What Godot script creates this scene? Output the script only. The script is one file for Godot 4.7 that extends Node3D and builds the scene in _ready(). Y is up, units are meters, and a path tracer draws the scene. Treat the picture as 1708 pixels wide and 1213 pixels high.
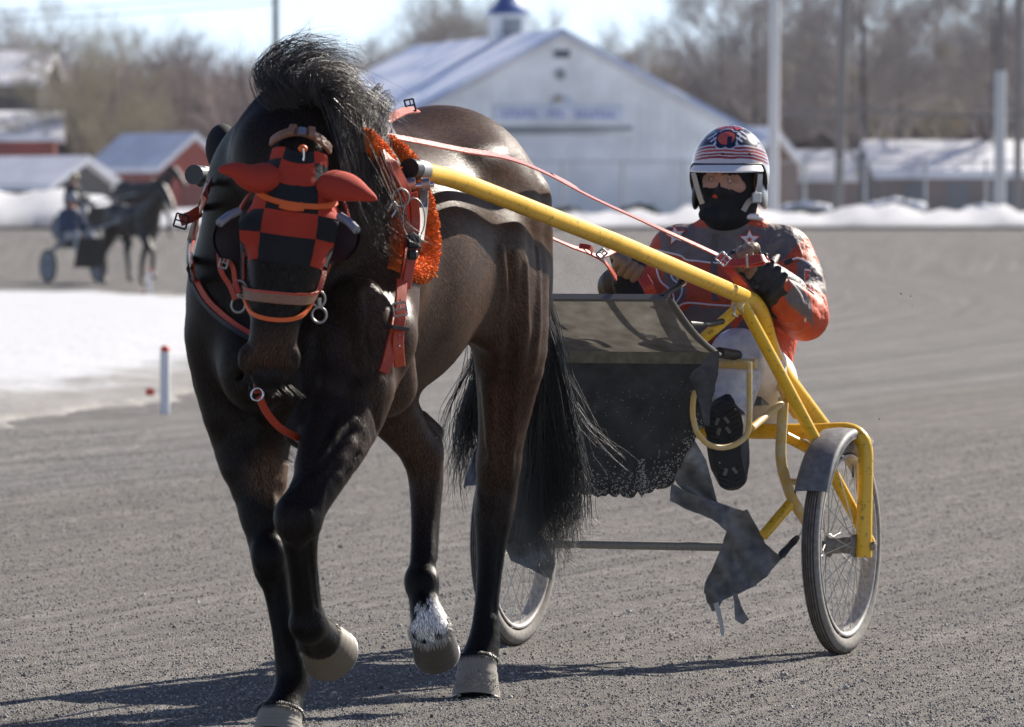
extends Node3D

const F_PX := 10700.0      # focal length of the long lens, in pixels of a 1708 wide picture
const EYE := 1.306         # height of the lens above the track
var M := {}                # materials
var T := {}                # textures
var taken := {}            # names already used at top level
var rng := RandomNumberGenerator.new()


# ---------------------------------------------------------------- places
func P(px: float, py: float, d: float) -> Vector3:
	return Vector3((px - 854.0) * d / F_PX, EYE - (py - 360.0) * d / F_PX, -d)


func numbered(called: String) -> String:
	if not taken.has(called):
		taken[called] = 0
		return called
	taken[called] += 1
	return "%s_%03d" % [called, taken[called]]


func thing(called: String, label: String, category: String, at := Vector3.ZERO, group := "", turn := 0.0) -> Node3D:
	var o := Node3D.new()
	o.name = numbered(called)
	add_child(o)
	o.position = at
	o.rotation.y = turn
	o.set_meta("label", label)
	o.set_meta("category", category)
	if group != "":
		o.set_meta("group", group)
	return o


func tag(o: Node, label: String, category: String, group := "") -> void:
	o.set_meta("label", label)
	o.set_meta("category", category)
	if group != "":
		o.set_meta("group", group)


func origin_of(n: Node) -> Vector3:
	var p := Vector3.ZERO
	while n != self and n != null:
		p += (n as Node3D).position
		n = n.get_parent()
	return p


func put(called: String, mesh: Mesh, m: Material, parent: Node = null, at := Vector3.ZERO) -> MeshInstance3D:
	var o := MeshInstance3D.new()
	o.mesh = mesh
	o.material_override = m
	o.position = at
	if parent == null:
		o.name = numbered(called)
		add_child(o)
	else:
		o.name = called
		parent.add_child(o, true)
	return o


# a part whose vertices were given in world places
func part(called: String, mb: MB, m: Material, parent: Node) -> MeshInstance3D:
	return put(called, mb.mesh(origin_of(parent)), m, parent)


# a thing that is one mesh, its origin at the given base
func single(called: String, mb: MB, m: Material, base: Vector3, label: String, category: String, group := "") -> MeshInstance3D:
	var o := put(called, mb.mesh(base), m, null, base)
	tag(o, label, category, group)
	return o


func setting(called: String, mb: MB, m: Material) -> MeshInstance3D:
	var o := put(called, mb.mesh(Vector3.ZERO), m)
	o.set_meta("kind", "structure")
	return o


# ---------------------------------------------------------------- mesh builder: vertices that share an index are shaded smooth
class MB:
	var v := PackedVector3Array()
	var c := PackedColorArray()
	var uv := PackedVector2Array()
	var ix := PackedInt32Array()
	var given := PackedVector3Array()   # normals, when they are known
	var col := Color.WHITE

	func add(p: Vector3, u := Vector2.ZERO) -> int:
		v.append(p)
		c.append(col)
		uv.append(u)
		return v.size() - 1

	func tri(a: int, b: int, d: int) -> void:
		ix.append(a)
		ix.append(b)
		ix.append(d)

	func quad(a: int, b: int, d: int, e: int) -> void:
		tri(a, b, d)
		tri(a, d, e)

	func face(pts: Array) -> void:      # a flat polygon with its own vertices
		var s := v.size()
		for p in pts:
			add(p)
		for i in range(1, pts.size() - 1):
			tri(s, s + i, s + i + 1)

	func normals() -> PackedVector3Array:
		if given.size() == v.size():
			return given
		var n := PackedVector3Array()
		n.resize(v.size())
		for i in range(0, ix.size(), 3):
			var a := ix[i]
			var b := ix[i + 1]
			var d := ix[i + 2]
			var fn := (v[d] - v[a]).cross(v[b] - v[a])
			n[a] += fn
			n[b] += fn
			n[d] += fn
		for i in n.size():
			n[i] = n[i].normalized() if n[i].length_squared() > 0.0 else Vector3.UP
		return n

	func mesh(base := Vector3.ZERO) -> ArrayMesh:
		var n := normals()
		var w := v
		if base != Vector3.ZERO:
			w = v.duplicate()
			for i in w.size():
				w[i] -= base
		var a := []
		a.resize(Mesh.ARRAY_MAX)
		a[Mesh.ARRAY_VERTEX] = w
		a[Mesh.ARRAY_NORMAL] = n
		a[Mesh.ARRAY_COLOR] = c
		a[Mesh.ARRAY_TEX_UV] = uv
		a[Mesh.ARRAY_INDEX] = ix
		var m := ArrayMesh.new()
		if v.size() > 0:
			m.add_surface_from_arrays(Mesh.PRIMITIVE_TRIANGLES, a)
		return m

	# a round bar through the points, radius given once or per point
	func tube(pts: Array, r: Variant, sides := 10, caps := true, squash := 1.0, flat_axis := Vector3.ZERO) -> MB:
		var n := pts.size()
		var up := Vector3.UP
		var first: Vector3 = (pts[1] - pts[0]).normalized()
		if absf(first.dot(up)) > 0.9:
			up = Vector3.RIGHT
		if flat_axis != Vector3.ZERO:
			up = flat_axis
		var rings := []
		for i in n:
			var t: Vector3
			if i == 0:
				t = pts[1] - pts[0]
			elif i == n - 1:
				t = pts[n - 1] - pts[n - 2]
			else:
				t = (pts[i + 1] - pts[i]).normalized() + (pts[i] - pts[i - 1]).normalized()
			t = t.normalized()
			var s := t.cross(up).normalized()
			var b := s.cross(t).normalized()
			if flat_axis == Vector3.ZERO:
				up = b
			var rr: float = r[i] if (r is Array or r is PackedFloat32Array) else r
			var st := v.size()
			for k in sides:
				var an := TAU * k / sides
				add(pts[i] + (s * cos(an) + b * sin(an) * squash) * rr, Vector2(float(k) / sides, float(i) / n))
			rings.append(st)
		for i in n - 1:
			for k in sides:
				var k2 := (k + 1) % sides
				quad(rings[i] + k, rings[i + 1] + k, rings[i + 1] + k2, rings[i] + k2)
		if caps:
			for e in [0, n - 1]:
				var st := v.size()
				for k in sides:
					add(v[rings[e] + k])
				for k in range(1, sides - 1):
					if e == 0:
						tri(st, st + k, st + k + 1)
					else:
						tri(st, st + k + 1, st + k)
		return self

	# a flat strap through the points: its face looks along the normal given at each point
	func strap(pts: Array, nrm: Array, width: Variant, thick := 0.004) -> MB:
		var n := pts.size()
		var corners := []
		for i in n:
			var t: Vector3 = (pts[mini(i + 1, n - 1)] - pts[maxi(i - 1, 0)]).normalized()
			var up: Vector3 = nrm[i]
			up = (up - t * up.dot(t)).normalized()
			var s := t.cross(up).normalized()
			var wd: float = width[i] if (width is Array or width is PackedFloat32Array) else width
			s *= wd * 0.5
			up *= thick * 0.5
			var b := s * 0.9
			corners.append([pts[i] + s + up * 0.5, pts[i] + b + up, pts[i] - b + up, pts[i] - s + up * 0.5, pts[i] - s - up, pts[i] + s - up])
		for k in 6:
			var st := v.size()
			var k2 := (k + 1) % 6
			for i in n:
				add(corners[i][k])
				add(corners[i][k2])
			for i in n - 1:
				quad(st + 2 * i, st + 2 * i + 1, st + 2 * i + 3, st + 2 * i + 2)
		face([corners[0][0], corners[0][5], corners[0][4], corners[0][3], corners[0][2], corners[0][1]])
		face([corners[n - 1][0], corners[n - 1][1], corners[n - 1][2], corners[n - 1][3], corners[n - 1][4], corners[n - 1][5]])
		return self

	func box(t: Transform3D, size: Vector3, bevel := 0.0) -> MB:
		var h := size * 0.5
		var b := minf(bevel, minf(h.x, minf(h.y, h.z)) * 0.9)
		for ax in 3:
			for sg in [-1.0, 1.0]:
				var nn := Vector3.ZERO
				nn[ax] = sg
				var a1 := (ax + 1) % 3
				var a2 := (ax + 2) % 3
				var q := []
				for s in [[-1, -1], [1, -1], [1, 1], [-1, 1]]:
					var p := Vector3.ZERO
					p[ax] = sg * h[ax]
					p[a1] = s[0] * (h[a1] - b)
					p[a2] = s[1] * (h[a2] - b)
					q.append(t * p)
				if sg > 0:
					q.reverse()
				face(q)
		if b > 0.0:
			for ax in 3:       # the twelve chamfers
				var a1 := (ax + 1) % 3
				var a2 := (ax + 2) % 3
				for s1 in [-1.0, 1.0]:
					for s2 in [-1.0, 1.0]:
						var q := []
						for e in [[-1.0, 0], [1.0, 0], [1.0, 1], [-1.0, 1]]:
							var p := Vector3.ZERO
							p[ax] = e[0] * (h[ax] - b)
							p[a1] = s1 * (h[a1] - (b if e[1] == 0 else 0.0))
							p[a2] = s2 * (h[a2] - (0.0 if e[1] == 0 else b))
							q.append(t * p)
						if s1 * s2 < 0:
							q.reverse()
						face(q)
			for sx in [-1.0, 1.0]:
				for sy in [-1.0, 1.0]:
					for sz in [-1.0, 1.0]:
						var q := [t * Vector3(sx * h.x, sy * (h.y - b), sz * (h.z - b)), t * Vector3(sx * (h.x - b), sy * h.y, sz * (h.z - b)), t * Vector3(sx * (h.x - b), sy * (h.y - b), sz * h.z)]
						if sx * sy * sz > 0:
							q.reverse()
						face(q)
		return self

	# turned about y of the transform: profile of (radius, height)
	func lathe(t: Transform3D, profile: Array, sides := 24, arc := TAU, stretch := Vector2.ONE) -> MB:
		var st := v.size()
		var n := profile.size()
		var whole := arc >= TAU - 0.001
		var cols := sides if whole else sides + 1
		for i in n:
			for k in cols:
				var a := arc * k / sides
				add(t * Vector3(profile[i].x * cos(a) * stretch.x, profile[i].y, profile[i].x * sin(a) * stretch.y), Vector2(float(k) / sides, float(i) / n))
		for i in n - 1:
			for k in (cols if whole else cols - 1):
				var k2 := (k + 1) % cols
				quad(st + i * cols + k, st + i * cols + k2, st + (i + 1) * cols + k2, st + (i + 1) * cols + k)
		return self

	func ball(t: Transform3D, r: Vector3, rings := 10, sides := 14) -> MB:
		var prof := []
		for i in rings + 1:
			var a := PI * i / rings - PI / 2
			prof.append(Vector2(maxf(cos(a), 0.0001), sin(a)))
		return lathe(Transform3D(t.basis * Basis.from_scale(r), t.origin), prof, sides)

	# a flat outline in the transform's xy plane, given its thickness along z
	func slab(t: Transform3D, outline: PackedVector2Array, depth: float) -> MB:
		var tris := Geometry2D.triangulate_polygon(outline)
		var st := v.size()
		for s in [0.5, -0.5]:
			for p in outline:
				add(t * Vector3(p.x, p.y, s * depth))
		var n := outline.size()
		for i in range(0, tris.size(), 3):
			tri(st + tris[i], st + tris[i + 2], st + tris[i + 1])
			tri(st + n + tris[i], st + n + tris[i + 1], st + n + tris[i + 2])
		for i in n:
			var j := (i + 1) % n
			var a := outline[i]
			var b := outline[j]
			face([t * Vector3(a.x, a.y, depth * 0.5), t * Vector3(a.x, a.y, -depth * 0.5), t * Vector3(b.x, b.y, -depth * 0.5), t * Vector3(b.x, b.y, depth * 0.5)])
		return self

	# a ring of wire
	func hoop(t: Transform3D, rx: float, ry: float, r: float, n := 20, sides := 7, arc := TAU, from := 0.0) -> MB:
		var pts := []
		for i in n + 1:
			var a := from + arc * i / n
			pts.append(t * Vector3(rx * cos(a), ry * sin(a), 0))
		return tube(pts, r, sides, arc < TAU - 0.01, 1.0, Vector3.ZERO if arc < TAU - 0.01 else (t.basis * Vector3(0, 0, 1)).normalized())


# ---------------------------------------------------------------- smooth bodies: tapered bones joined by a soft minimum, meshed by surface nets
class Body:
	var a := PackedVector3Array()
	var ab := PackedVector3Array()
	var ra := PackedFloat32Array()
	var rb := PackedFloat32Array()
	var k := PackedFloat32Array()
	var inv := PackedFloat32Array()
	var reach := PackedFloat32Array()
	var kind := PackedInt32Array()      # 0 round bone, 1 flattened bone, 2 ellipsoid, +10 carves
	var ax := PackedVector3Array()
	var sq := PackedFloat32Array()
	var bas := []
	var near := PackedInt32Array()
	var grp := PackedInt32Array()       # bones of one chain share a number: they join without swelling
	var groups := 0
	var joined := false
	var slack := 0.05

	func bone(p: Vector3, q: Vector3, r1: float, r2: float, soft := 0.03, squash := 1.0, axis := Vector3.RIGHT, carve := false) -> void:
		var flat := absf(squash - 1.0) > 0.001
		var e := q - p
		if flat:
			e += axis * (e.dot(axis) * (1.0 / squash - 1.0))
		a.append(p)
		ab.append(e)
		ra.append(r1)
		rb.append(r2)
		k.append(soft)
		inv.append(1.0 / maxf(e.length_squared(), 1e-9))
		reach.append((q - p).length() * 0.5 + maxf(r1, r2) * maxf(1.0, squash))
		kind.append((1 if flat else 0) + (10 if carve else 0))
		ax.append(axis)
		sq.append(squash)
		bas.append((p + q) * 0.5)
		if not joined:
			groups += 1
		grp.append(groups)

	func chain(pts: Array, r: Array, soft := 0.03, squash := 1.0, axis := Vector3.RIGHT) -> void:
		groups += 1
		joined = true
		var last := pts.size() - 1
		for i in last:
			var q0: Vector3 = pts[maxi(i - 1, 0)]
			var q3: Vector3 = pts[mini(i + 2, last)]
			var r0: float = r[maxi(i - 1, 0)]
			var r3: float = r[mini(i + 2, last)]
			var p: Vector3 = pts[i]
			var rp: float = r[i]
			for j in 3:
				var t := (j + 1) / 3.0
				var q := (pts[i] as Vector3).cubic_interpolate(pts[i + 1], q0, q3, t)
				var rq := cubic_interpolate(r[i], r[i + 1], r0, r3, t)
				bone(p, q, rp, rq, soft, squash, axis)
				p = q
				rp = rq
		joined = false

	func egg(p: Vector3, radii: Vector3, b := Basis.IDENTITY, soft := 0.04, carve := false) -> void:
		a.append(p)
		ab.append(Vector3(1.0 / radii.x, 1.0 / radii.y, 1.0 / radii.z))
		ra.append(minf(radii.x, minf(radii.y, radii.z)))
		rb.append(0.0)
		k.append(soft)
		inv.append(0.0)
		reach.append(maxf(radii.x, maxf(radii.y, radii.z)))
		kind.append(2 + (10 if carve else 0))
		ax.append(p)
		sq.append(1.0)
		bas.append(b.inverse())
		groups += 1
		grp.append(groups)

	func one(i: int, p: Vector3) -> float:
		var w := p - a[i]
		var kd := kind[i] % 10
		if kd == 0:
			var t := clampf(w.dot(ab[i]) * inv[i], 0.0, 1.0)
			return (w - ab[i] * t).length() - ra[i] - (rb[i] - ra[i]) * t
		if kd == 1:
			var s := sq[i]
			w += ax[i] * (w.dot(ax[i]) * (1.0 / s - 1.0))
			var t := clampf(w.dot(ab[i]) * inv[i], 0.0, 1.0)
			return ((w - ab[i] * t).length() - ra[i] - (rb[i] - ra[i]) * t) * minf(1.0, s)
		w = bas[i] * w
		var q := w * ab[i]
		var k0 := q.length()
		if k0 < 1e-5:
			return -ra[i]
		return k0 * (k0 - 1.0) / (q * ab[i]).length()

	func at(p: Vector3, which: PackedInt32Array) -> float:
		var d := 1e3
		var run := 1e3      # nearest bone of the chain being read
		var run_k := 0.01
		var cur := -1
		for i in which:
			var e := one(i, p)
			var s := k[i]
			if kind[i] >= 10:
				var h := maxf(run_k - absf(d - run), 0.0)
				d = minf(d, run) - h * h * 0.25 / run_k
				run = 1e3
				cur = -1
				h = maxf(s - absf(d + e), 0.0)
				d = maxf(d, -e) + h * h * 0.25 / s
			elif grp[i] == cur:
				var h := maxf(0.0012 - absf(run - e), 0.0)
				run = minf(run, e) - h * h * 0.25 / 0.0012
			else:
				var h := maxf(run_k - absf(d - run), 0.0)
				d = minf(d, run) - h * h * 0.25 / run_k
				run = e
				run_k = s
				cur = grp[i]
		var hh := maxf(run_k - absf(d - run), 0.0)
		return minf(d, run) - hh * hh * 0.25 / run_k

	func everything() -> PackedInt32Array:
		if near.size() != a.size():
			near = PackedInt32Array(range(a.size()))
		return near

	func dist(p: Vector3) -> float:
		return at(p, everything())

	func close_to(p: Vector3, r: float) -> PackedInt32Array:
		var out := PackedInt32Array()
		for i in a.size():
			var mid: Vector3 = a[i] if kind[i] % 10 == 2 else bas[i]
			if (p - mid).length() < reach[i] + r + k[i] * 1.5 + slack:
				out.append(i)
		return out

	func grad(p: Vector3) -> Vector3:
		var w := close_to(p, 0.15)
		var e := 0.004
		return Vector3(at(p + Vector3(e, 0, 0), w) - at(p - Vector3(e, 0, 0), w), at(p + Vector3(0, e, 0), w) - at(p - Vector3(0, e, 0), w), at(p + Vector3(0, 0, e), w) - at(p - Vector3(0, 0, e), w)).normalized()

	# where a ray meets the skin, kept off by some millimetres
	func hit(from: Vector3, dir: Vector3, off := 0.0, far := 3.0) -> Vector3:
		var t := 0.0
		for i in 90:
			var d := dist(from + dir * t) - off
			if d < 0.0006:
				break
			t += maxf(d * 0.9, 0.0005)
			if t > far:
				break
		return from + dir * t

	# meshes the skin where it lies between lo and hi
	func skin(mb: MB, cell: float, lo := Vector3(-1e3, -1e3, -1e3), hi := Vector3(1e3, 1e3, 1e3)) -> void:
		slack = cell * 5.0
		var lo2 := Vector3(1e3, 1e3, 1e3)
		var hi2 := -lo2
		for i in a.size():
			if kind[i] >= 10:
				continue
			var mid: Vector3 = a[i] if kind[i] % 10 == 2 else bas[i]
			var r := Vector3.ONE * (reach[i] + 0.02)
			lo2 = lo2.min(mid - r)
			hi2 = hi2.max(mid + r)
		lo2 = lo2.max(lo)
		hi2 = hi2.min(hi)
		var n := 4
		var big := cell * 4 * n
		var nb := Vector3i(((hi2 - lo2) / big).ceil())
		var todo := []
		for bx in nb.x:
			for by in nb.y:
				for bz in nb.z:
					var o := lo2 + Vector3(bx, by, bz) * big
					var mid := o + Vector3.ONE * (big * 0.5)
					var w := close_to(mid, big * 0.87)
					if w.is_empty():
						continue
					if absf(at(mid, w)) > big * 1.2 + 0.06:
						continue
					for sx in 4:
						for sy in 4:
							for sz in 4:
								var q := o + (Vector3(sx, sy, sz) + Vector3.ONE * 0.5) * (cell * n)
								if absf(at(q, w)) < cell * n * 1.4 + 0.012:
									todo.append([Vector3i(bx * 4 + sx, by * 4 + sy, bz * 4 + sz), w])
		var ids := {}
		var edges := PackedInt64Array()
		var m := n + 1
		var val := PackedFloat32Array()
		val.resize(m * m * m)
		var base_v := mb.v.size()
		var pos := mb.v
		var cols := mb.c
		var uvs := mb.uv
		var nrm := mb.given
		for item in todo:
			var b: Vector3i = item[0]
			var o := lo2 + Vector3(b) * (cell * n)
			var w := close_to(o + Vector3.ONE * (cell * n * 0.5), cell * n * 0.9)
			var j := 0
			for z in m:
				for y in m:
					for x in m:
						val[j] = at(o + Vector3(x, y, z) * cell, w)
						j += 1
			for z in n:
				for y in n:
					for x in n:
						var i0 := (z * m + y) * m + x
						var v0 := val[i0]
						var v1 := val[i0 + 1]
						var v2 := val[i0 + m]
						var v3 := val[i0 + m + 1]
						var i1 := i0 + m * m
						var v4 := val[i1]
						var v5 := val[i1 + 1]
						var v6 := val[i1 + m]
						var v7 := val[i1 + m + 1]
						var s := int(v0 < 0) + int(v1 < 0) + int(v2 < 0) + int(v3 < 0) + int(v4 < 0) + int(v5 < 0) + int(v6 < 0) + int(v7 < 0)
						if s == 0 or s == 8:
							continue
						var g := Vector3(v1 - v0 + v3 - v2 + v5 - v4 + v7 - v6, v2 - v0 + v3 - v1 + v6 - v4 + v7 - v5, v4 - v0 + v5 - v1 + v6 - v2 + v7 - v3) * (0.25 / cell)
						var vm := (v0 + v1 + v2 + v3 + v4 + v5 + v6 + v7) * 0.125
						# the plane that fits the eight values, met along its slope
						var off := -g * (vm / maxf(g.length_squared(), 0.05))
						var lim := cell * 0.5
						off = off.clamp(-Vector3.ONE * lim, Vector3.ONE * lim)
						var p := o + (Vector3(x, y, z) + Vector3.ONE * 0.5) * cell + off
						var key := (((b.x * n + x) << 40) | ((b.y * n + y) << 20) | (b.z * n + z))
						ids[key] = pos.size()
						pos.append(p)
						var nn := g.normalized()
						nrm.append(nn)
						cols.append(mb.col)
						uvs.append(Vector2.ZERO)
						if (v0 < 0) != (v1 < 0):
							edges.append((key << 3) | (1 if v0 < 0 else 0))
						if (v0 < 0) != (v2 < 0):
							edges.append((key << 3) | (3 if v0 < 0 else 2))
						if (v0 < 0) != (v4 < 0):
							edges.append((key << 3) | (5 if v0 < 0 else 4))
		mb.v = pos
		mb.c = cols
		mb.uv = uvs
		mb.given = nrm
		var X := 1 << 40
		var Y := 1 << 20
		var steps := [[Y, 1], [1, X], [X, Y]]
		for e in edges:
			var key := e >> 3
			var axis := (e & 7) >> 1
			var d1: int = steps[axis][0]
			var d2: int = steps[axis][1]
			var q0: int = ids.get(key, -1)
			var q1: int = ids.get(key - d1, -1)
			var q2: int = ids.get(key - d1 - d2, -1)
			var q3: int = ids.get(key - d2, -1)
			if q0 < 0 or q1 < 0 or q2 < 0 or q3 < 0:
				continue
			if (e & 1) == 1:
				mb.quad(q0, q3, q2, q1)
			else:
				mb.quad(q0, q1, q2, q3)


# a smooth curve through points
func curve(pts: Array, n := 6) -> Array:
	var out := []
	for i in pts.size() - 1:
		var p0: Vector3 = pts[maxi(i - 1, 0)]
		var p3: Vector3 = pts[mini(i + 2, pts.size() - 1)]
		for j in n:
			out.append((pts[i] as Vector3).cubic_interpolate(pts[i + 1], p0, p3, float(j) / n))
	out.append(pts[pts.size() - 1])
	return out


# a bent bar: straight runs with rounded corners
func bent(pts: Array, r: float, n := 6) -> Array:
	var out := [pts[0]]
	for i in range(1, pts.size() - 1):
		var p: Vector3 = pts[i]
		var a: Vector3 = pts[i - 1] - p
		var b: Vector3 = pts[i + 1] - p
		var c: float = minf(r, minf(a.length(), b.length()) * 0.48)
		var s := p + a.normalized() * c
		var e := p + b.normalized() * c
		for j in n + 1:
			var t := float(j) / n
			out.append(s.lerp(p, t).lerp(p.lerp(e, t), t))
	out.append(pts[pts.size() - 1])
	return out


func facing(z: Vector3, up := Vector3.UP) -> Basis:
	z = z.normalized()
	var x := up.cross(z).normalized()
	return Basis(x, z.cross(x), z)


# ---------------------------------------------------------------- materials; colours are real-world (linear) values
func paint(name: String, c: Color, rough := 0.8, more := {}) -> StandardMaterial3D:
	var m := StandardMaterial3D.new()
	m.resource_name = name
	m.albedo_color = c.linear_to_srgb()
	m.roughness = rough
	for key in more:
		m.set(key, more[key])
	M[name] = m
	return m


func noise_tex(name: String, freq: float, lo: Color, hi: Color, size := 512, kind := FastNoiseLite.TYPE_SIMPLEX_SMOOTH, octaves := 4, mid := 0.5) -> NoiseTexture2D:
	var nz := FastNoiseLite.new()
	nz.seed = hash(name) % 1000
	nz.noise_type = kind
	nz.frequency = freq
	nz.fractal_octaves = octaves
	var t := NoiseTexture2D.new()
	t.width = size
	t.height = size
	t.seamless = true
	t.noise = nz
	var g := Gradient.new()
	g.set_color(0, lo)
	g.set_color(1, hi)
	if mid != 0.5:
		g.add_point(mid, lo.lerp(hi, 0.5))
	t.color_ramp = g
	T[name] = t
	return t


func bumps(name: String, freq: float, size := 512, kind := FastNoiseLite.TYPE_SIMPLEX_SMOOTH, octaves := 4, strength := 8.0) -> NoiseTexture2D:
	var t := noise_tex(name, freq, Color.BLACK, Color.WHITE, size, kind, octaves)
	t.color_ramp = null
	t.as_normal_map = true
	t.bump_strength = strength
	return t


func tri_map(m: StandardMaterial3D, scale: float, albedo: Texture2D = null, normal: Texture2D = null, nscale := 1.0, world := true) -> StandardMaterial3D:
	m.uv1_triplanar = true
	m.uv1_world_triplanar = world
	m.uv1_scale = Vector3.ONE * scale
	if albedo:
		m.albedo_texture = albedo
	if normal:
		m.normal_enabled = true
		m.normal_texture = normal
		m.normal_scale = nscale
	return m


const FINE := 0.008


func setup_view() -> void:
	var cam := Camera3D.new()
	cam.name = "camera"
	cam.position = Vector3(0, EYE, 0)
	var attr := CameraAttributesPhysical.new()
	attr.frustum_near = 0.5
	attr.frustum_far = 3000.0
	attr.frustum_focal_length = 300.0
	attr.exposure_aperture = 300.0 / 25.0
	attr.frustum_focus_distance = 17.6
	cam.attributes = attr
	cam.projection = Camera3D.PROJECTION_FRUSTUM
	cam.near = 0.5
	cam.far = 3000.0
	cam.size = 1213.0 / F_PX * 0.5
	cam.frustum_offset = Vector2(0, (360.0 - 606.5) / F_PX * 0.5)
	add_child(cam)
	cam.current = true

	var sky := ProceduralSkyMaterial.new()
	sky.sky_top_color = Color(0.13, 0.22, 0.42)
	sky.sky_horizon_color = Color(0.83, 0.90, 0.96)
	sky.sky_curve = 0.17
	sky.ground_horizon_color = Color(0.62, 0.62, 0.62)
	sky.ground_bottom_color = Color(0.30, 0.29, 0.28)
	sky.sky_energy_multiplier = 0.94
	var env := Environment.new()
	env.background_mode = Environment.BG_SKY
	env.sky = Sky.new()
	env.sky.sky_material = sky
	env.ambient_light_source = Environment.AMBIENT_SOURCE_SKY
	env.tonemap_mode = Environment.TONE_MAPPER_LINEAR
	env.tonemap_exposure = 1.98
	env.sdfgi_enabled = true
	env.ssao_enabled = true
	env.ssil_enabled = true
	var we := WorldEnvironment.new()
	we.name = "environment"
	we.environment = env
	add_child(we)

	env.fog_enabled = true
	env.fog_density = 0.00013
	env.fog_light_color = Color(0.80, 0.84, 0.90)

	var sun := DirectionalLight3D.new()
	sun.name = "sun"
	var el := deg_to_rad(33.0)
	var to_sun := Vector3(0.66 * cos(el), sin(el), -0.75 * cos(el))
	sun.basis = facing(to_sun)
	sun.light_energy = 1.6
	sun.light_color = Color(1.0, 0.965, 0.915)
	sun.light_angular_distance = 0.5
	sun.shadow_enabled = true
	add_child(sun)


func setup_materials() -> void:
	var vc := {"vertex_color_use_as_albedo": true}
	var hairn := bumps("hair_relief", 0.05, 512, FastNoiseLite.TYPE_SIMPLEX_SMOOTH, 3, 6.0)
	var coat_v := noise_tex("coat_tone", 0.04, Color(0.40, 0.38, 0.37), Color(1, 1, 1), 512, FastNoiseLite.TYPE_SIMPLEX_SMOOTH, 4)
	paint("coat", Color.WHITE, 0.37, vc)
	M.coat.metallic_specular = 0.23
	tri_map(M.coat, 9.0, coat_v, hairn, 0.7)
	M.coat.uv1_scale = Vector3(26.0, 5.0, 26.0)
	paint("hair", Color(0.058, 0.048, 0.043), 0.42, vc)
	M.hair.metallic_specular = 0.4
	paint("hair_brown", Color(0.05, 0.038, 0.03), 0.5)
	paint("coat_hair", Color.WHITE, 0.40, vc)
	M.coat_hair.metallic_specular = 0.30
	paint("hair_white", Color(0.55, 0.53, 0.50), 0.6, vc)
	paint("hair_black", Color(0.010, 0.009, 0.009), 0.45, vc)
	paint("hoof_pale", Color(0.22, 0.20, 0.17), 0.75)
	paint("hoof_horn", Color(0.12, 0.098, 0.068), 0.55)
	paint("hoof_dark", Color(0.055, 0.05, 0.045), 0.5)
	paint("sole", Color(0.03, 0.027, 0.024), 0.8)
	paint("steel_worn", Color(0.35, 0.33, 0.31), 0.45, {"metallic": 0.8})
	var grit_a := noise_tex("grit", 0.13, Color(0.30, 0.30, 0.31), Color(1, 1, 1), 1024, FastNoiseLite.TYPE_SIMPLEX_SMOOTH, 5)
	var grit_n := bumps("grit_relief", 0.07, 1024, FastNoiseLite.TYPE_SIMPLEX_SMOOTH, 5, 14.0)
	paint("track", Color(1.30, 1.30, 1.30), 0.95, vc)
	M.track.albedo_color = Color.WHITE
	(grit_a.color_ramp as Gradient).set_offset(0, 0.30)
	(grit_a.color_ramp as Gradient).set_offset(1, 0.66)
	tri_map(M.track, 1.6, grit_a, grit_n, 1.6)
	paint("crumb", Color.WHITE, 0.9, vc)
	var snow_n := bumps("snow_relief", 0.02, 512, FastNoiseLite.TYPE_SIMPLEX_SMOOTH, 5, 8.0)
	paint("snow", Color(0.56, 0.56, 0.56), 0.85, vc)
	tri_map(M.snow, 0.5, null, snow_n, 0.5)
	paint("snow_plain", Color(0.58, 0.60, 0.64), 0.85)
	paint("wet_edge", Color(0.06, 0.058, 0.056), 0.7)
	paint("white_plastic", Color(0.75, 0.75, 0.76), 0.5)
	paint("marker_red", Color(0.70, 0.06, 0.03), 0.6)
	var soft := noise_tex("weathering", 0.004, Color(0.86, 0.86, 0.86), Color(1, 1, 1), 512, FastNoiseLite.TYPE_SIMPLEX_SMOOTH, 5)
	for e in [["barn_white", Color(0.88, 0.90, 0.90), 0.5], ["door_white", Color(0.84, 0.85, 0.87), 0.5], ["trim_white", Color(0.72, 0.72, 0.76), 0.5], ["trim_grey", Color(0.27, 0.29, 0.31), 0.6], ["vent_dark", Color(0.10, 0.11, 0.13), 0.6], ["lamp_tan", Color(0.50, 0.42, 0.26), 0.5], ["sign_pale", Color(0.66, 0.70, 0.80), 0.5], ["sign_blue", Color(0.28, 0.32, 0.58), 0.6], ["roof_dark_blue", Color(0.05, 0.12, 0.36), 0.4], ["barn_red", Color(0.30, 0.065, 0.045), 0.8], ["barn_red_dark", Color(0.18, 0.05, 0.04), 0.8], ["wall_dark", Color(0.09, 0.085, 0.085), 0.8], ["brick_brown", Color(0.19, 0.12, 0.095), 0.85], ["roof_snow", Color(0.84, 0.84, 0.87), 0.85]]:
		paint(e[0], e[1], e[2])
		tri_map(M[e[0]], 0.25, soft)
	var patch := noise_tex("roof_patches", 0.004, Color(0.22, 0.32, 0.56).linear_to_srgb(), Color(0.80, 0.83, 0.90).linear_to_srgb(), 512, FastNoiseLite.TYPE_SIMPLEX_SMOOTH, 4)
	(patch.color_ramp as Gradient).set_offset(0, 0.30)
	(patch.color_ramp as Gradient).set_offset(1, 0.62)
	paint("roof_blue", Color.WHITE, 0.55)
	tri_map(M.roof_blue, 0.12, patch)
	paint("galvanised", Color(0.42, 0.43, 0.44), 0.55, {"metallic": 0.2})
	paint("pole_white", Color(0.62, 0.61, 0.60), 0.6)
	paint("pole_dark", Color(0.13, 0.12, 0.115), 0.8)
	paint("bark", Color(0.10, 0.088, 0.08), 0.9)
	paint("bark_olive", Color(0.12, 0.108, 0.08), 0.9)
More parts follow.
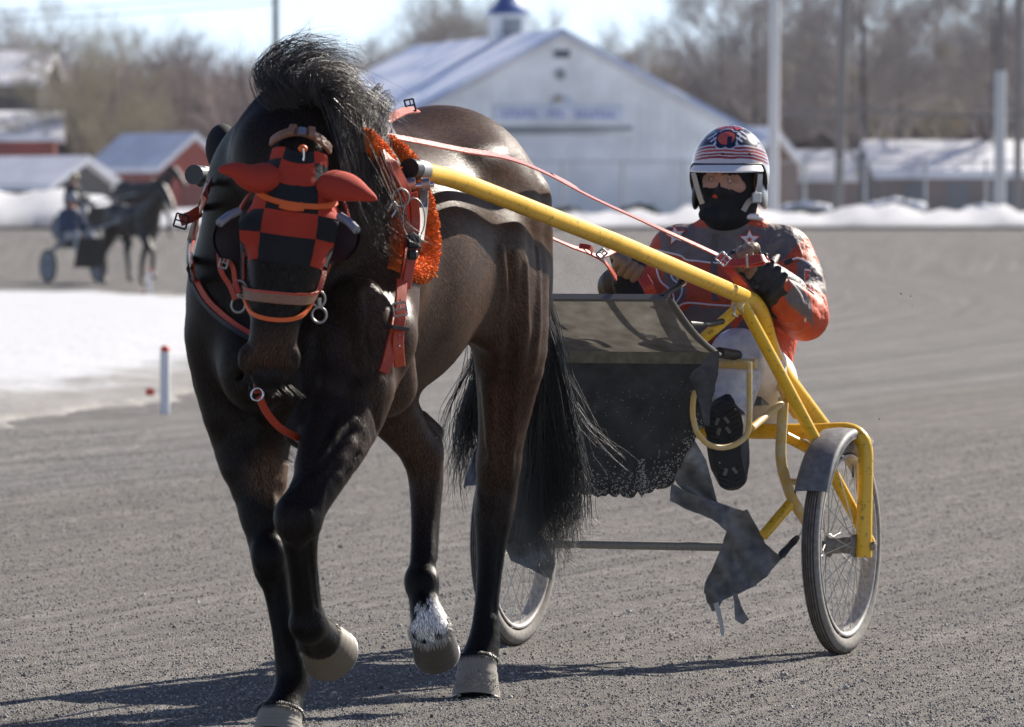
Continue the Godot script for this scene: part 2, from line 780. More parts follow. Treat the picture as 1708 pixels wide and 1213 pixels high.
	paint("twigs", Color(0.25, 0.22, 0.21), 0.9)
	paint("twigs_olive", Color(0.30, 0.26, 0.18), 0.9)
	paint("brush", Color(0.27, 0.225, 0.205), 0.9, vc)
	paint("shrub_green", Color(0.06, 0.075, 0.05), 0.8)
	paint("coat_far", Color(0.02, 0.016, 0.014), 0.5)
	paint("cloth_far", Color.WHITE, 0.8, vc)
	paint("frame_grey", Color(0.25, 0.27, 0.30), 0.5)
	paint("disc_blue", Color(0.17, 0.19, 0.23), 0.5)
	var knit := noise_tex("knit", 0.12, Color(0.82, 0.82, 0.82), Color(1, 1, 1), 256, FastNoiseLite.TYPE_SIMPLEX_SMOOTH, 3)
	var knit_n := bumps("knit_relief", 0.2, 256, FastNoiseLite.TYPE_CELLULAR, 2, 5.0)
	paint("hood_red", Color(0.54, 0.040, 0.012), 0.85, {"rim_enabled": true, "rim": 0.15})
	tri_map(M.hood_red, 12.0, knit, knit_n, 0.5)
	paint("hood_black", Color(0.008, 0.008, 0.010), 0.85, {"rim_enabled": true, "rim": 0.3})
	tri_map(M.hood_black, 12.0, knit, knit_n, 0.5)
	paint("cord_orange", Color(0.75, 0.12, 0.012), 0.55)
	paint("leather_black", Color(0.008, 0.008, 0.009), 0.4)
	var grain := noise_tex("leather_grain", 0.06, Color(0.72, 0.72, 0.72), Color(1, 1, 1), 256)
	var grain_n := bumps("leather_relief", 0.15, 256, FastNoiseLite.TYPE_CELLULAR, 2, 4.0)
	paint("leather_tan", Color(0.36, 0.17, 0.09), 0.5)
	paint("leather_red", Color(0.60, 0.062, 0.020), 0.40)
	paint("leather_orange", Color(0.66, 0.075, 0.015), 0.35)
	paint("rein_pink", Color(0.58, 0.075, 0.045), 0.30)
	for n in ["leather_tan", "leather_red", "leather_orange", "rein_pink", "leather_black"]:
		tri_map(M[n], 8.0, grain, grain_n, 0.4)
	paint("steel_soft", Color(0.30, 0.31, 0.34), 0.5, {"metallic": 0.5})
	paint("chrome", Color(0.62, 0.62, 0.62), 0.22, {"metallic": 1.0})
	paint("fleece", Color(0.90, 0.20, 0.018), 0.9, {"vertex_color_use_as_albedo": true, "rim_enabled": true, "rim": 0.6})
	paint("pad_black", Color(0.012, 0.011, 0.012), 0.9)
	paint("rubber", Color(0.014, 0.014, 0.015), 0.55)
	var wear := noise_tex("wear", 0.012, Color(0.62, 0.60, 0.58), Color(1, 1, 1), 512, FastNoiseLite.TYPE_SIMPLEX_SMOOTH, 5)
	var chips := noise_tex("chips", 0.02, Color(0.62, 0.62, 0.62), Color(1, 1, 1), 512, FastNoiseLite.TYPE_SIMPLEX_SMOOTH, 5)
	(chips.color_ramp as Gradient).set_offset(0, 0.16)
	(chips.color_ramp as Gradient).set_offset(1, 0.24)
	paint("yellow", Color(0.80, 0.47, 0.022), 0.32)
	tri_map(M.yellow, 3.0, chips)
	var dusty := noise_tex("dusty_yellow", 0.015, Color(0.62, 0.54, 0.40).linear_to_srgb(), Color(0.62, 0.34, 0.03).linear_to_srgb(), 512, FastNoiseLite.TYPE_SIMPLEX_SMOOTH, 5)
	paint("yellow_worn", Color.WHITE, 0.5)
	tri_map(M.yellow_worn, 4.0, dusty)
	paint("cap_black", Color(0.02, 0.02, 0.022), 0.35)
	paint("bolt", Color(0.30, 0.28, 0.26), 0.45, {"metallic": 0.9})
	paint("tyre", Color(0.34, 0.33, 0.31), 0.85)
	tri_map(M.tyre, 6.0, wear)
	paint("tyre_tread", Color(0.10, 0.082, 0.078), 0.9)
	tri_map(M.tyre_tread, 6.0, wear)
	paint("rim", Color(0.66, 0.65, 0.62), 0.5)
	tri_map(M.rim, 7.0, wear)
	paint("hub", Color(0.36, 0.35, 0.33), 0.6, {"metallic": 0.4})
	tri_map(M.hub, 9.0, wear)
	paint("spoke", Color(0.50, 0.49, 0.47), 0.45, {"metallic": 0.6})
	paint("fender", Color(0.26, 0.27, 0.28), 0.62)
	tri_map(M.fender, 5.0, wear)
	paint("rod_grey", Color(0.26, 0.25, 0.22), 0.6, {"metallic": 0.3})
	tri_map(M.rod_grey, 6.0, chips)
	paint("seat_vinyl", Color(0.012, 0.012, 0.013), 0.38)
	var dirt := noise_tex("apron_dirt", 0.008, Color(0.45, 0.45, 0.45), Color(1, 1, 1), 512, FastNoiseLite.TYPE_SIMPLEX_SMOOTH, 6)
	paint("screen", Color(0.36, 0.355, 0.335), 0.55, {"backlight_enabled": true, "backlight": Color(0.62, 0.61, 0.59)})
	tri_map(M.screen, 2.0, wear)
	paint("screen_hem", Color(0.14, 0.135, 0.115), 0.6)
	paint("screen_rail", Color(0.24, 0.22, 0.16), 0.6)
	tri_map(M.screen_rail, 4.0, wear)
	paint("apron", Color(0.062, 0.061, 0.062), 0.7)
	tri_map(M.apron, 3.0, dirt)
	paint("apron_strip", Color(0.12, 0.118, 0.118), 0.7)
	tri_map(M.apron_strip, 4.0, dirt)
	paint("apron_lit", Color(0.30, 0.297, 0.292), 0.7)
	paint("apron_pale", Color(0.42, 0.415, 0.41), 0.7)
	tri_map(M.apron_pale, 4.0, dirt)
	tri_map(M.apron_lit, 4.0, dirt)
	paint("shred_pale", Color(0.45, 0.44, 0.42), 0.6)
	paint("grit", Color(0.40, 0.38, 0.34), 0.9)
	paint("skin", Color(0.50, 0.27, 0.20), 0.55, {"subsurf_scatter_enabled": true, "subsurf_scatter_strength": 0.15})
	paint("skin_lid", Color(0.46, 0.23, 0.17), 0.55)
	paint("eye_white", Color(0.62, 0.60, 0.58), 0.2)
	paint("iris", Color(0.09, 0.10, 0.075), 0.15)
	paint("brow", Color(0.10, 0.06, 0.04), 0.8)
	var cloth_n := bumps("cloth_folds", 0.010, 512, FastNoiseLite.TYPE_SIMPLEX_SMOOTH, 4, 26.0)
	var weave := noise_tex("weave", 0.03, Color(0.80, 0.80, 0.80), Color(1, 1, 1), 256, FastNoiseLite.TYPE_SIMPLEX_SMOOTH, 4)
	paint("jacket", Color.WHITE, 0.62, vc)
	tri_map(M.jacket, 2.6, weave, cloth_n, 0.55)
	paint("orange_cloth", Color(0.56, 0.06, 0.018), 0.7)
	paint("white_cloth", Color(0.74, 0.73, 0.75), 0.75)
	paint("taupe_cloth", Color(0.135, 0.108, 0.102), 0.7)
	tri_map(M.taupe_cloth, 5.0, weave, cloth_n, 0.4)
	paint("trouser", Color(0.66, 0.66, 0.70), 0.55)
	tri_map(M.trouser, 3.2, weave, cloth_n, 0.35)
	paint("knit_black", Color(0.007, 0.007, 0.009), 0.85)
	tri_map(M.knit_black, 14.0, null, knit_n, 0.4)
	paint("glove", Color.WHITE, 0.55, vc)
	tri_map(M.glove, 7.0, weave, cloth_n, 0.5)
	paint("boot", Color(0.014, 0.013, 0.013), 0.45)
	paint("boot_sole", Color(0.018, 0.017, 0.016), 0.7)
	paint("boot_tread", Color(0.035, 0.033, 0.030), 0.75)
	tri_map(M.boot_tread, 20.0, wear)
	paint("boot_worn", Color(0.16, 0.145, 0.12), 0.8)
	paint("helmet_print", Color.WHITE, 0.22, {"clearcoat_enabled": true, "clearcoat": 0.8, "clearcoat_roughness": 0.08})
	M.helmet_print.albedo_texture = helmet_image()
	paint("white_gloss", Color(0.72, 0.71, 0.70), 0.3)
	paint("chrome_soft", Color(0.42, 0.42, 0.42), 0.35, {"metallic": 0.7})


# ---------------------------------------------------------------- the horse
var hb: Body               # whole body
var fb: Body               # head alone, for the hood and bridle
var tb: Body               # trunk and legs without the head, for the straps
var HF := Vector3(-0.342, 0, 0.9397)     # 20 degrees
var HL := Vector3(0.9397, 0, 0.342)
var HO := Vector3(-0.175, 0, -17.5)


func hz(x: float, lat: float, h: float) -> Vector3:
	return HO + HF * x + HL * lat + Vector3.UP * h


func head_bones(b: Body) -> void:
	var s := 0.022
	# skull from the poll to the muzzle, hanging almost upright in front of the chest
	b.chain([P(500, 258, 15.80), P(494, 310, 15.775), P(488, 370, 15.76), P(480, 420, 15.74), P(468, 480, 15.71), P(459, 540, 15.69), P(452, 585, 15.69), P(449, 618, 15.715)], [0.064, 0.078, 0.104, 0.098, 0.074, 0.060, 0.056, 0.050], s)
	for q in [-1.0, 1.0]:
		b.bone(P(488 + q * 44, 375, 15.86), P(474 + q * 30, 455, 15.88), 0.068, 0.064, 0.04)     # jowl
		b.bone(P(474 + q * 34, 440, 15.74), P(462 + q * 36, 512, 15.72), 0.026, 0.016, 0.03)     # cheek ridge
		b.egg(P(485 + q * 66, 385, 15.72), Vector3(0.034, 0.036, 0.036), Basis.IDENTITY, 0.02)   # eye under the hood
		b.egg(P(449 + q * 36, 598, 15.68), Vector3(0.023, 0.034, 0.026), Basis.IDENTITY, 0.018)  # nostril wing
		b.egg(P(449 + q * 43, 602, 15.645), Vector3(0.009, 0.019, 0.02), Basis(Vector3(0, 0, 1), q * 0.35), 0.01, true)
	b.bone(P(472, 470, 15.86), P(455, 590, 15.79), 0.052, 0.036, 0.04)    # lower jaw
	b.egg(P(452, 630, 15.77), Vector3(0.036, 0.026, 0.036), Basis.IDENTITY, 0.02)   # chin
	b.egg(P(449, 626, 15.68), Vector3(0.044, 0.022, 0.03), Basis.IDENTITY, 0.015)   # upper lip
	b.bone(P(425, 634, 15.70), P(475, 634, 15.69), 0.004, 0.004, 0.006, 1.0, Vector3.RIGHT, true)  # mouth line


func build_horse_body() -> void:
	hb = Body.new()
	tb = Body.new()
	fb = Body.new()
	trunk_bones(hb)
	trunk_bones(tb)
	head_bones(hb)
	head_bones(fb)


func trunk_bones(b: Body) -> void:
	var up := Vector3.UP
	var BX := Basis(HL, up, HF)
	# trunk
	b.egg(hz(0.0, 0, 1.295), Vector3(0.255, 0.295, 0.33), BX, 0.06)
	b.bone(hz(0.1, 0, 1.345), hz(0.62, 0, 1.25), 0.235, 0.245, 0.10)
	b.egg(hz(0.62, 0, 1.145), Vector3(0.285, 0.335, 0.50), BX, 0.12)
	b.egg(hz(1.02, 0, 1.125), Vector3(0.25, 0.34, 0.38), BX, 0.10)
	b.bone(hz(0.82, 0, 1.45), hz(1.18, 0, 1.49), 0.075, 0.07, 0.14)
	b.egg(P(478, 520, 16.25), Vector3(0.225, 0.27, 0.22), BX, 0.10)
	b.egg(P(405, 560, 16.22), Vector3(0.115, 0.15, 0.13), BX, 0.07)
	b.egg(P(530, 600, 16.02), Vector3(0.10, 0.14, 0.11), BX, 0.06)
	b.egg(P(430, 610, 16.06), Vector3(0.10, 0.12, 0.10), BX, 0.06)
	b.bone(P(475, 560, 15.98), P(478, 680, 16.08), 0.012, 0.02, 0.05, 1.0, Vector3.RIGHT, true)   # groove between the breast muscles
	b.egg(P(480, 655, 16.25), Vector3(0.12, 0.10, 0.14), BX, 0.07)
	# neck, arched and carried low
	b.bone(P(560, 380, 16.45), P(508, 300, 16.15), 0.255, 0.20, 0.12)
	b.bone(P(508, 300, 16.15), P(494, 262, 15.97), 0.198, 0.163, 0.08)
	b.bone(P(496, 250, 15.97), P(498, 252, 15.90), 0.150, 0.082, 0.04)
	b.bone(P(455, 330, 16.15), P(440, 470, 16.2), 0.15, 0.17, 0.1)
	b.bone(P(585, 300, 16.25), P(600, 470, 16.25), 0.06, 0.09, 0.1)
	b.bone(P(500, 168, 16.0), P(625, 232, 16.6), 0.05, 0.045, 0.10)      # crest
	# near shoulder and ribs
	b.bone(P(628, 330, 16.52), P(620, 560, 16.10), 0.085, 0.115, 0.09)
	b.bone(P(626, 470, 16.18), P(640, 640, 16.28), 0.075, 0.085, 0.05)
	b.bone(P(655, 430, 16.40), P(652, 640, 16.42), 0.010, 0.008, 0.035, 1.0, Vector3.RIGHT, true)
	b.bone(P(600, 500, 16.02), P(612, 640, 15.98), 0.055, 0.06, 0.04)
	# near hindquarter
	b.egg(P(806, 268, 17.20), Vector3(0.04, 0.035, 0.08), BX, 0.12)
	b.bone(hz(0.08, 0.08, 1.30), hz(-0.08, 0.09, 1.10), 0.155, 0.15, 0.10)
	b.chain([P(838, 470, 17.42), P(850, 580, 17.42), P(845, 655, 17.46), P(838, 715, 17.50), P(832, 770, 17.53)], [0.125, 0.102, 0.080, 0.066, 0.057], 0.05)
	b.bone(P(818, 420, 17.20), P(832, 540, 17.28), 0.080, 0.070, 0.10)   # thigh down to the stifle
	b.bone(P(880, 330, 17.50), P(882, 560, 17.56), 0.055, 0.05, 0.06)    # back of the thigh
	b.bone(P(858, 420, 17.30), P(868, 600, 17.36), 0.030, 0.022, 0.05)
	b.egg(hz(0.26, 0.18, 1.17), Vector3(0.05, 0.12, 0.14), BX, 0.12)     # flank fold
	b.bone(P(872, 430, 17.42), P(866, 620, 17.46), 0.006, 0.006, 0.04, 1.0, Vector3.RIGHT, true)
	b.bone(P(858, 640, 17.40), P(852, 730, 17.46), 0.020, 0.014, 0.03)
	b.bone(P(815, 640, 17.38), P(818, 740, 17.44), 0.016, 0.012, 0.03)
	# near hind leg, standing
	b.chain([P(832, 770, 17.53), P(828, 820, 17.55), P(824, 856, 17.54), P(820, 900, 17.53), P(816, 960, 17.51), P(811, 1020, 17.48), P(807, 1070, 17.46), P(797, 1106, 17.43)], [0.057, 0.057, 0.054, 0.043, 0.034, 0.033, 0.043, 0.051], 0.022)
	b.bone(P(838, 800, 17.62), P(846, 838, 17.62), 0.022, 0.022, 0.03)
	b.bone(P(824, 880, 17.56), P(816, 1040, 17.53), 0.017, 0.017, 0.02)
	# far hind leg, swinging forward
	b.chain([hz(0.05, -0.14, 1.15), P(612, 610, 16.98), P(664, 700, 17.0), P(704, 754, 17.08)], [0.15, 0.115, 0.068, 0.052], 0.05)
	b.bone(P(700, 700, 17.08), P(724, 722, 17.12), 0.026, 0.026, 0.03)
	b.chain([P(704, 754, 17.08), P(710, 800, 17.09), P(708, 870, 17.05), P(706, 930, 17.0)], [0.053, 0.046, 0.035, 0.034], 0.022)
	b.bone(P(724, 760, 17.13), P(719, 930, 17.03), 0.018, 0.016, 0.02)
	b.egg(P(703, 968, 16.98), Vector3(0.046, 0.05, 0.05), Basis.IDENTITY, 0.025)
	b.chain([P(705, 985, 16.97), P(710, 1016, 16.94), P(718, 1050, 16.92)], [0.038, 0.042, 0.054], 0.02)
	# off foreleg, standing
	b.chain([P(400, 600, 16.28), P(405, 690, 16.28), P(420, 780, 16.22), P(436, 860, 16.17)], [0.125, 0.098, 0.073, 0.050], 0.05)
	b.bone(P(370, 640, 16.25), P(398, 770, 16.2), 0.055, 0.04, 0.04)
	b.bone(P(452, 700, 16.25), P(456, 800, 16.2), 0.05, 0.03, 0.04)
	b.chain([P(436, 860, 16.17), P(448, 912, 16.15), P(453, 950, 16.15), P(462, 985, 16.15), P(475, 1060, 16.15), P(487, 1122, 16.16), P(480, 1160, 16.13), P(468, 1194, 16.10)], [0.050, 0.049, 0.045, 0.034, 0.031, 0.043, 0.040, 0.053], 0.022)
	b.egg(P(448, 925, 16.11), Vector3(0.042, 0.05, 0.03), Basis.IDENTITY, 0.02)
	b.bone(P(466, 960, 16.20), P(492, 1090, 16.20), 0.018, 0.017, 0.02)
	b.egg(P(503, 1140, 16.19), Vector3(0.022, 0.022, 0.022), Basis.IDENTITY, 0.02)
	# near foreleg, lifted, knee forward
	b.chain([P(590, 610, 16.10), P(580, 680, 16.0), P(556, 750, 15.87), P(524, 815, 15.78), P(500, 856, 15.74)], [0.115, 0.098, 0.074, 0.058, 0.054], 0.05)
	b.bone(P(535, 690, 15.88), P(520, 770, 15.80), 0.042, 0.034, 0.035)
	b.bone(P(598, 690, 15.95), P(575, 770, 15.90), 0.040, 0.026, 0.03)
	b.egg(P(496, 866, 15.73), Vector3(0.054, 0.058, 0.048), Basis.IDENTITY, 0.03)
	b.chain([P(498, 880, 15.76), P(503, 930, 15.80), P(507, 985, 15.84), P(512, 1028, 15.87)], [0.050, 0.038, 0.034, 0.038], 0.022)
	b.bone(P(516, 920, 15.86), P(526, 1020, 15.91), 0.017, 0.017, 0.02)
	b.egg(P(514, 1044, 15.88), Vector3(0.046, 0.044, 0.046), Basis.IDENTITY, 0.025)
	b.chain([P(520, 1050, 15.92), P(533, 1066, 15.99)], [0.042, 0.052], 0.02)
	b.bone(P(545, 640, 15.93), P(500, 720, 15.92), 0.050, 0.040, 0.04)
	b.bone(P(560, 700, 15.88), P(528, 800, 15.76), 0.030, 0.022, 0.025)
	b.bone(P(602, 650, 15.92), P(588, 760, 15.86), 0.022, 0.016, 0.025)
	b.bone(P(420, 700, 16.2), P(440, 850, 16.14), 0.030, 0.018, 0.025)
	b.bone(P(350, 560, 16.2), P(372, 690, 16.2), 0.05, 0.04, 0.05)
	# relief of muscle and sinew, laid on the skin: [points, radius, softness, groove]
	for q in [[[585, 695, 545, 752, 500, 816], 0.012, 0.016, 0], [[586, 712, 560, 745, 528, 782], 0.007, 0.016, 1], [[612, 735, 592, 765, 568, 792], 0.012, 0.014, 0], [[600, 752, 575, 788], 0.005, 0.012, 1], [[542, 790, 534, 840], 0.008, 0.012, 0], [[560, 775, 540, 800, 520, 832], 0.004, 0.010, 1], [[560, 690, 540, 730, 512, 790], 0.006, 0.018, 1],
			[[602, 620, 618, 660, 632, 715], 0.009, 0.022, 1], [[598, 490, 606, 560, 612, 610], 0.012, 0.03, 0], [[628, 480, 640, 550, 645, 610], 0.014, 0.03, 0], [[614, 490, 622, 560, 628, 610], 0.006, 0.03, 1],
			
			[[872, 440, 872, 540, 862, 640], 0.013, 0.03, 0], [[850, 430, 850, 520, 846, 620], 0.007, 0.03, 1], [[892, 420, 894, 520, 884, 620], 0.010, 0.025, 0], [[832, 420, 838, 520, 836, 600], 0.010, 0.03, 0], [[862, 650, 856, 720, 850, 790], 0.009, 0.018, 0], [[820, 640, 822, 710, 818, 770], 0.007, 0.02, 0],
			[[517, 905, 521, 950, 529, 1010], 0.004, 0.012, 1], [[497, 900, 500, 950, 506, 1010], 0.005, 0.012, 0], [[838, 880, 832, 940, 824, 1020], 0.004, 0.012, 1], [[716, 800, 714, 860, 712, 920], 0.004, 0.010, 1], [[465, 975, 474, 1030, 484, 1080], 0.004, 0.010, 1], [[440, 730, 446, 790, 450, 850], 0.006, 0.015, 1], [[655, 690, 690, 720, 712, 745], 0.008, 0.015, 0],
			[[478, 880, 484, 900], 0.010, 0.015, 0], [[512, 850, 520, 880], 0.010, 0.015, 0], [[440, 560, 450, 620], 0.010, 0.03, 1], [[530, 560, 520, 640, 505, 690], 0.008, 0.03, 1], [[400, 620, 415, 690, 425, 760], 0.008, 0.02, 1], [[800, 820, 806, 850], 0.008, 0.015, 0]]:
		var pts := []
		var px: Array = q[0]
		for i in px.size() / 2:
			var dir := (P(px[i * 2], px[i * 2 + 1], 1.0) - Vector3(0, EYE, 0)).normalized()
			pts.append(b.hit(Vector3(0, EYE, 0) + dir * 14.6, dir, 0.0 if q[3] == 1 else -float(q[1]) * 0.45, 4.5))
		var joined := true
		for i in pts.size() - 1:
			if (pts[i] as Vector3).distance_to(pts[i + 1]) > 0.35:
				joined = false
		if not joined:
			continue
		if q[3] == 1:
			for i in pts.size() - 1:
				b.bone(pts[i], pts[i + 1], q[1], q[1], q[2], 1.0, Vector3.RIGHT, true)
		else:
			var rr := pts.map(func(_p): return float(q[1]))
			rr[0] *= 0.5
			rr[rr.size() - 1] *= 0.5
			b.chain(pts, rr, q[2])
	# dock of the tail
	b.bone(hz(-0.27, 0, 1.42), hz(-0.36, 0, 1.22), 0.055, 0.035, 0.06)


func horse_coat(p: Vector3) -> Color:
	var c := Color(0.092, 0.053, 0.033)
	var h := p.y
	var v := 0.5 + 0.5 * sin(p.x * 31.0 + 2.0 * sin(p.y * 17.0)) * sin(p.y * 23.0 + p.z * 29.0 + sin(p.x * 19.0))
	c *= 0.86 + 0.28 * v
	# the front of the chest, neck and poll are nearly black
	var lat := (p - HO).dot(HL)
	var along := (p - HO).dot(HF)
	c = c.lerp(Color(0.021, 0.0132, 0.0096), smoothstep(1.0, 1.45, along - lat * 0.9))
	# black points: legs darken below the knee and hock
	var low := 1.0 - smoothstep(0.36, 0.78, h)
	c = c.lerp(Color(0.0040, 0.0034, 0.0032), low * 0.97)
	# browner on the flank behind, the gaskin and the inside of the forearm
	var tan_at := [[P(845, 640, 17.36), 0.26, Color(0.075, 0.036, 0.021)], [P(880, 560, 17.4), 0.16, Color(0.085, 0.048, 0.031)], [P(462, 790, 16.16), 0.10, Color(0.17, 0.10, 0.06)], [P(447, 590, 15.64), 0.10, Color(0.075, 0.036, 0.020)], [P(478, 560, 15.66), 0.05, Color(0.07, 0.038, 0.02)], [P(408, 560, 15.66), 0.05, Color(0.06, 0.04, 0.028)], [P(655, 690, 16.9), 0.14, Color(0.06, 0.035, 0.022)]]
	for t in tan_at:
		c = c.lerp(t[2], 1.0 - smoothstep(0.3, 1.0, p.distance_to(t[0]) / t[1]))
	# dark muzzle
	c = c.lerp(Color(0.012, 0.0105, 0.011), 1.0 - smoothstep(0.035, 0.075, p.distance_to(P(447, 636, 15.68))))
	# white sock with black spots on the swinging hind foot
	var q := p - P(715, 1030, 16.93)
	if q.length() < 0.16:
		var jag := 0.010 * sin(p.x * 150.0 + p.y * 70.0) + 0.008 * sin(p.x * 310.0 - p.y * 190.0)
		var hem := 0.012 - 0.9 * maxf(0.0, q.x + 0.01) * 0.6 + jag
		if p.x < P(700, 0, 16.93).x and p.x > P(690, 0, 16.93).x:
			hem -= 0.05
		var white := smoothstep(0.010, -0.010, q.y - 0.040 - jag * 1.4 + maxf(0.0, -q.x - 0.012) * 1.2)
		for s in [Vector2(690, 1056), Vector2(748, 1030), Vector2(733, 1054), Vector2(708, 1066)]:
			white *= smoothstep(0.006, 0.014, Vector2(p.x, p.y).distance_to(Vector2(P(s.x, s.y, 16.9).x, P(s.x, s.y, 16.9).y)))
		c = c.lerp(Color(0.85, 0.84, 0.82), white)
	return c


func hoof(parent: Node, top: Vector3, bottom: Vector3, r0: float, r1: float, m: Material, fringe: Material) -> void:
	var y := (bottom - top).normalized()
	var x := Vector3.RIGHT
	x = (x - y * x.dot(y)).normalized()
	var t := Transform3D(Basis(x, y, x.cross(y)), top)
	var l := (bottom - top).length()
	var mb := MB.new()
	var prof := [Vector2(r0 * 0.9, -0.012), Vector2(r0 * 1.04, -0.006), Vector2(r0 * 1.06, 0.002)]
	for i in 12:
		var s := i / 11.0
		prof.append(Vector2(lerpf(r0 * 1.02, r1, pow(s, 0.9)) + 0.0012 * sin(i * 2.3), 0.005 + l * s * 0.97))
	prof.append(Vector2(r1 * 0.985, l))
	mb.lathe(t, prof, 28, TAU, Vector2(1, 1.06))
	part("hoof", mb, m, parent)
	var fr := MB.new()
	for i in 150:
		var a := TAU * i / 150.0 + rng.randf() * 0.05
		var o := t * Vector3(r0 * 0.94 * cos(a), -0.020, r0 * 1.0 * sin(a))
		var e := t * Vector3(r0 * 1.10 * cos(a), rng.randf_range(0.000, 0.008), r0 * 1.14 * sin(a))
		lock(fr, [o, (o + e) * 0.5 + (o - top).normalized() * 0.004, e], 1, 0.0, 0.003, 0.0012, 0.001, 0.8, 4)
	part("coronet_hair", fr, fringe, parent).set_meta("kind", "stuff")
	var sole := MB.new()
	sole.lathe(t, [Vector2(r1 * 0.985, l), Vector2(r1 * 0.80, l + 0.001), Vector2(r1 * 0.72, l - 0.010), Vector2(0.0005, l - 0.014)], 28, TAU, Vector2(1, 1.06))
	part("sole", sole, M.sole, parent)
	var shoe := MB.new()
	var pts := []
	for i in 19:
		var a := -2.3 + 4.6 * i / 18.0 + PI * 0.5
		pts.append(t * Vector3(r1 * 0.92 * cos(a), l + 0.004, r1 * 0.97 * sin(a)))
	shoe.tube(pts, 0.0075, 6, true, 0.7, y)
	part("horseshoe", shoe, M.steel_worn, parent)


# hair: strands that follow a guide, spread at root and tip
func lock(mb: MB, guide: Array, n: int, s0: float, s1: float, r: float, curl := 0.01, shortest := 0.7, segs := 9) -> void:
	var g := curve(guide, 6)
	var lens := g.size() - 1
	var c0 := Vector3.ZERO
	var c1 := Vector3.ZERO
	for i in n:
		if i % 13 == 0:      # strands cling together in thin locks
			c0 = Vector3(rng.randfn(), rng.randfn(), rng.randfn()) * s0 * 0.5
			c1 = Vector3(rng.randfn(), rng.randfn(), rng.randfn()) * s1 * 0.6
		var loose := 0.9 if rng.randf() < 0.12 else 0.26
		var o0 := c0 + Vector3(rng.randfn(), rng.randfn(), rng.randfn()) * s0 * 0.25
		var o1 := c1 + Vector3(rng.randfn(), rng.randfn(), rng.randfn()) * s1 * 0.5 * loose
		var ph := rng.randf() * TAU
		var fr := rng.randf_range(1.5, 4.0)
		var cut := rng.randf_range(shortest, 1.0)
		var cu := curl * rng.randf_range(0.3, 1.0)
		var pts := []
		var rad := []
		var rr := r * rng.randf_range(0.6, 1.3)
		for j in segs + 1:
			var s := cut * j / segs
			var f := s * lens
			var a := mini(int(f), lens - 1)
			var p: Vector3 = (g[a] as Vector3).lerp(g[a + 1], f - a)
			p += o0.lerp(o1, s) + Vector3(sin(ph + s * fr * TAU * 0.5), cos(ph * 1.7 + s * fr * 2.6), sin(ph * 2.3 + s * fr * 3.0)) * cu * s
			pts.append(p)
			rad.append(rr * (1.0 - 0.85 * pow(float(j) / segs, 1.6)))
		mb.col = Color(1, 1, 1) * rng.randf_range(0.55, 1.5)
		mb.tube(pts, rad, 3, false)


# the short coat: hairs that lie flat along the way they grow
func coat_hair(mb: MB, t: Node3D) -> void:
	var blade := MB.new()
	blade.add(Vector3(-0.5, 0, 0))
	blade.add(Vector3(0.5, 0, 0))
	blade.add(Vector3(0.42, 0.10, 0.5))
	blade.add(Vector3(-0.42, 0.10, 0.5))
	blade.add(Vector3(0, 0.13, 1.0))
	blade.quad(0, 1, 2, 3)
	blade.tri(3, 2, 4)
	var n := mb.ix.size() / 3
	var area := PackedFloat32Array()
	area.resize(n)
	var total := 0.0
	for i in n:
		var a := mb.v[mb.ix[i * 3]]
		total += (mb.v[mb.ix[i * 3 + 1]] - a).cross(mb.v[mb.ix[i * 3 + 2]] - a).length()
		area[i] = total
	var count := 460000
	var mm := MultiMesh.new()
	mm.transform_format = MultiMesh.TRANSFORM_3D
	mm.use_colors = true
	mm.mesh = blade.mesh()
	mm.instance_count = count
	var step := total / count
	var tri := 0
	var nz := FastNoiseLite.new()
	nz.seed = 31
	nz.frequency = 4.0
	var eye := Vector3(0, EYE, 0)
	for i in count:
		var want := (i + rng.randf()) * step
		while tri < n - 1 and area[tri] < want:
			tri += 1
		var ia := mb.ix[tri * 3]
		var ib := mb.ix[tri * 3 + 1]
		var ic := mb.ix[tri * 3 + 2]
		var u := rng.randf()
		var w := rng.randf()
		if u + w > 1.0:
			u = 1.0 - u
			w = 1.0 - w
		var p := mb.v[ia] * (1.0 - u - w) + mb.v[ib] * u + mb.v[ic] * w
		var nn := (mb.given[ia] + mb.given[ib] + mb.given[ic]).normalized()
		var sw := nz.get_noise_3dv(p)
		var dir := Vector3(0.29, -1.0, -0.80) if p.y > 0.85 else Vector3(0.05, -1.0, -0.12)
		if p.z > -15.95:
			dir = Vector3(-0.05, -1.0, 0.05)
		dir += HL * sw * 0.9 + Vector3(rng.randf_range(-0.25, 0.25), rng.randf_range(-0.25, 0.25), rng.randf_range(-0.25, 0.25))
		dir = (dir - nn * dir.dot(nn)).normalized()
		var y := (nn + dir * 0.05).normalized()
		var x := y.cross(dir).normalized()
		var l := rng.randf_range(0.009, 0.017)
		mm.set_instance_transform(i, Transform3D(Basis(x * rng.randf_range(0.0009, 0.0016), y * l, dir * l), p - nn * 0.0004 - t.position))
		var c := mb.c[ia] * rng.randf_range(0.4, 1.9) * (1.0 + 0.25 * sw)
		c.a = 1.0
		mm.set_instance_color(i, c)
	var o := MultiMeshInstance3D.new()
	o.name = "coat_hair"
	o.multimesh = mm
	o.material_override = M.coat_hair
	t.add_child(o, true)
	o.set_meta("kind", "stuff")


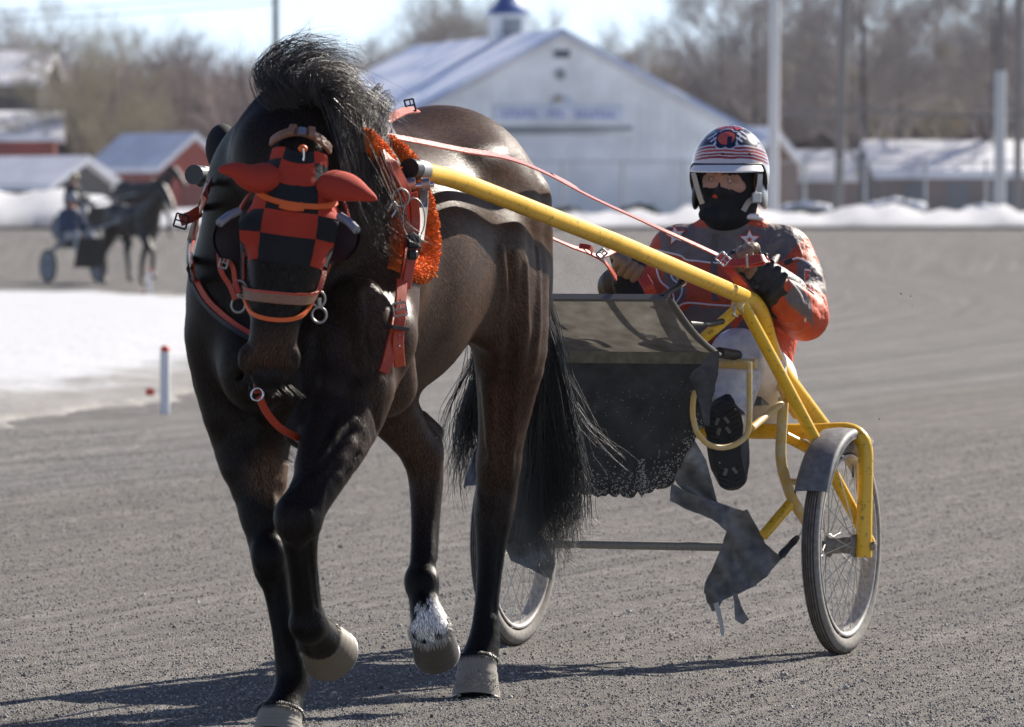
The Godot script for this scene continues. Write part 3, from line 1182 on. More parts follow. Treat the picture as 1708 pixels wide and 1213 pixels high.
func build_horse() -> void:
	build_horse_body()
	var base := hz(0.65, 0, 0)
	var t := thing("horse", "dark bay harness horse walking towards the viewer, head tucked, pulling the yellow cart", "horse", base)
	var mb := MB.new()
	hb.skin(mb, FINE)
	for i in mb.v.size():
		mb.c[i] = horse_coat(mb.v[i])
	part("body", mb, M.coat, t)
	coat_hair(mb, t)
	# hooves
	hoof(t, P(467, 1194, 16.10), P(463, 1226, 16.08), 0.054, 0.066, M.hoof_pale, M.hair_black)
	hoof(t, P(533, 1064, 16.0), P(551, 1092, 16.07), 0.052, 0.071, M.hoof_horn, M.hair_black)
	hoof(t, P(719, 1055, 16.91), P(728, 1092, 16.98), 0.055, 0.061, M.hoof_dark, M.hair_white)
	hoof(t, P(796, 1106, 17.43), P(794, 1164, 17.40), 0.051, 0.067, M.hoof_pale, M.hair_black)
	for e in t.get_children():
		e.set_meta("of", 0)
		e.remove_meta("of")
	# mane: a forelock thrown up over the poll, and locks blown over the near side
	var hair := MB.new()
	lock(hair, [P(492, 172, 15.88), P(455, 160, 15.86), P(445, 118, 15.90), P(478, 90, 15.93), P(530, 74, 15.95), P(580, 72, 15.95), P(588, 92, 15.95)], 130, 0.03, 0.05, 0.0009, 0.03)
	lock(hair, [P(502, 168, 15.88), P(470, 140, 15.86), P(480, 105, 15.90), P(530, 100, 15.92), P(570, 130, 15.92), P(585, 190, 15.95)], 190, 0.032, 0.065, 0.0009, 0.03)
	lock(hair, [P(515, 165, 15.86), P(508, 146, 15.84), P(520, 125, 15.85), P(560, 128, 15.88), P(600, 165, 15.92), P(640, 205, 16.0)], 190, 0.036, 0.055, 0.0009, 0.028)
	lock(hair, [P(548, 172, 15.88), P(550, 155, 15.84), P(570, 160, 15.85), P(610, 190, 15.92), P(640, 250, 16.0)], 110, 0.038, 0.065, 0.0009, 0.03)
	lock(hair, [P(470, 150, 15.9), P(455, 110, 15.9), P(490, 75, 15.9), P(520, 45, 15.92), P(528, 22, 15.92)], 12, 0.05, 0.03, 0.0012, 0.03)
	for i in 30:
		var s := i / 29.0
		var root := P(lerpf(525, 622, s), lerpf(152, 194, s), lerpf(15.92, 16.45, s))
		var x := lerpf(572, 632, s)
		var e := rng.randf_range(0.55, 1.0)
		lock(hair, [root, root + Vector3(0.03, 0.018, 0.04), P(x - 4, 240, lerpf(15.84, 16.15, s)), P(x + 6, 320, lerpf(15.82, 16.10, s)), P(x + 16 + rng.randf_range(-22, 22), 320 + 75 * e, lerpf(15.82, 16.06, s)), P(x + 34 + rng.randf_range(-28, 34), 320 + 125 * e, lerpf(15.85, 16.06, s))], 34, 0.04, 0.045, 0.0011, 0.026, 0.45)
	lock(hair, [P(600, 240, 15.9), P(640, 330, 15.9), P(665, 400, 15.95), P(720, 430, 16.0)], 10, 0.06, 0.05, 0.0011, 0.03)
	part("mane", hair, M.hair, t).set_meta("kind", "stuff")
	# whiskers and chest hair
	var wh := MB.new()
	for i in 26:
		var a := rng.randf_range(-0.6, 0.6)
		var b := P(452 + a * 60, 640 + rng.randf_range(-4, 4), 15.69)
		lock(wh, [b, b + Vector3(0.012 + a * 0.02, -0.02, 0.006), b + Vector3(0.03 + a * 0.03, -0.035, 0.01)], 1, 0.0, 0.004, 0.0006, 0.002, 0.6, 4)
	for i in 60:
		var b := P(474 + rng.randf_range(-6, 6), 735 + rng.randf_range(-50, 40), 16.15)
		lock(wh, [b, b + Vector3(0.02, -0.012, 0.0), b + Vector3(0.03, -0.03, 0.0)], 1, 0.0, 0.006, 0.0008, 0.003, 0.6, 4)
	part("whiskers", wh, M.hair_brown, t).set_meta("kind", "stuff")
	# tail
	var tail := MB.new()
	var dock := hz(-0.33, 0.0, 1.30)
	for i in 34:
		var s := i / 33.0
		var x := lerpf(900, 960, s)
		var e := lerpf(872, 962, s)
		var d := 17.85 + 0.05 * sin(i * 1.7)
		lock(tail, [dock + Vector3(0.03, 0, 0), P(lerpf(880, 905, s), 560, d), P(lerpf(885, 935, s), 680, d), P(lerpf(875, 960, s), 800, d), P(e - 6, 890 + rng.randf_range(-60, 20), d), P(e + 12 + rng.randf_range(-15, 20), 925 + rng.randf_range(-70, 10), d)], 50, 0.05, 0.055, 0.0014, 0.03, 0.55)
	for i in 12:
		var s := i / 11.0
		var d := 17.8
		lock(tail, [dock, P(lerpf(800, 850, s), 600, d), P(lerpf(765, 820, s), 700, d), P(lerpf(762, 815, s), 770, d), P(lerpf(752, 805, s), 835 + rng.randf_range(-40, 10), d)], 40, 0.05, 0.05, 0.0016, 0.03, 0.5)
	lock(tail, [dock, P(920, 620, 17.85), P(975, 740, 17.85), P(1010, 800, 17.85), P(1060, 850, 17.85)], 14, 0.05, 0.09, 0.001, 0.05, 0.8)
	lock(tail, [P(800, 600, 17.8), P(760, 680, 17.8), P(745, 760, 17.8), P(748, 800, 17.8)], 16, 0.03, 0.06, 0.0009, 0.03, 0.6)
	part("tail", tail, M.hair_black, t).set_meta("kind", "stuff")


# ---------------------------------------------------------------- what the horse wears
# a point on the head's surface: s runs from the poll (0) to the lips (1), deg from the middle of the face round to the image right
func on_head(s: float, deg: float, off := 0.004) -> Vector3:
	var c := P(500, 258, 15.79).lerp(P(449, 618, 15.71), s)
	var down := (P(449, 618, 15.71) - P(500, 258, 15.79)).normalized()
	var front := Vector3(0, 0, 1)
	front = (front - down * front.dot(down)).normalized()
	var right := down.cross(front).normalized()
	if right.x < 0:
		right = -right
	var dir := front * cos(deg_to_rad(deg)) + right * sin(deg_to_rad(deg))
	return fb.hit(c + dir * 0.3, -dir, off, 0.3)


# a sewn panel of the hood: rows of s, columns of degrees
func hood_panel(s0: float, s1: float, d0: float, d1: float, off: float, skew := 0.0, nv := 10, nu := 12) -> MB:
	var mb := MB.new()
	for i in nv + 1:
		for j in nu + 1:
			var u := float(j) / nu
			var s := lerpf(s0, s1, float(i) / nv) + skew * (0.25 - (u - 0.5) * (u - 0.5)) * 4.0
			mb.add(on_head(s, lerpf(d0, d1, u), off + 0.0006 * sin(i * 1.3 + j * 0.7)))
	for i in nv:
		for j in nu:
			var a := i * (nu + 1) + j
			mb.quad(a, a + nu + 1, a + nu + 2, a + 1)
	return mb


func strap_on_head(s0: float, d0: float, s1: float, d1: float, off: float, width: float, bow := 0.0, n := 16, thick := 0.005) -> MB:
	var pts := []
	var nr := []
	for i in n + 1:
		var u := float(i) / n
		var p := on_head(lerpf(s0, s1, u) + bow * 4.0 * u * (1 - u), lerpf(d0, d1, u), off)
		pts.append(p)
		nr.append(fb.grad(p))
	return MB.new().strap(pts, nr, width, thick)


# a point of the coat seen through a pixel of the photograph
func on_coat(px: float, py: float, off := 0.004) -> Vector3:
	var dir := P(px, py, 1.0) - Vector3(0, EYE, 0)
	dir = dir.normalized()
	return tb.hit(Vector3(0, EYE, 0) + dir * 14.6, dir, off, 4.5)


func strap_on_coat(px: Array, width: float, off := 0.006, thick := 0.005, n := 6) -> MB:
	var pts := []
	var nr := []
	for q in px:
		var p := on_coat(q[0], q[1], off)
		pts.append(p)
	pts = curve(pts, n)
	for p in pts:
		nr.append((tb.grad(p) + Vector3(0, 0, 0.25)).normalized())
	return MB.new().strap(pts, nr, width, thick)


func buckle(parent: Node, at: Vector3, z: Vector3, up: Vector3, w: float, h: float, m: Material) -> void:
	var b := facing(z, up)
	var mb := MB.new()
	var t := Transform3D(b, at)
	var o := [Vector3(-w, -h, 0), Vector3(w, -h, 0), Vector3(w, h, 0), Vector3(-w, h, 0), Vector3(-w, -h, 0)]
	for i in 4:
		mb.tube([t * o[i], t * o[i + 1]], 0.0028, 6)
	mb.tube([t * Vector3(-w, 0, 0), t * Vector3(w, 0, 0.001)], 0.0022, 6)
	mb.tube([t * Vector3(0, 0, 0.003), t * Vector3(0, h, 0.004)], 0.0018, 5)
	part("buckle", mb, m, parent)


func ring(parent: Node, at: Vector3, z: Vector3, r: float, thick: float, m: Material, called := "ring") -> void:
	part(called, MB.new().hoop(Transform3D(facing(z), at), r, r, thick, 22, 7), m, parent)


func build_hood() -> void:
	var base := P(480, 451, 15.64)
	var t := thing("race_hood", "orange and black checkered hood with orange ear covers on the near horse's head", "horse hood", base)
	# checks: [s0, s1, deg0, deg1, red]
	var top := -0.01
	var rows := [top, 0.045, 0.15, 0.215, 0.29, 0.40, 0.525]
	var mids := [0, 1, 0, 0, 1, 0]
	for i in 6:
		var e := 34.0 if i < 2 else 36.0
		var red: bool = mids[i] == 1
		var o := 0.0052 if red else 0.0046
		part("panel", hood_panel(rows[i] - 0.002, rows[i + 1] + 0.002, -e, e, o, 0.02 if i == 0 or i == 1 else 0.008), M.hood_red if red else M.hood_black, t)
		for q in [-1.0, 1.0]:
			if i == 5:
				part("panel", hood_panel(rows[i], rows[i + 1] + 0.0, q * e, q * 64.0, 0.0052, 0.0, 10, 8), M.hood_red, t)
				part("panel", hood_panel(rows[i], rows[i + 1] - 0.02, q * 62.0, q * 112.0, 0.0047, 0.0, 10, 8), M.hood_black, t)
			elif i == 2:
				continue
			elif i == 3:
				part("panel", hood_panel(rows[2] - 0.002, rows[4] + 0.002, q * e, q * 108.0, 0.0052), M.hood_red, t)
			else:
				part("panel", hood_panel(rows[i] - 0.002, rows[i + 1] + 0.002, q * e, q * 110.0, 0.0047), M.hood_red if i == 0 else M.hood_black, t)
	# ears laid out sideways in their covers
	var ears := [[P(452, 296, 15.74), P(420, 298, 15.70), P(392, 285, 15.68), P(364, 283, 15.67)], [P(548, 308, 15.74), P(575, 313, 15.70), P(602, 322, 15.67), P(628, 333, 15.66)]]
	for k in 2:
		var mb := MB.new()
		mb.tube(curve(ears[k], 5), [0.050, 0.052, 0.052, 0.051, 0.049, 0.047, 0.044, 0.041, 0.037, 0.033, 0.029, 0.0245, 0.020, 0.0155, 0.0105, 0.004], 18, true, 0.66, Vector3(0, 0, 1) * 0.6 + Vector3.UP)
		part("ear_cover", mb, M.hood_red, t)
	# orange cord across the brow with its tab
	part("brow_cord", strap_on_head(0.175, -72, 0.205, 68, 0.016, 0.014, 0.075, 18, 0.006), M.cord_orange, t)
	part("brow_tab", strap_on_head(0.268, -12, 0.268, 14, 0.017, 0.022, 0.008, 8, 0.006), M.cord_orange, t)
	# leather blinkers beside the eyes, a padded bar along the top of each
	for k in [[-1.0, P(397, 353, 15.66), P(366, 372, 15.57), P(370, 430, 15.57), P(402, 436, 15.64)], [1.0, P(567, 361, 15.66), P(595, 384, 15.57), P(574, 434, 15.57), P(552, 436, 15.64)]]:
		var mb := MB.new()
		var pts := [[], []]
		for i in 9:
			var u := i / 8.0
			for j in 9:
				var w := j / 8.0
				var p: Vector3 = (k[1] as Vector3).lerp(k[2], u).lerp((k[4] as Vector3).lerp(k[3], u), w)
				var bulge := sin(u * PI * 0.5) * sin(w * PI) * 0.012
				p += Vector3(k[0] * bulge * 1.1, 0, bulge * 0.4)
				pts[0].append(p)
				pts[1].append(p + Vector3(k[0] * 0.006, 0, -0.004))
		for side in 2:
			var st := mb.v.size()
			for p in pts[side]:
				mb.add(p)
			for i in 8:
				for j in 8:
					var a := st + i * 9 + j
					mb.quad(a, a + 1, a + 10, a + 9)
		part("blinker", mb, M.leather_black, t)
		var bar := MB.new()
		bar.tube([k[1], (k[1] as Vector3).lerp(k[2], 0.5) + Vector3(0, 0.004, 0), k[2]], 0.0105, 12)
		part("blinker_bar", bar, M.steel_soft, t)
	# small cap of the head check at the top
	part("check_cap", MB.new().ball(Transform3D(Basis.IDENTITY, P(505, 248, 15.68)), Vector3(0.012, 0.010, 0.012)), M.cord_orange, t)
	part("check_hook", MB.new().tube([P(506, 248, 15.66), P(507, 260, 15.66), P(506, 268, 15.66)], 0.0026, 6), M.chrome, t)


func build_bridle() -> void:
	var t := thing("bridle", "tan and orange leather bridle with steel bit rings on the near horse's face", "bridle", P(449, 545, 15.62))
	part("crown_strap", strap_on_head(-0.035, -78, -0.035, 78, 0.016, 0.026, -0.055, 22, 0.008), M.leather_tan, t)
	for a in [-24.0, 22.0]:
		part("keeper", strap_on_head(-0.093, a - 8, -0.093, a + 8, 0.024, 0.034, 0, 4, 0.007), M.leather_tan, t)
	part("check_loop", strap_on_head(-0.085, -7, -0.085, 7, 0.03, 0.022, 0, 4, 0.012), M.steel_worn, t)
	part("noseband", strap_on_head(0.655, -86, 0.625, 86, 0.009, 0.027, 0.055, 22, 0.007), M.leather_tan, t)
	part("noseband_edge", strap_on_head(0.632, -86, 0.602, 86, 0.0115, 0.007, 0.055, 22, 0.004), M.leather_red, t)
	part("nose_cord", strap_on_head(0.68, -78, 0.655, 76, 0.008, 0.011, 0.125, 22, 0.006), M.cord_orange, t)
	for q in [-1.0, 1.0]:
		part("cheek_strap", strap_on_head(0.48, q * 96, 0.655, q * 88, 0.010, 0.019, 0, 10), M.leather_red, t)
		part("cheek_strap", strap_on_head(0.10, q * 112, 0.30, q * 104, 0.020, 0.018, 0, 10), M.leather_red, t)
		var p := on_head(0.67, q * 84, 0.016)
		ring(t, p + Vector3(q * 0.004, 0.012, 0.0), Vector3(q * 0.5, 0.1, 0.9), 0.019, 0.0036, M.steel_worn)
		ring(t, p + Vector3(q * 0.006, -0.028, 0.002), Vector3(q * 0.35, 0.1, 0.9), 0.019, 0.0036, M.steel_worn)
		part("bit_cheek", MB.new().tube([p + Vector3(q * 0.006, -0.006, 0.004), p + Vector3(q * 0.006, 0.014, 0.004)], 0.006, 8), M.steel_worn, t)
	# red straps that hang in loops by the far cheek
	part("hanging_strap", MB.new().strap(curve([P(366, 410, 15.72), P(368, 450, 15.70), P(384, 478, 15.70), P(392, 500, 15.69)], 6), [Vector3(0, 0, 1), Vector3(0, 0, 1)] + range(17).map(func(_i): return Vector3(-0.2, 0, 1)), 0.013, 0.005), M.leather_red, t)
	part("hanging_strap", MB.new().strap(curve([P(372, 425, 15.70), P(388, 446, 15.68), P(392, 470, 15.68), P(398, 488, 15.66)], 6), range(19).map(func(_i): return Vector3(-0.2, 0, 1)), 0.012, 0.005), M.leather_red, t)
	buckle(t, P(373, 438, 15.67), Vector3(-0.3, 0, 1), Vector3(0.3, 1, 0), 0.010, 0.013, M.steel_worn)
	part("hanging_strap", MB.new().strap(curve([P(541, 452, 15.72), P(538, 466, 15.70), P(532, 484, 15.68)], 6), range(13).map(func(_i): return Vector3(0.3, 0, 1)), 0.014, 0.005), M.leather_red, t)
	# chin strap with its ring, down to the girth
	part("chin_tab", MB.new().strap([P(430, 640, 15.71), P(431, 655, 15.69)], [Vector3(0, 0, 1), Vector3(0, 0, 1)], 0.022, 0.006), M.leather_red, t)
	ring(t, P(429, 658, 15.68), Vector3(-0.3, 0.2, 1), 0.0155, 0.0028, M.chrome)
	var tie := curve([P(432, 662, 15.69), P(446, 690, 15.74), P(470, 716, 15.80), P(510, 736, 15.88)], 6)
	part("tie_down", MB.new().strap(tie, tie.map(func(_p): return Vector3(0.1, 0.2, 1)), 0.018, 0.005), M.leather_red, t)
	buckle(t, P(504, 733, 15.87), Vector3(0, 0.2, 1), Vector3(0.6, -0.4, 0), 0.011, 0.015, M.steel_worn)


func fleece(mb: MB, pts: Array, rad: Array, n: int) -> void:
	# a fluffy roll: a soft core and many short tufts of wool standing on it
	var c := curve(pts, 6)
	var rr := []
	for i in c.size():
		var f := float(i) / 6.0
		var a := mini(int(f), rad.size() - 2)
		rr.append(lerpf(rad[a], rad[a + 1], f - a))
	mb.col = Color(1, 1, 1)
	mb.tube(c, rr, 16, true, 0.8, Vector3(0, 0.2, 1))
	for i in n:
		var f := rng.randf() * (c.size() - 1.001)
		var a := int(f)
		var p: Vector3 = (c[a] as Vector3).lerp(c[a + 1], f - a)
		var r: float = lerpf(rr[a], rr[a + 1], f - a)
		var t: Vector3 = (c[a + 1] - c[a]).normalized()
		var dir := Vector3(rng.randfn(), rng.randfn(), rng.randfn())
		dir = (dir - t * dir.dot(t)).normalized()
		var o := p + Vector3(dir.x, dir.y, dir.z * 0.8) * r * 0.94
		var l := rng.randf_range(0.0015, 0.0055)
		var e := o + dir * l + Vector3(rng.randfn(), rng.randfn() - 0.4, rng.randfn()) * 0.0035
		mb.col = Color(1, 1, 1) * rng.randf_range(0.65, 1.25)
		mb.tube([o, o.lerp(e, 0.6), e], [0.0026, 0.0026, 0.0014], 4, false)


func build_harness() -> void:
	var t := thing("harness", "orange leather harness with fluffy orange fleece pad buckled round the near horse", "harness", P(655, 470, 16.0))
	# fleece pad: a front roll and a broad rear roll, both hanging from the withers
	var mb := MB.new()
	fleece(mb, [on_coat(606, 232, 0.0), on_coat(632, 262, 0.0), on_coat(655, 320, 0.004), on_coat(662, 390, 0.004), on_coat(664, 452, 0.004)], [0.026, 0.030, 0.030, 0.026, 0.024], 9000)
	part("fleece_pad", mb, M.fleece, t)
	mb = MB.new()
	fleece(mb, [P(640, 240, 16.36), P(674, 270, 16.34), on_coat(699, 330, 0.0), on_coat(709, 395, 0.0), on_coat(702, 446, 0.0), on_coat(678, 453, 0.0)], [0.024, 0.030, 0.030, 0.034, 0.034, 0.018], 12000)
	part("fleece_pad", mb, M.fleece, t)
	mb = MB.new()
	mb.col = Color(1, 1, 1)
	mb.ball(Transform3D(Basis.IDENTITY, P(371, 248, 16.72)), Vector3(0.045, 0.066, 0.06))
	part("fleece_pad", mb, M.pad_black, t)
	# strap over the pad, carrying the shaft
	var s := curve([P(612, 205, 16.40), on_coat(648, 264, 0.05), on_coat(676, 318, 0.045), on_coat(684, 380, 0.045), on_coat(680, 440, 0.04), on_coat(668, 500, 0.015), on_coat(657, 560, 0.010), on_coat(646, 606, 0.008)], 6)
	part("saddle_strap", MB.new().strap(s, s.map(func(_p): return Vector3(0.55, 0.1, 0.9)), 0.031, 0.006), M.leather_red, t)
	s = curve([on_coat(688, 322, 0.06), on_coat(693, 370, 0.062), on_coat(686, 430, 0.055), on_coat(677, 480, 0.03)], 6)
	part("tug_strap", MB.new().strap(s, s.map(func(_p): return Vector3(0.45, 0.1, 0.9)), 0.026, 0.006), M.leather_red, t)
	s = curve([on_coat(670, 468, 0.035), on_coat(668, 520, 0.025), on_coat(664, 570, 0.022), on_coat(667, 612, 0.02)], 6)
	part("girth_strap", MB.new().strap(s, s.map(func(_p): return Vector3(0.35, 0.1, 0.95)), 0.029, 0.006), M.leather_orange, t)
	s = curve([on_coat(664, 545, 0.016), on_coat(656, 575, 0.012), on_coat(648, 600, 0.010), on_coat(640, 622, 0.008)], 6)
	part("girth_strap", MB.new().strap(s, s.map(func(_p): return Vector3(0.2, 0.1, 0.95)), 0.026, 0.005), M.leather_red, t)
	part("strap_keeper", MB.new().strap([on_coat(652, 545, 0.034), on_coat(680, 549, 0.034)], [Vector3(0.3, 0, 1), Vector3(0.3, 0, 1)], 0.010, 0.012), M.leather_black, t)
	buckle(t, on_coat(667, 516, 0.036), Vector3(0.3, 0.05, 1), Vector3(-0.15, 1, 0), 0.017, 0.016, M.steel_worn)
	for y in [470.0, 484.0, 500.0, 534.0, 560.0, 578.0]:
		part("rivet", MB.new().ball(Transform3D(Basis.IDENTITY, on_coat(669 - (y - 470) * 0.03, y, 0.03)), Vector3(0.0025, 0.0025, 0.0016), 4, 8), M.steel_worn, t)
	# shaft holder: a bright bracket under the tip, its collar and the black clamp below
	part("shaft_bracket", MB.new().strap([P(707, 308, 16.27), P(706, 345, 16.25), on_coat(699, 400, 0.075)], [Vector3(0.2, 0.1, 1), Vector3(0.2, 0.1, 1), Vector3(0.2, 0.1, 1)], 0.024, 0.006), M.steel_worn, t)
	part("bracket_bolt", MB.new().tube([P(676, 311, 16.25), P(724, 308, 16.25)], 0.007, 10), M.chrome, t)
	for x in [686.0, 710.0]:
		part("bracket_collar", MB.new().tube([P(x - 7, 308, 16.25), P(x + 7, 307, 16.25)], 0.017, 14), M.steel_worn, t)
	part("quick_clamp", MB.new().box(Transform3D(facing(Vector3(0.2, 0.05, 1)), on_coat(690, 402, 0.085)), Vector3(0.036, 0.040, 0.020), 0.006), M.rubber, t)
	part("quick_clamp", MB.new().box(Transform3D(facing(Vector3(0.2, 0.05, 1)), on_coat(688, 425, 0.08)), Vector3(0.028, 0.026, 0.018), 0.006), M.rubber, t)
	ring(t, on_coat(668, 330, 0.06), Vector3(0.3, 0, 1), 0.022, 0.003, M.steel_worn)
	part("wire_loop", MB.new().hoop(Transform3D(facing(Vector3(0.4, 0, 1)), on_coat(690, 365, 0.085)), 0.030, 0.052, 0.0018, 20, 5), M.steel_worn, t)
	part("snap_hook", MB.new().tube(curve([on_coat(646, 352, 0.05), on_coat(655, 338, 0.055), on_coat(662, 345, 0.055), on_coat(652, 362, 0.055)], 5), 0.004, 7), M.chrome, t)
	ring(t, P(334, 303, 16.9), Vector3(0.2, 0, 1), 0.013, 0.003, M.chrome)
	# terret with its ring, the strap along the back and its buckle
	ring(t, P(639, 216, 16.45), Vector3(0.5, 0.1, 0.85), 0.026, 0.0032, M.chrome)
	s = curve([P(600, 218, 16.45), P(636, 205, 16.55), P(672, 186, 16.75), P(694, 183, 16.95)], 6)
	part("back_strap", MB.new().strap(s, s.map(func(_p): return Vector3(0.5, 0.9, 0.2)), 0.026, 0.005), M.leather_red, t)
	s = curve([P(600, 208, 16.45), P(636, 199, 16.55), P(672, 186, 16.75)], 6)
	part("back_strap", MB.new().strap(s, s.map(func(_p): return Vector3(0.5, 0.9, 0.2)), 0.018, 0.005), M.leather_orange, t)
	buckle(t, P(684, 176, 16.85), Vector3(0.5, 0.2, 0.8), Vector3(-0.2, 1, 0), 0.014, 0.016, M.leather_black)
	# breast strap round the far shoulder with a black edge, and its buckle in the air
	part("breast_strap", strap_on_coat([[352, 300], [336, 345], [322, 400], [319, 432], [326, 465], [345, 500], [372, 527], [404, 551], [450, 575]], 0.020, 0.009), M.leather_red, t)
	part("breast_strap_edge", strap_on_coat([[346, 305], [329, 350], [315, 402], [312, 434], [319, 470], [339, 506], [368, 534], [402, 557], [450, 582]], 0.012, 0.013), M.leather_black, t)
	part("loose_end", MB.new().strap([P(334, 352, 16.42), P(318, 362, 16.40), P(300, 368, 16.40)], [Vector3(0, 0, 1), Vector3(0, 0, 1), Vector3(0, 0, 1)], 0.030, 0.006), M.leather_red, t)
	buckle(t, P(302, 369, 16.38), Vector3(0, 0, 1), Vector3(0.3, 1, 0), 0.016, 0.017, M.leather_black)


func rein(called: String, px: Array, width: float, nrm: Vector3, m: Material, parent: Node) -> void:
	var pts := []
	for q in px:
		pts.append(P(q[0], q[1], q[2]))
	pts = curve(pts, 8)
	part(called, MB.new().strap(pts, pts.map(func(_p): return nrm), width, 0.004), m, parent)


func build_reins() -> void:
	var t := thing("near_rein", "orange driving rein running above the yellow shaft to the driver's gloved hand", "rein", P(1240, 432, 18.9))
	rein("rein_strap", [[604, 306, 15.95], [622, 262, 16.2], [640, 222, 16.45]], 0.020, Vector3(0.5, 0.2, 0.9), M.leather_red, t)
	rein("rein_strap", [[645, 226, 16.40], [700, 236, 16.55], [770, 250, 16.75], [842, 262, 17.0], [905, 286, 17.3], [985, 328, 17.75], [1080, 372, 18.35], [1160, 408, 18.68], [1215, 434, 18.86]], 0.024, Vector3(0.35, 0.75, 0.6), M.rein_pink, t)
	rein("rein_splice", [[925, 294, 17.66], [950, 307, 17.77], [966, 317, 17.84]], 0.028, Vector3(0.35, 0.75, 0.6), M.rein_pink, t)
	rein("hand_loop", [[1202, 424, 18.80], [1215, 438, 18.80], [1240, 437, 18.78], [1268, 431, 18.78], [1276, 434, 18.80], [1240, 441, 18.80]], 0.030, Vector3(0.1, 0.6, 0.8), M.rein_pink, t)
	rein("rein_tail", [[1208, 440, 18.83], [1226, 463, 18.80], [1243, 484, 18.84], [1248, 505, 18.92], [1222, 545, 19.0]], 0.024, Vector3(-0.2, 0.2, 1), M.leather_red, t)
	buckle(t, P(1206, 432, 18.78), Vector3(0, 0.3, 1), Vector3(0.6, -0.6, 0), 0.015, 0.017, M.chrome)
	part("keeper", MB.new().box(Transform3D(Basis(Vector3(0, 0, 1), 0.1), P(1246, 436, 18.77)), Vector3(0.007, 0.040, 0.016), 0.002), M.steel_worn, t)
	t = thing("far_rein", "orange driving rein behind the horse to the driver's other hand, with a loop", "rein", P(1000, 440, 18.8))
	rein("rein_strap", [[840, 365, 17.9], [906, 391, 18.15], [950, 410, 18.4], [980, 421, 18.55], [1008, 437, 18.68], [1028, 464, 18.75]], 0.022, Vector3(0.2, 0.6, 0.75), M.leather_red, t)
	rein("rein_strap", [[976, 418, 18.52], [996, 427, 18.6], [1012, 424, 18.66], [1026, 417, 18.72]], 0.018, Vector3(0.2, 0.6, 0.75), M.leather_red, t)
	rein("keeper", [[966, 410, 18.46], [984, 413, 18.46], [988, 421, 18.48]], 0.016, Vector3(0.2, 0.5, 0.9), M.leather_red, t)
	buckle(t, P(1004, 423, 18.6), Vector3(0, 0.4, 1), Vector3(0.5, 0.5, 0), 0.010, 0.013, M.steel_worn)
	rein("rein_tail", [[1072, 462, 18.85], [1082, 480, 18.82], [1090, 505, 18.85]], 0.034, Vector3(0, 0.2, 1), M.leather_red, t)


# ---------------------------------------------------------------- the cart
const SC := Vector3(0.495, 0, -19.3)      # under the middle of the axle
const TURN_S := 0.3665                    # 21 degrees
var SF := Vector3(-sin(TURN_S), 0, cos(TURN_S))
var SL := Vector3(cos(TURN_S), 0, sin(TURN_S))


# forward and height of the place at a given sideways distance that a pixel shows
func su(px: float, py: float, lat: float) -> Vector3:
	var k := (px - 854.0) / F_PX
	var c := cos(TURN_S)
	var s := sin(TURN_S)
	var f := (k * (-SC.z - lat * s) - SC.x - lat * c) / (k * c - s)
	var d := -(SC.z + lat * s + f * c)
	return Vector3(lat, EYE - (py - 360.0) * d / F_PX, f)


func sw(q: Vector3) -> Vector3:           # cart (sideways, up, forward) to world
	return SC + SL * q.x + Vector3.UP * q.y + SF * q.z


func sp(px: float, py: float, lat: float) -> Vector3:
	return sw(su(px, py, lat))


func mirrored(pts: Array) -> Array:
	return pts.map(func(q): return sw(Vector3(-q.x, q.y, q.z)))


func placed(pts: Array) -> Array:
	return pts.map(func(q): return sw(q))


func frame_bar(parent: Node, pts: Array, r: float, m: Material, called := "frame_tube", both := true, bend := 0.05) -> void:
	part(called, MB.new().tube(bent(placed(pts), bend, 7), r, 14), m, parent)
	if both:
		part(called, MB.new().tube(bent(mirrored(pts), bend, 7), r, 14), m, parent)


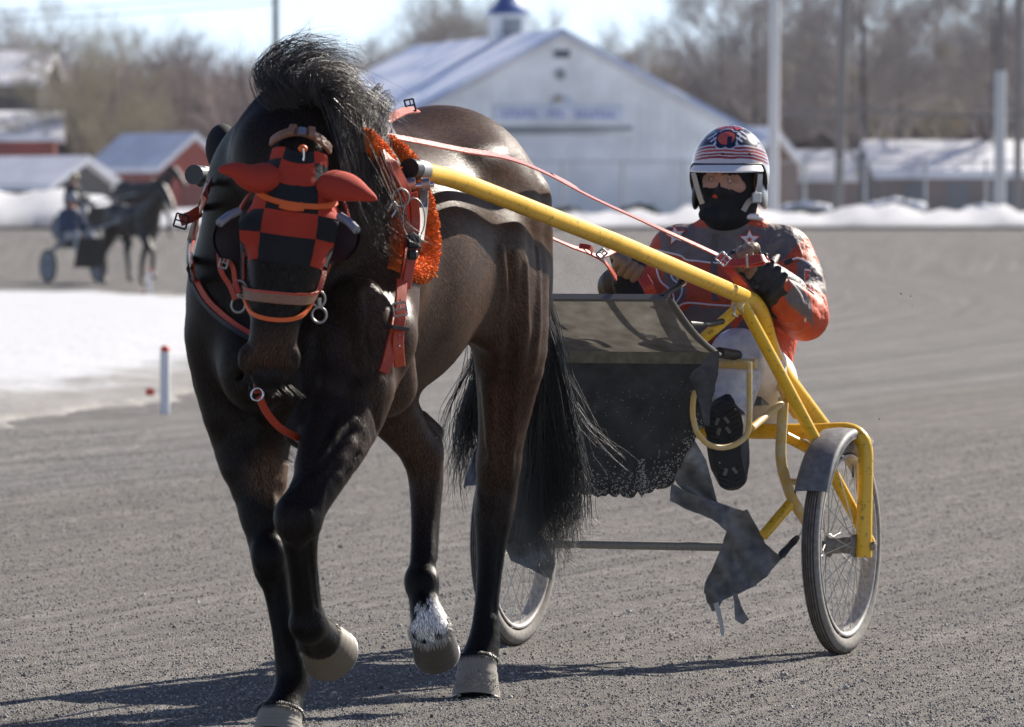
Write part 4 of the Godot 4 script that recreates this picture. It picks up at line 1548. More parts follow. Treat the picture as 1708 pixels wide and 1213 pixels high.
func wheel(parent: Node, lat: float, spin: float) -> void:
	var hub := sw(Vector3(lat, 0.324, 0))
	# x along the axle, the wheel lies in y and z
	var t := Transform3D(Basis(-SF, SL, Vector3.UP).orthonormalized(), hub)
	var w := Node3D.new()
	w.name = "wheel"
	parent.add_child(w, true)
	w.position = hub - origin_of(parent)
	var mb := MB.new()
	var prof := []
	for i in 17:
		var a := -2.35 + 4.7 * i / 16.0
		prof.append(Vector2(0.296 + 0.0275 * cos(a), 0.0275 * sin(a)))
	mb.lathe(t, prof, 72)
	part("tyre", mb, M.tyre, w)
	mb = MB.new()
	for g in [-0.015, -0.0075, 0.0, 0.0075, 0.015]:     # ribs of the tread
		var r0: float = 0.296 + sqrt(0.0275 * 0.0275 - g * g)
		mb.lathe(t, [Vector2(r0 - 0.001, g - 0.0026), Vector2(r0 + 0.0016, g - 0.0019), Vector2(r0 + 0.0016, g + 0.0019), Vector2(r0 - 0.001, g + 0.0026)], 72)
	part("tread", mb, M.tyre_tread, w)
	mb = MB.new()
	for s in [-1.0, 1.0]:
		mb.lathe(t, [Vector2(0.272, s * 0.0225), Vector2(0.268, s * 0.0245), Vector2(0.262, s * 0.0225), Vector2(0.258, s * 0.015), Vector2(0.262, 0.0)], 72)
	part("rim", mb, M.rim, w)
	mb = MB.new()
	mb.lathe(t, [Vector2(0.0001, -0.062), Vector2(0.012, -0.062), Vector2(0.014, -0.05), Vector2(0.034, -0.046), Vector2(0.036, -0.036), Vector2(0.026, -0.032), Vector2(0.024, 0.0), Vector2(0.026, 0.032), Vector2(0.036, 0.036), Vector2(0.034, 0.046), Vector2(0.014, 0.05), Vector2(0.012, 0.062), Vector2(0.0001, 0.062)], 24)
	part("hub", mb, M.hub, w)
	for i in 36:
		var side := 1.0 if i % 2 == 0 else -1.0
		var a := TAU * i / 36.0 + spin
		var b := a + (0.42 if (i / 2) % 2 == 0 else -0.42)
		var p := t * Vector3(0.033 * cos(b), side * 0.041, 0.033 * sin(b))
		var q := t * Vector3(0.262 * cos(a), side * 0.003, 0.262 * sin(a))
		part("spoke", MB.new().tube([p, q], 0.0016, 5, false), M.spoke, w)
	part("valve", MB.new().tube([t * Vector3(0.258 * cos(1.1), 0, 0.258 * sin(1.1)), t * Vector3(0.225 * cos(1.1), 0.002, 0.225 * sin(1.1))], 0.004, 7), M.rubber, w)


func mudguard(parent: Node, lat: float) -> void:
	var mb := MB.new()
	var n := 22
	var rows := []
	for i in n + 1:
		var a := lerpf(deg_to_rad(150), deg_to_rad(64), float(i) / n)     # measured in the wheel's plane, forward is 180
		var r := 0.345
		var row := []
		for e in [[-0.052, -0.022], [-0.052, -0.006], [-0.042, 0.003], [0.0, 0.007], [0.042, 0.003], [0.052, -0.006], [0.052, -0.022]]:
			row.append(sw(Vector3(lat + e[0], 0.324 + (r + e[1]) * sin(a), -(r + e[1]) * cos(a))))
		rows.append(row)
	for layer in 2:
		var st := mb.v.size()
		for i in n + 1:
			var out: Vector3 = (rows[i][3] - sw(Vector3(lat, 0.324, 0))).normalized()
			for p in rows[i]:
				mb.add(p - out * 0.003 * layer)
		for i in n:
			for j in 6:
				var a := st + i * 7 + j
				mb.quad(a, a + 7, a + 8, a + 1)
	part("mudguard", mb, M.fender, parent)


func sheet(mb: MB, rows: Array, thick: Vector3) -> void:
	# a bent sheet with two sides and an edge all round
	var h := rows.size()
	var w: int = rows[0].size()
	for side in 2:
		var st := mb.v.size()
		for i in h:
			for j in w:
				mb.add(rows[i][j] + thick * (0.5 - side))
		for i in h - 1:
			for j in w - 1:
				var a := st + i * w + j
				if side == 0:
					mb.quad(a, a + 1, a + w + 1, a + w)
				else:
					mb.quad(a, a + w, a + w + 1, a + 1)
	var rim := []
	for j in w:
		rim.append(rows[0][j])
	for i in range(1, h):
		rim.append(rows[i][w - 1])
	for j in range(w - 2, -1, -1):
		rim.append(rows[h - 1][j])
	for i in range(h - 2, 0, -1):
		rim.append(rows[i][0])
	for i in rim.size():
		var a: Vector3 = rim[i]
		var b: Vector3 = rim[(i + 1) % rim.size()]
		mb.face([a + thick * 0.5, a - thick * 0.5, b - thick * 0.5, b + thick * 0.5])


func build_sulky() -> void:
	var t := thing("sulky", "yellow tubular training cart with spoked wheels and a torn grey splash apron", "sulky", SC)
	# long shafts: straight from the saddle, bent down behind the driver's hands, then into the seat beam
	var tip := P(690, 282, 16.30)
	var q := tip - SC
	var tip_l := Vector3(q.dot(SL), q.y, q.dot(SF))
	var shaft := [tip_l + Vector3(0, -0.003, -0.045), su(762, 300, 0.345), su(890, 350, 0.352), su(1040, 409, 0.35), su(1268, 507, 0.337), su(1290, 600, 0.335), su(1382, 724, 0.36)]
	frame_bar(t, shaft, 0.0245, M.yellow, "shaft", false, 0.10)
	var tip2 := P(331, 292, 16.9) - SC
	var far_tip := Vector3(-tip2.dot(SL), tip2.y, tip2.dot(SF))
	var far_shaft := shaft.duplicate()
	far_shaft[0] = far_tip + Vector3(0, -0.003, -0.045)
	far_shaft[1] = Vector3(0.345, shaft[1].y, minf(shaft[1].z, far_tip.z - 0.35))
	part("shaft", MB.new().tube(bent(mirrored(far_shaft), 0.10, 7), 0.0245, 14), M.yellow, t)
	var cap := [tip_l + Vector3(0, 0.001, 0.03), tip_l + Vector3(0, -0.004, -0.055)]
	frame_bar(t, cap, 0.0265, M.cap_black, "shaft_tip", false)
	part("shaft_tip", MB.new().tube(mirrored([far_tip + Vector3(0, 0.001, 0.03), far_tip + Vector3(0, -0.004, -0.055)]), 0.0265, 14), M.cap_black, t)
	for s in [-1.0, 1.0]:
		var o := tip_l if s > 0 else far_tip
		var e := o + Vector3(0, -0.0045, -0.063)
		var e2 := o + Vector3(0, -0.001, -0.01)
		part("tip_collar", MB.new().tube([sw(Vector3(s * e.x, e.y, e.z)), sw(Vector3(s * e2.x, e2.y, e2.z))], 0.0272, 16), M.steel_worn, t)
	# holes drilled along the bend, worn to bare metal
	for h in [[1194, 478], [1219, 488], [1236, 496], [1250, 502]]:
		part("bolt_hole", MB.new().ball(Transform3D(facing(Vector3(0.1, 0.4, 1)), sp(h[0], h[1] - 8, 0.335) + Vector3(0, 0.0, 0.0205)), Vector3(0.005, 0.006, 0.004), 6, 8), M.bolt, t)
	# front strut from the shaft down to the outer fork end
	frame_bar(t, [su(1233, 500, 0.335), su(1244, 516, 0.345), su(1454, 912, 0.585)], 0.0185, M.yellow)
	part("weld_collar", MB.new().tube([sp(1233, 498, 0.335), sp(1229, 520, 0.335)], 0.020, 12), M.yellow_worn, t)
	# arch over the wheel, joined to the seat beam
	var y_beam := su(1400, 716, 0.42).y
	frame_bar(t, [Vector3(0.0, y_beam, -0.02), Vector3(0.40, y_beam, -0.02), Vector3(0.592, y_beam + 0.012, -0.02), Vector3(0.592, 0.50, -0.01), Vector3(0.592, 0.318, 0.0)], 0.0235, M.yellow, "axle_arch", true, 0.11)
	frame_bar(t, [Vector3(0.592, 0.335, 0.0), Vector3(0.592, 0.290, 0.0)], 0.024, M.yellow, "fork_end")
	for s in [-1.0, 1.0]:
		part("axle_bolt", MB.new().tube([sw(Vector3(s * 0.50, 0.324, 0)), sw(Vector3(s * 0.63, 0.324, 0))], 0.0085, 8), M.bolt, t)
		part("axle_nut", MB.new().tube([sw(Vector3(s * 0.617, 0.324, 0)), sw(Vector3(s * 0.628, 0.324, 0))], 0.0145, 6), M.bolt, t)
	# lower brace beside the arch, inner fork and its braces
	frame_bar(t, [su(1310, 728, 0.37), su(1375, 762, 0.46)], 0.0165, M.yellow)
	var inner := [su(1307, 664, 0.40), su(1301, 770, 0.40), su(1320, 832, 0.41), su(1346, 872, 0.445)]
	frame_bar(t, inner, 0.0165, M.yellow_worn, "inner_fork")
	frame_bar(t, [su(1314, 804, 0.41), su(1392, 803, 0.50)], 0.010, M.yellow_worn)
	frame_bar(t, [su(1322, 836, 0.41), su(1273, 893, 0.36)], 0.0165, M.yellow)
	frame_bar(t, [su(1292, 606, 0.335), su(1314, 664, 0.375), su(1330, 690, 0.38)], 0.019, M.yellow_worn)
	# low rod across
	var rod := su(1270, 914, 0.37)
	part("cross_rod", MB.new().tube([sw(Vector3(-0.42, rod.y, rod.z)), sw(Vector3(0.32, rod.y, rod.z))], 0.0125, 12), M.rod_grey, t)
	# foot rest: hoop that holds the boot, its upright and stay
	var hoop := [su(1250, 604, 0.385), su(1250, 708, 0.385), su(1246, 728, 0.38), su(1226, 743, 0.355), su(1204, 748, 0.325), su(1180, 742, 0.295), su(1162, 722, 0.275), su(1155, 692, 0.265), su(1156, 668, 0.265), su(1162, 642, 0.265)]
	frame_bar(t, hoop, 0.0085, M.yellow_worn, "foot_hoop", true, 0.02)
	frame_bar(t, [su(1254, 714, 0.385), su(1305, 672, 0.40)], 0.011, M.yellow_worn, "foot_stay")
	# bar under the screen and the black wrap on it
	var cross := su(1240, 607, 0.32)
	part("cross_bar", MB.new().tube([sw(Vector3(-0.36, cross.y, cross.z)), sw(Vector3(0.36, cross.y, cross.z))], 0.0155, 12), M.yellow_worn, t)
	frame_bar(t, [su(1200, 588, 0.29), su(1254, 597, 0.30)], 0.016, M.rubber, "grip_wrap")
	frame_bar(t, [su(1228, 517, 0.335), su(1172, 566, 0.25), su(1140, 590, 0.18)], 0.0165, M.yellow, "hand_brace")
	# hooks that hold the screen
	for e in [[[1138, 464], [1133, 476], [1118, 486], [1104, 496]], [[1205, 536], [1188, 540], [1165, 541], [1150, 540]]]:
		var pts: Array = e.map(func(z): return su(z[0], z[1], 0.31))
		frame_bar(t, pts, 0.0085, M.rubber, "screen_tie", true, 0.02)
	for s in [1.0]:
		part("hook", MB.new().tube(curve([sp(1128, 466, 0.33), sp(1139, 462, 0.33), sp(1144, 472, 0.33), sp(1136, 478, 0.33)], 5), 0.0035, 7), M.chrome, t)
		part("hook", MB.new().tube(curve([sp(1226, 508, 0.335), sp(1224, 524, 0.34), sp(1230, 528, 0.34)], 5), 0.0035, 7), M.chrome, t)
	# wheels and mudguards
	wheel(t, 0.5225, 0.1)
	wheel(t, -0.5225, 0.33)
	mudguard(t, 0.5225)
	mudguard(t, -0.5225)
	# seat: a padded saddle with a raised back
	var mb := MB.new()
	var seat_y := su(1280, 690, 0.30).y
	var rows := []
	for i in 13:
		var f := lerpf(0.20, -0.24, i / 12.0)
		var row := []
		for j in 15:
			var u := j / 14.0 * 2.0 - 1.0
			var lift := 0.05 * pow(maxf(0.0, (i - 8) / 4.0), 2.0) + 0.03 * u * u
			var narrow := 0.30 if i > 3 else lerpf(0.24, 0.30, i / 3.0)
			row.append(sw(Vector3(u * narrow, seat_y + 0.03 + lift - 0.012 * absf(pow(u, 6.0)), f)))
		rows.append(row)
	sheet(mb, rows, Vector3(0, 0.045, 0))
	part("seat", mb, M.seat_vinyl, t)
	# splash screen: a clear-grey sheet on a dark hem, sloping forwards and up
	var ut := su(1115, 497, 0.33)
	var ub := su(1196, 590, 0.33)
	mb = MB.new()
	rows = []
	for i in 9:
		var v := i / 8.0
		var row := []
		for j in 21:
			var u := j / 20.0
			var bow := 0.018 * sin(v * PI) * (1.0 - 0.3 * u)
			row.append(sw(Vector3(lerpf(0.33, -0.36, u), lerpf(ut.y, ub.y, v) - bow, lerpf(ut.z, ub.z, v))))
		rows.append(row)
	for r in rows:
		for p in r:
			mb.add(p)
	for i in 8:
		for k in 20:
			mb.quad(i * 21 + k, i * 21 + k + 1, i * 21 + k + 22, i * 21 + k + 21)
	part("splash_screen", mb, M.screen, t)
	for hem in [[[0.33, -0.36], [ut, ut]], [[0.33, 0.33], [ut, ub]], [[-0.36, -0.36], [ut, ub]]]:
		var a: Vector3 = hem[1][0]
		var b: Vector3 = hem[1][1]
		var pts := []
		for i in 9:
			var v := i / 8.0
			var bow := 0.018 * sin(v * PI) if hem[0][0] == hem[0][1] else 0.0
			pts.append(sw(Vector3(lerpf(hem[0][0], hem[0][1], v), lerpf(a.y, b.y, v) - bow, lerpf(a.z, b.z, v))))
		part("screen_hem", MB.new().strap(pts, pts.map(func(_p): return Vector3(0, 0.9, 0.6)), 0.030, 0.008), M.screen_hem, t)
	mb = MB.new()
	rows = []
	for i in 3:
		var row := []
		for j in 21:
			var u := j / 20.0
			row.append(sw(Vector3(lerpf(0.335, -0.36, u), ub.y + 0.004 - i * 0.017, ub.z + 0.022 - 0.002 * i)))
		rows.append(row)
	sheet(mb, rows, SF * 0.004)
	part("screen_rail", mb, M.screen_rail, t)
	build_apron(t, ub)


func build_apron(t: Node, ub: Vector3) -> void:
	# hanging plastic apron with a ragged, mud-caked lower edge
	var mb := MB.new()
	var nz := FastNoiseLite.new()
	nz.seed = 5
	nz.frequency = 9.0
	var rows := []
	var nw := 64
	var nh := 30
	var hem := []
	for i in nh + 1:
		var row := []
		for j in nw + 1:
			var u := float(j) / nw
			var lat := lerpf(0.30, -0.38, u)
			var f := ub.z + 0.012
			# lower edge in the photograph: high in the middle, dipping at the horse's side
			var low := 0.0
			if u < 0.22:
				low = lerpf(0.70, 0.52, smoothstep(0.0, 0.22, u))
			elif u < 0.62:
				low = 0.515 - 0.035 * sin((u - 0.22) / 0.40 * PI * 0.9)
			else:
				low = lerpf(0.50, 0.34, smoothstep(0.62, 0.86, u))
			low += 0.018 * nz.get_noise_2d(u * 6.0, 0.0) + 0.010 * nz.get_noise_2d(u * 25.0, 3.0)
			var v := float(i) / nh
			var y := lerpf(ub.y - 0.028, low, v)
			var wave := 0.016 * sin(u * 9.0 + v * 2.0) * v + 0.008 * nz.get_noise_2d(u * 2.0, v * 2.0)
			row.append(sw(Vector3(lat, y, f + wave - 0.05 * v * v)))
		rows.append(row)
	sheet(mb, rows, SF * 0.003)
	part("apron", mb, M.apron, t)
	var apron_rows := rows
	# torn strip that folds down at the near side, and the loose flap strapped to the fork
	mb = MB.new()
	rows = []
	var left := [[1094, 667], [1112, 716], [1118, 770], [1128, 806], [1152, 832], [1175, 850]]
	var right := [[1100, 666], [1152, 722], [1178, 768], [1190, 812], [1196, 836], [1206, 852]]
	var lift := [0.0, 0.02, -0.02, 0.03, -0.01, 0.0]
	for i in 31:
		var s := i / 30.0 * 4.999
		var a := int(s)
		var w := s - a
		var row := []
		for j in 9:
			var v := j / 8.0
			var p0 := Vector2(left[a][0], left[a][1]).lerp(Vector2(left[a + 1][0], left[a + 1][1]), w)
			var p1 := Vector2(right[a][0], right[a][1]).lerp(Vector2(right[a + 1][0], right[a + 1][1]), w)
			var p := p0.lerp(p1, v)
			row.append(P(p.x, p.y, 18.80 - 0.05 * sin(v * PI) * sin(s * 1.3) - lerpf(lift[a], lift[a + 1], w) * (v * 2.0 - 1.0) + 0.012 * nz.get_noise_2d(s * 2.0, v * 3.0)))
		rows.append(row)
	sheet(mb, rows, Vector3(0, 0, 0.003))
	part("torn_strip", mb, M.apron_pale, t)
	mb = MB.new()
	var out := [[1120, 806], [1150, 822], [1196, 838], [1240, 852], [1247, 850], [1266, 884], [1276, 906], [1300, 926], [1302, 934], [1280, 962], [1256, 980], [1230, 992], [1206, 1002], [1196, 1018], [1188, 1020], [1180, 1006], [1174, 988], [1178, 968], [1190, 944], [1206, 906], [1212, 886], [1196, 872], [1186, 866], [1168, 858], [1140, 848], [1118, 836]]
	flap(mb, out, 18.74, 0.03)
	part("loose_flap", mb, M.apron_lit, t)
	mb = MB.new()
	flap(mb, [[1182, 592], [1201, 584], [1199, 610], [1196, 632], [1190, 660], [1186, 676], [1184, 708], [1179, 712], [1173, 704], [1168, 676], [1157, 642], [1149, 630], [1157, 618], [1172, 606]], 18.56, 0.006)
	part("apron_strip", mb, M.apron_strip, t)
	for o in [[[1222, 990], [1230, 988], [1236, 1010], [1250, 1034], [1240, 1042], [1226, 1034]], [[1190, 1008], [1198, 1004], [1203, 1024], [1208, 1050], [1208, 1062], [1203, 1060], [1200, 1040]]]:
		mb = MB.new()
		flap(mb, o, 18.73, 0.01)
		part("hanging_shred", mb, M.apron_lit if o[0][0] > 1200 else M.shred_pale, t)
	mb = MB.new()
	flap(mb, [[838, 905], [870, 880], [902, 890], [916, 915], [926, 940], [920, 968], [902, 958], [880, 948], [852, 936]], 19.0, 0.02)
	part("loose_flap", mb, M.apron_lit, t)
	# rubber strap from the flap to the fork
	part("elastic_strap", MB.new().tube(curve([P(1300, 930, 18.75), P(1316, 912, 18.82), P(1331, 896, 18.9)], 6), [0.008, 0.009, 0.0115, 0.012, 0.0115, 0.010, 0.010, 0.010, 0.011, 0.011, 0.010, 0.009, 0.006], 10), M.rubber, t)
	part("elastic_hook", MB.new().tube(curve([P(1330, 897, 18.9), P(1337, 888, 18.9), P(1342, 877, 18.9)], 4), 0.0035, 6), M.chrome, t)
	# grit and ice caked along the lower edge
	var grit := MB.new()
	for i in 1000:
		var jj := int(rng.randf_range(2.0, nw * 0.72))
		var up := absf(rng.randfn()) * 3.2 if i < 860 else rng.randf_range(0.0, nh * 0.8)
		if i < 150:          # a pale crack running up from the hem
			jj = int(nw * 0.30) + (1 if i % 3 == 0 else 0)
			up = (i % 50) * 0.16
		var ii := clampi(nh - int(up), 1, nh)
		var w0 := rng.randf()
		var a0: Vector3 = (apron_rows[ii][jj] as Vector3).lerp(apron_rows[ii][jj + 1], w0)
		var b0: Vector3 = (apron_rows[ii - 1][jj] as Vector3).lerp(apron_rows[ii - 1][jj + 1], w0)
		var p := a0.lerp(b0, rng.randf()) + SF * 0.0035
		grit.ball(Transform3D(Basis(Vector3(1, 0.3, 0.2).normalized(), rng.randf() * 6.0), p), Vector3.ONE * rng.randf_range(0.0010, 0.0026 if i < 860 else 0.0016), 3, 5)
	part("caked_grit", grit, M.grit, t).set_meta("kind", "stuff")


# an outline given in pixels of the photograph, cut from sheet and crumpled a little in depth
func flap(mb: MB, px: Array, d: float, crumple: float) -> void:
	var poly := PackedVector2Array()
	for i in px.size():
		var a := Vector2(px[i][0], px[i][1])
		var b := Vector2(px[(i + 1) % px.size()][0], px[(i + 1) % px.size()][1])
		for j in 3:
			poly.append(a.lerp(b, j / 3.0) + Vector2(rng.randf_range(-1.2, 1.2), rng.randf_range(-1.2, 1.2)) * (0.0 if j == 0 else 1.0))
	var lo := poly[0]
	var hi := poly[0]
	for p in poly:
		lo = lo.min(p)
		hi = hi.max(p)
	var pts := poly.duplicate()
	var y := lo.y + 6.0
	while y < hi.y:
		var x := lo.x + 6.0
		while x < hi.x:
			if Geometry2D.is_point_in_polygon(Vector2(x, y), poly):
				pts.append(Vector2(x, y))
			x += 9.0
		y += 9.0
	var tris := Geometry2D.triangulate_delaunay(pts)
	for side in 2:
		var st := mb.v.size()
		for p in pts:
			var z := crumple * (sin(p.x * 0.05 + p.y * 0.03) + 0.5 * sin(p.x * 0.11 - p.y * 0.09 + 1.0))
			mb.add(P(p.x, p.y, d + z) - Vector3(0, 0, 0.003 * side))
		for i in range(0, tris.size(), 3):
			var c := (pts[tris[i]] + pts[tris[i + 1]] + pts[tris[i + 2]]) / 3.0
			if Geometry2D.is_point_in_polygon(c, poly):
				var turn := (pts[tris[i + 1]] - pts[tris[i]]).cross(pts[tris[i + 2]] - pts[tris[i]]) > 0.0
				if (side == 0) == turn:
					mb.tri(st + tris[i], st + tris[i + 1], st + tris[i + 2])
				else:
					mb.tri(st + tris[i], st + tris[i + 2], st + tris[i + 1])


# ---------------------------------------------------------------- the driver
func jx(p: Vector3) -> Vector2:           # place on the jacket in a flat front view, in pixels of the photograph at its distance
	return Vector2(854.0 + p.x * F_PX / 19.3, 360.0 + (EYE - p.y) * F_PX / 19.3)


func in_poly(q: Vector2, pts: Array) -> bool:
	return Geometry2D.is_point_in_polygon(q, PackedVector2Array(pts))


const TAUPE := Color(0.185, 0.150, 0.142)
const BLAZE := Color(0.62, 0.080, 0.020)
const CUFF := Color(0.010, 0.010, 0.012)


func jacket_colour(p: Vector3) -> Color:
	var q := jx(p)
	var front := p.z > -19.52
	# near sleeve
	if q.x > 1283 and q.x - 1283 > (q.y - 392) * -0.0 and in_poly(q, [Vector2(1292, 470), Vector2(1300, 440), Vector2(1345, 392), Vector2(1420, 392), Vector2(1420, 640), Vector2(1270, 640), Vector2(1262, 520), Vector2(1292, 500)]):
		if in_poly(q, [Vector2(1330, 436), Vector2(1345, 433), Vector2(1400, 452), Vector2(1400, 500), Vector2(1362, 486), Vector2(1326, 462)]):
			return TAUPE
		if in_poly(q, [Vector2(1300, 492), Vector2(1322, 468), Vector2(1346, 498), Vector2(1354, 546), Vector2(1342, 532), Vector2(1308, 506)]) and p.z > -19.25:
			return TAUPE
		return BLAZE
	# far sleeve
	if q.x < 1101 + (q.y - 400) * 0.12:
		return BLAZE
	if q.y < 380 and absf(q.x - 1222) < 62:
		return BLAZE if q.y < 377 + 6.0 * sin(q.x * 0.05) else TAUPE
	if not front:
		return BLAZE if q.y > 450 else TAUPE
	if q.y < 419 + clampf((q.x - 1105) * 0.30, 0.0, 19.0):
		return TAUPE
	if in_poly(q, [Vector2(1103, 448), Vector2(1128, 452), Vector2(1131, 468), Vector2(1146, 482), Vector2(1143, 498), Vector2(1130, 512), Vector2(1126, 500), Vector2(1128, 490), Vector2(1110, 474)]):
		return TAUPE
	if in_poly(q, [Vector2(1136, 520), Vector2(1155, 509), Vector2(1200, 513), Vector2(1262, 516), Vector2(1262, 560), Vector2(1136, 560)]):
		return TAUPE
	return BLAZE


func fist(b: Body, c: Vector3, t: Basis) -> void:
	# t.x along the row of knuckles from the little finger to the first, t.z the way the knuckles face
	b.egg(c + t * Vector3(0, 0.008, -0.022), Vector3(0.044, 0.034, 0.030), t, 0.012)
	var ln := [0.86, 1.0, 1.04, 0.95]
	for i in 4:
		var x := -0.034 + i * 0.0225
		var l: float = ln[i]
		b.chain([c + t * Vector3(x, 0.030, -0.006), c + t * Vector3(x * 1.03, 0.022, 0.020 * l), c + t * Vector3(x * 1.0, -0.008, 0.031 * l), c + t * Vector3(x * 0.95, -0.026, 0.012)], [0.0130, 0.0128, 0.0118, 0.0102], 0.003)
	b.chain([c + t * Vector3(0.040, 0.010, -0.024), c + t * Vector3(0.052, 0.016, 0.006), c + t * Vector3(0.034, 0.004, 0.036), c + t * Vector3(0.012, -0.004, 0.044)], [0.0165, 0.0145, 0.0130, 0.0105], 0.006)


func build_driver() -> void:
	var t := thing("person", "driver in orange and brown jacket, white trousers and striped helmet, seated on the yellow cart", "person", Vector3(0.665, 0, -19.3))
	var nz := FastNoiseLite.new()
	nz.seed = 3
	nz.frequency = 1.0
	# joints
	var l_sh := P(1316, 424, 19.36)
	var l_el := P(1342, 528, 19.20)
	var l_wr := P(1282, 468, 18.98)
	var l_ha := P(1238, 434, 18.90)
	var r_sh := P(1122, 420, 19.48)
	var r_el := P(1066, 512, 19.36)
	var r_wr := P(1028, 478, 19.10)
	var r_ha := P(1046, 446, 19.0)
	var hip := P(1222, 645, 19.36)
	var l_kn := P(1232, 596, 19.0)
	var l_an := P(1214, 690, 18.93)
	var r_kn := P(1120, 600, 19.12)
	var r_an := P(1092, 690, 19.12)
	var neck := P(1222, 376, 19.42)
	var head := P(1212, 306, 19.37)
	# the body under the clothes
	var b := Body.new()
	b.bone(hip, P(1222, 500, 19.42), 0.125, 0.125, 0.08, 1.3, SL)
	b.bone(P(1222, 500, 19.42), P(1220, 420, 19.42), 0.115, 0.10, 0.08, 1.4, SL)
	b.bone(neck, P(1220, 340, 19.40), 0.052, 0.05, 0.04)
	b.chain([l_sh, l_el, l_wr], [0.052, 0.040, 0.027], 0.04)
	b.chain([r_sh, r_el, r_wr], [0.052, 0.040, 0.027], 0.04)
	fist_thin(b, l_ha)
	fist_thin(b, r_ha)
	for k in [[l_kn, l_an, 0.17], [r_kn, r_an, -0.17]]:
		b.chain([hip + SL * (k[2] * 0.55), (hip + k[0]) * 0.5 + SL * k[2] * 0.35, k[0]], [0.085, 0.075, 0.055], 0.05)
		b.chain([k[0], k[0].lerp(k[1], 0.4), k[1]], [0.055, 0.052, 0.038], 0.02)
		b.chain([k[1], k[1] + Vector3(0.008, -0.10, 0.05), k[1] + Vector3(0.0, -0.06, 0.065)], [0.036, 0.028, 0.022], 0.02)
	var hd := Body.new()
	head_of(hd, head, 0.0)
	var mb := MB.new()
	b.skin(mb, 0.016)
	var mh := MB.new()
	hd.skin(mh, 0.0045)
	var st := mb.v.size()
	mb.v.append_array(mh.v)
	mb.c.append_array(mh.c)
	mb.uv.append_array(mh.uv)
	mb.given.append_array(mh.given)
	for i in mh.ix:
		mb.ix.append(i + st)
	part("body", mb, M.skin, t)
	# eyes
	for e in [[1190.5, 297.0], [1222.5, 299.5]]:
		var c := hd.hit(P(e[0], e[1], 18.9), Vector3(-0.0, 0, -1), 0.0, 1.0) + Vector3(0, 0, -0.009)
		part("eye", MB.new().ball(Transform3D(Basis.IDENTITY, c), Vector3.ONE * 0.0125, 8, 14), M.eye_white, t)
		part("iris", MB.new().ball(Transform3D(Basis.IDENTITY, c + Vector3(-0.0012, 0.0004, 0.0085)), Vector3(0.0055, 0.0055, 0.0045), 6, 12), M.iris, t)
		for s in [1.0, -1.0]:
			var lid := []
			for i in 9:
				var a := PI * i / 8.0
				lid.append(c + Vector3(-0.0145 * cos(a), s * 0.0062 * sin(a) - 0.001, 0.0075 + 0.0055 * sin(a)))
			part("eyelid", MB.new().tube(lid, 0.0026, 7), M.skin_lid, t)
		var br := []
		for i in 7:
			var u := i / 6.0 * 2.0 - 1.0
			var q := hd.hit(P(e[0] + u * 13, e[1] - 11.5 + u * u * 2.5, 18.9), Vector3(0, 0, -1), 0.0, 1.0)
			br.append(q)
		part("eyebrow", MB.new().tube(br, [0.0012, 0.0024, 0.0028, 0.0028, 0.0026, 0.002, 0.001], 6), M.brow, t)
	# balaclava with an opening for the eyes
	var bl := Body.new()
	head_of(bl, head, 0.0065)
	bl.bone(P(1216, 350, 19.38), P(1222, 385, 19.42), 0.082, 0.075, 0.04)
	bl.bone(P(1176, 358, 19.28), P(1192, 362, 19.28), 0.020, 0.03, 0.03)
	for o in [[1180, 302, 0.021, 1198, 302, 0.019], [1214, 302, 0.018, 1244, 310, 0.023], [1186, 296, 0.017, 1236, 300, 0.019], [1196, 290, 0.014, 1216, 291, 0.014]]:
		var e0 := hd.hit(P(o[0], o[1], 18.9), Vector3(0, 0, -1), 0.0, 1.0)
		var e1 := hd.hit(P(o[3], o[4], 18.9), Vector3(0, 0, -1), 0.0, 1.0)
		bl.bone(e0 + Vector3(0, 0, 0.006), e1 + Vector3(0, 0, 0.006), o[2], o[5], 0.004, 1.0, Vector3.RIGHT, true)
	mb = MB.new()
	bl.skin(mb, 0.0045)
	part("balaclava", mb, M.knit_black, t)
	part("breathing_hole", MB.new().ball(Transform3D(Basis.IDENTITY, bl.hit(P(1201, 327, 18.9), Vector3(0, 0, -1), 0.0, 1.0)), Vector3(0.011, 0.006, 0.003), 6, 12), M.orange_cloth, t)
	var w := bl.hit(P(1178, 325, 18.9), Vector3(0, 0, -1), 0.001, 1.0)
	part("mask_tag", MB.new().box(Transform3D(facing(Vector3(-0.5, 0, 1)) * Basis(Vector3(0, 0, 1), -0.35), w), Vector3(0.022, 0.005, 0.002)), M.white_cloth, t)
	# collar: white shirt edge inside an orange collar
	part("shirt_collar", MB.new().hoop(Transform3D(Basis(Vector3.RIGHT, 1.45) * Basis(Vector3(0, 0, 1), 0.0), P(1224, 366, 19.40)), 0.086, 0.088, 0.010, 28, 8), M.white_cloth, t)
	# jacket
	var j := Body.new()
	j.bone(P(1222, 600, 19.36), P(1222, 500, 19.42), 0.150, 0.150, 0.08, 1.22, SL)
	j.bone(P(1222, 510, 19.40), P(1221, 436, 19.42), 0.145, 0.112, 0.10, 1.35, SL)
	j.bone(P(1140, 414, 19.47), P(1302, 416, 19.38), 0.062, 0.062, 0.09)
	j.bone(P(1222, 400, 19.43), P(1223, 374, 19.42), 0.10, 0.088, 0.05)
	j.chain([l_sh, P(1336, 470, 19.30), l_el], [0.070, 0.073, 0.067], 0.05)
	j.chain([l_el, P(1318, 506, 19.08), l_wr], [0.067, 0.063, 0.052], 0.03)
	j.chain([r_sh, P(1094, 470, 19.44), r_el], [0.068, 0.068, 0.062], 0.05)
	j.chain([r_el, P(1044, 498, 19.2), r_wr], [0.066, 0.062, 0.052], 0.03)
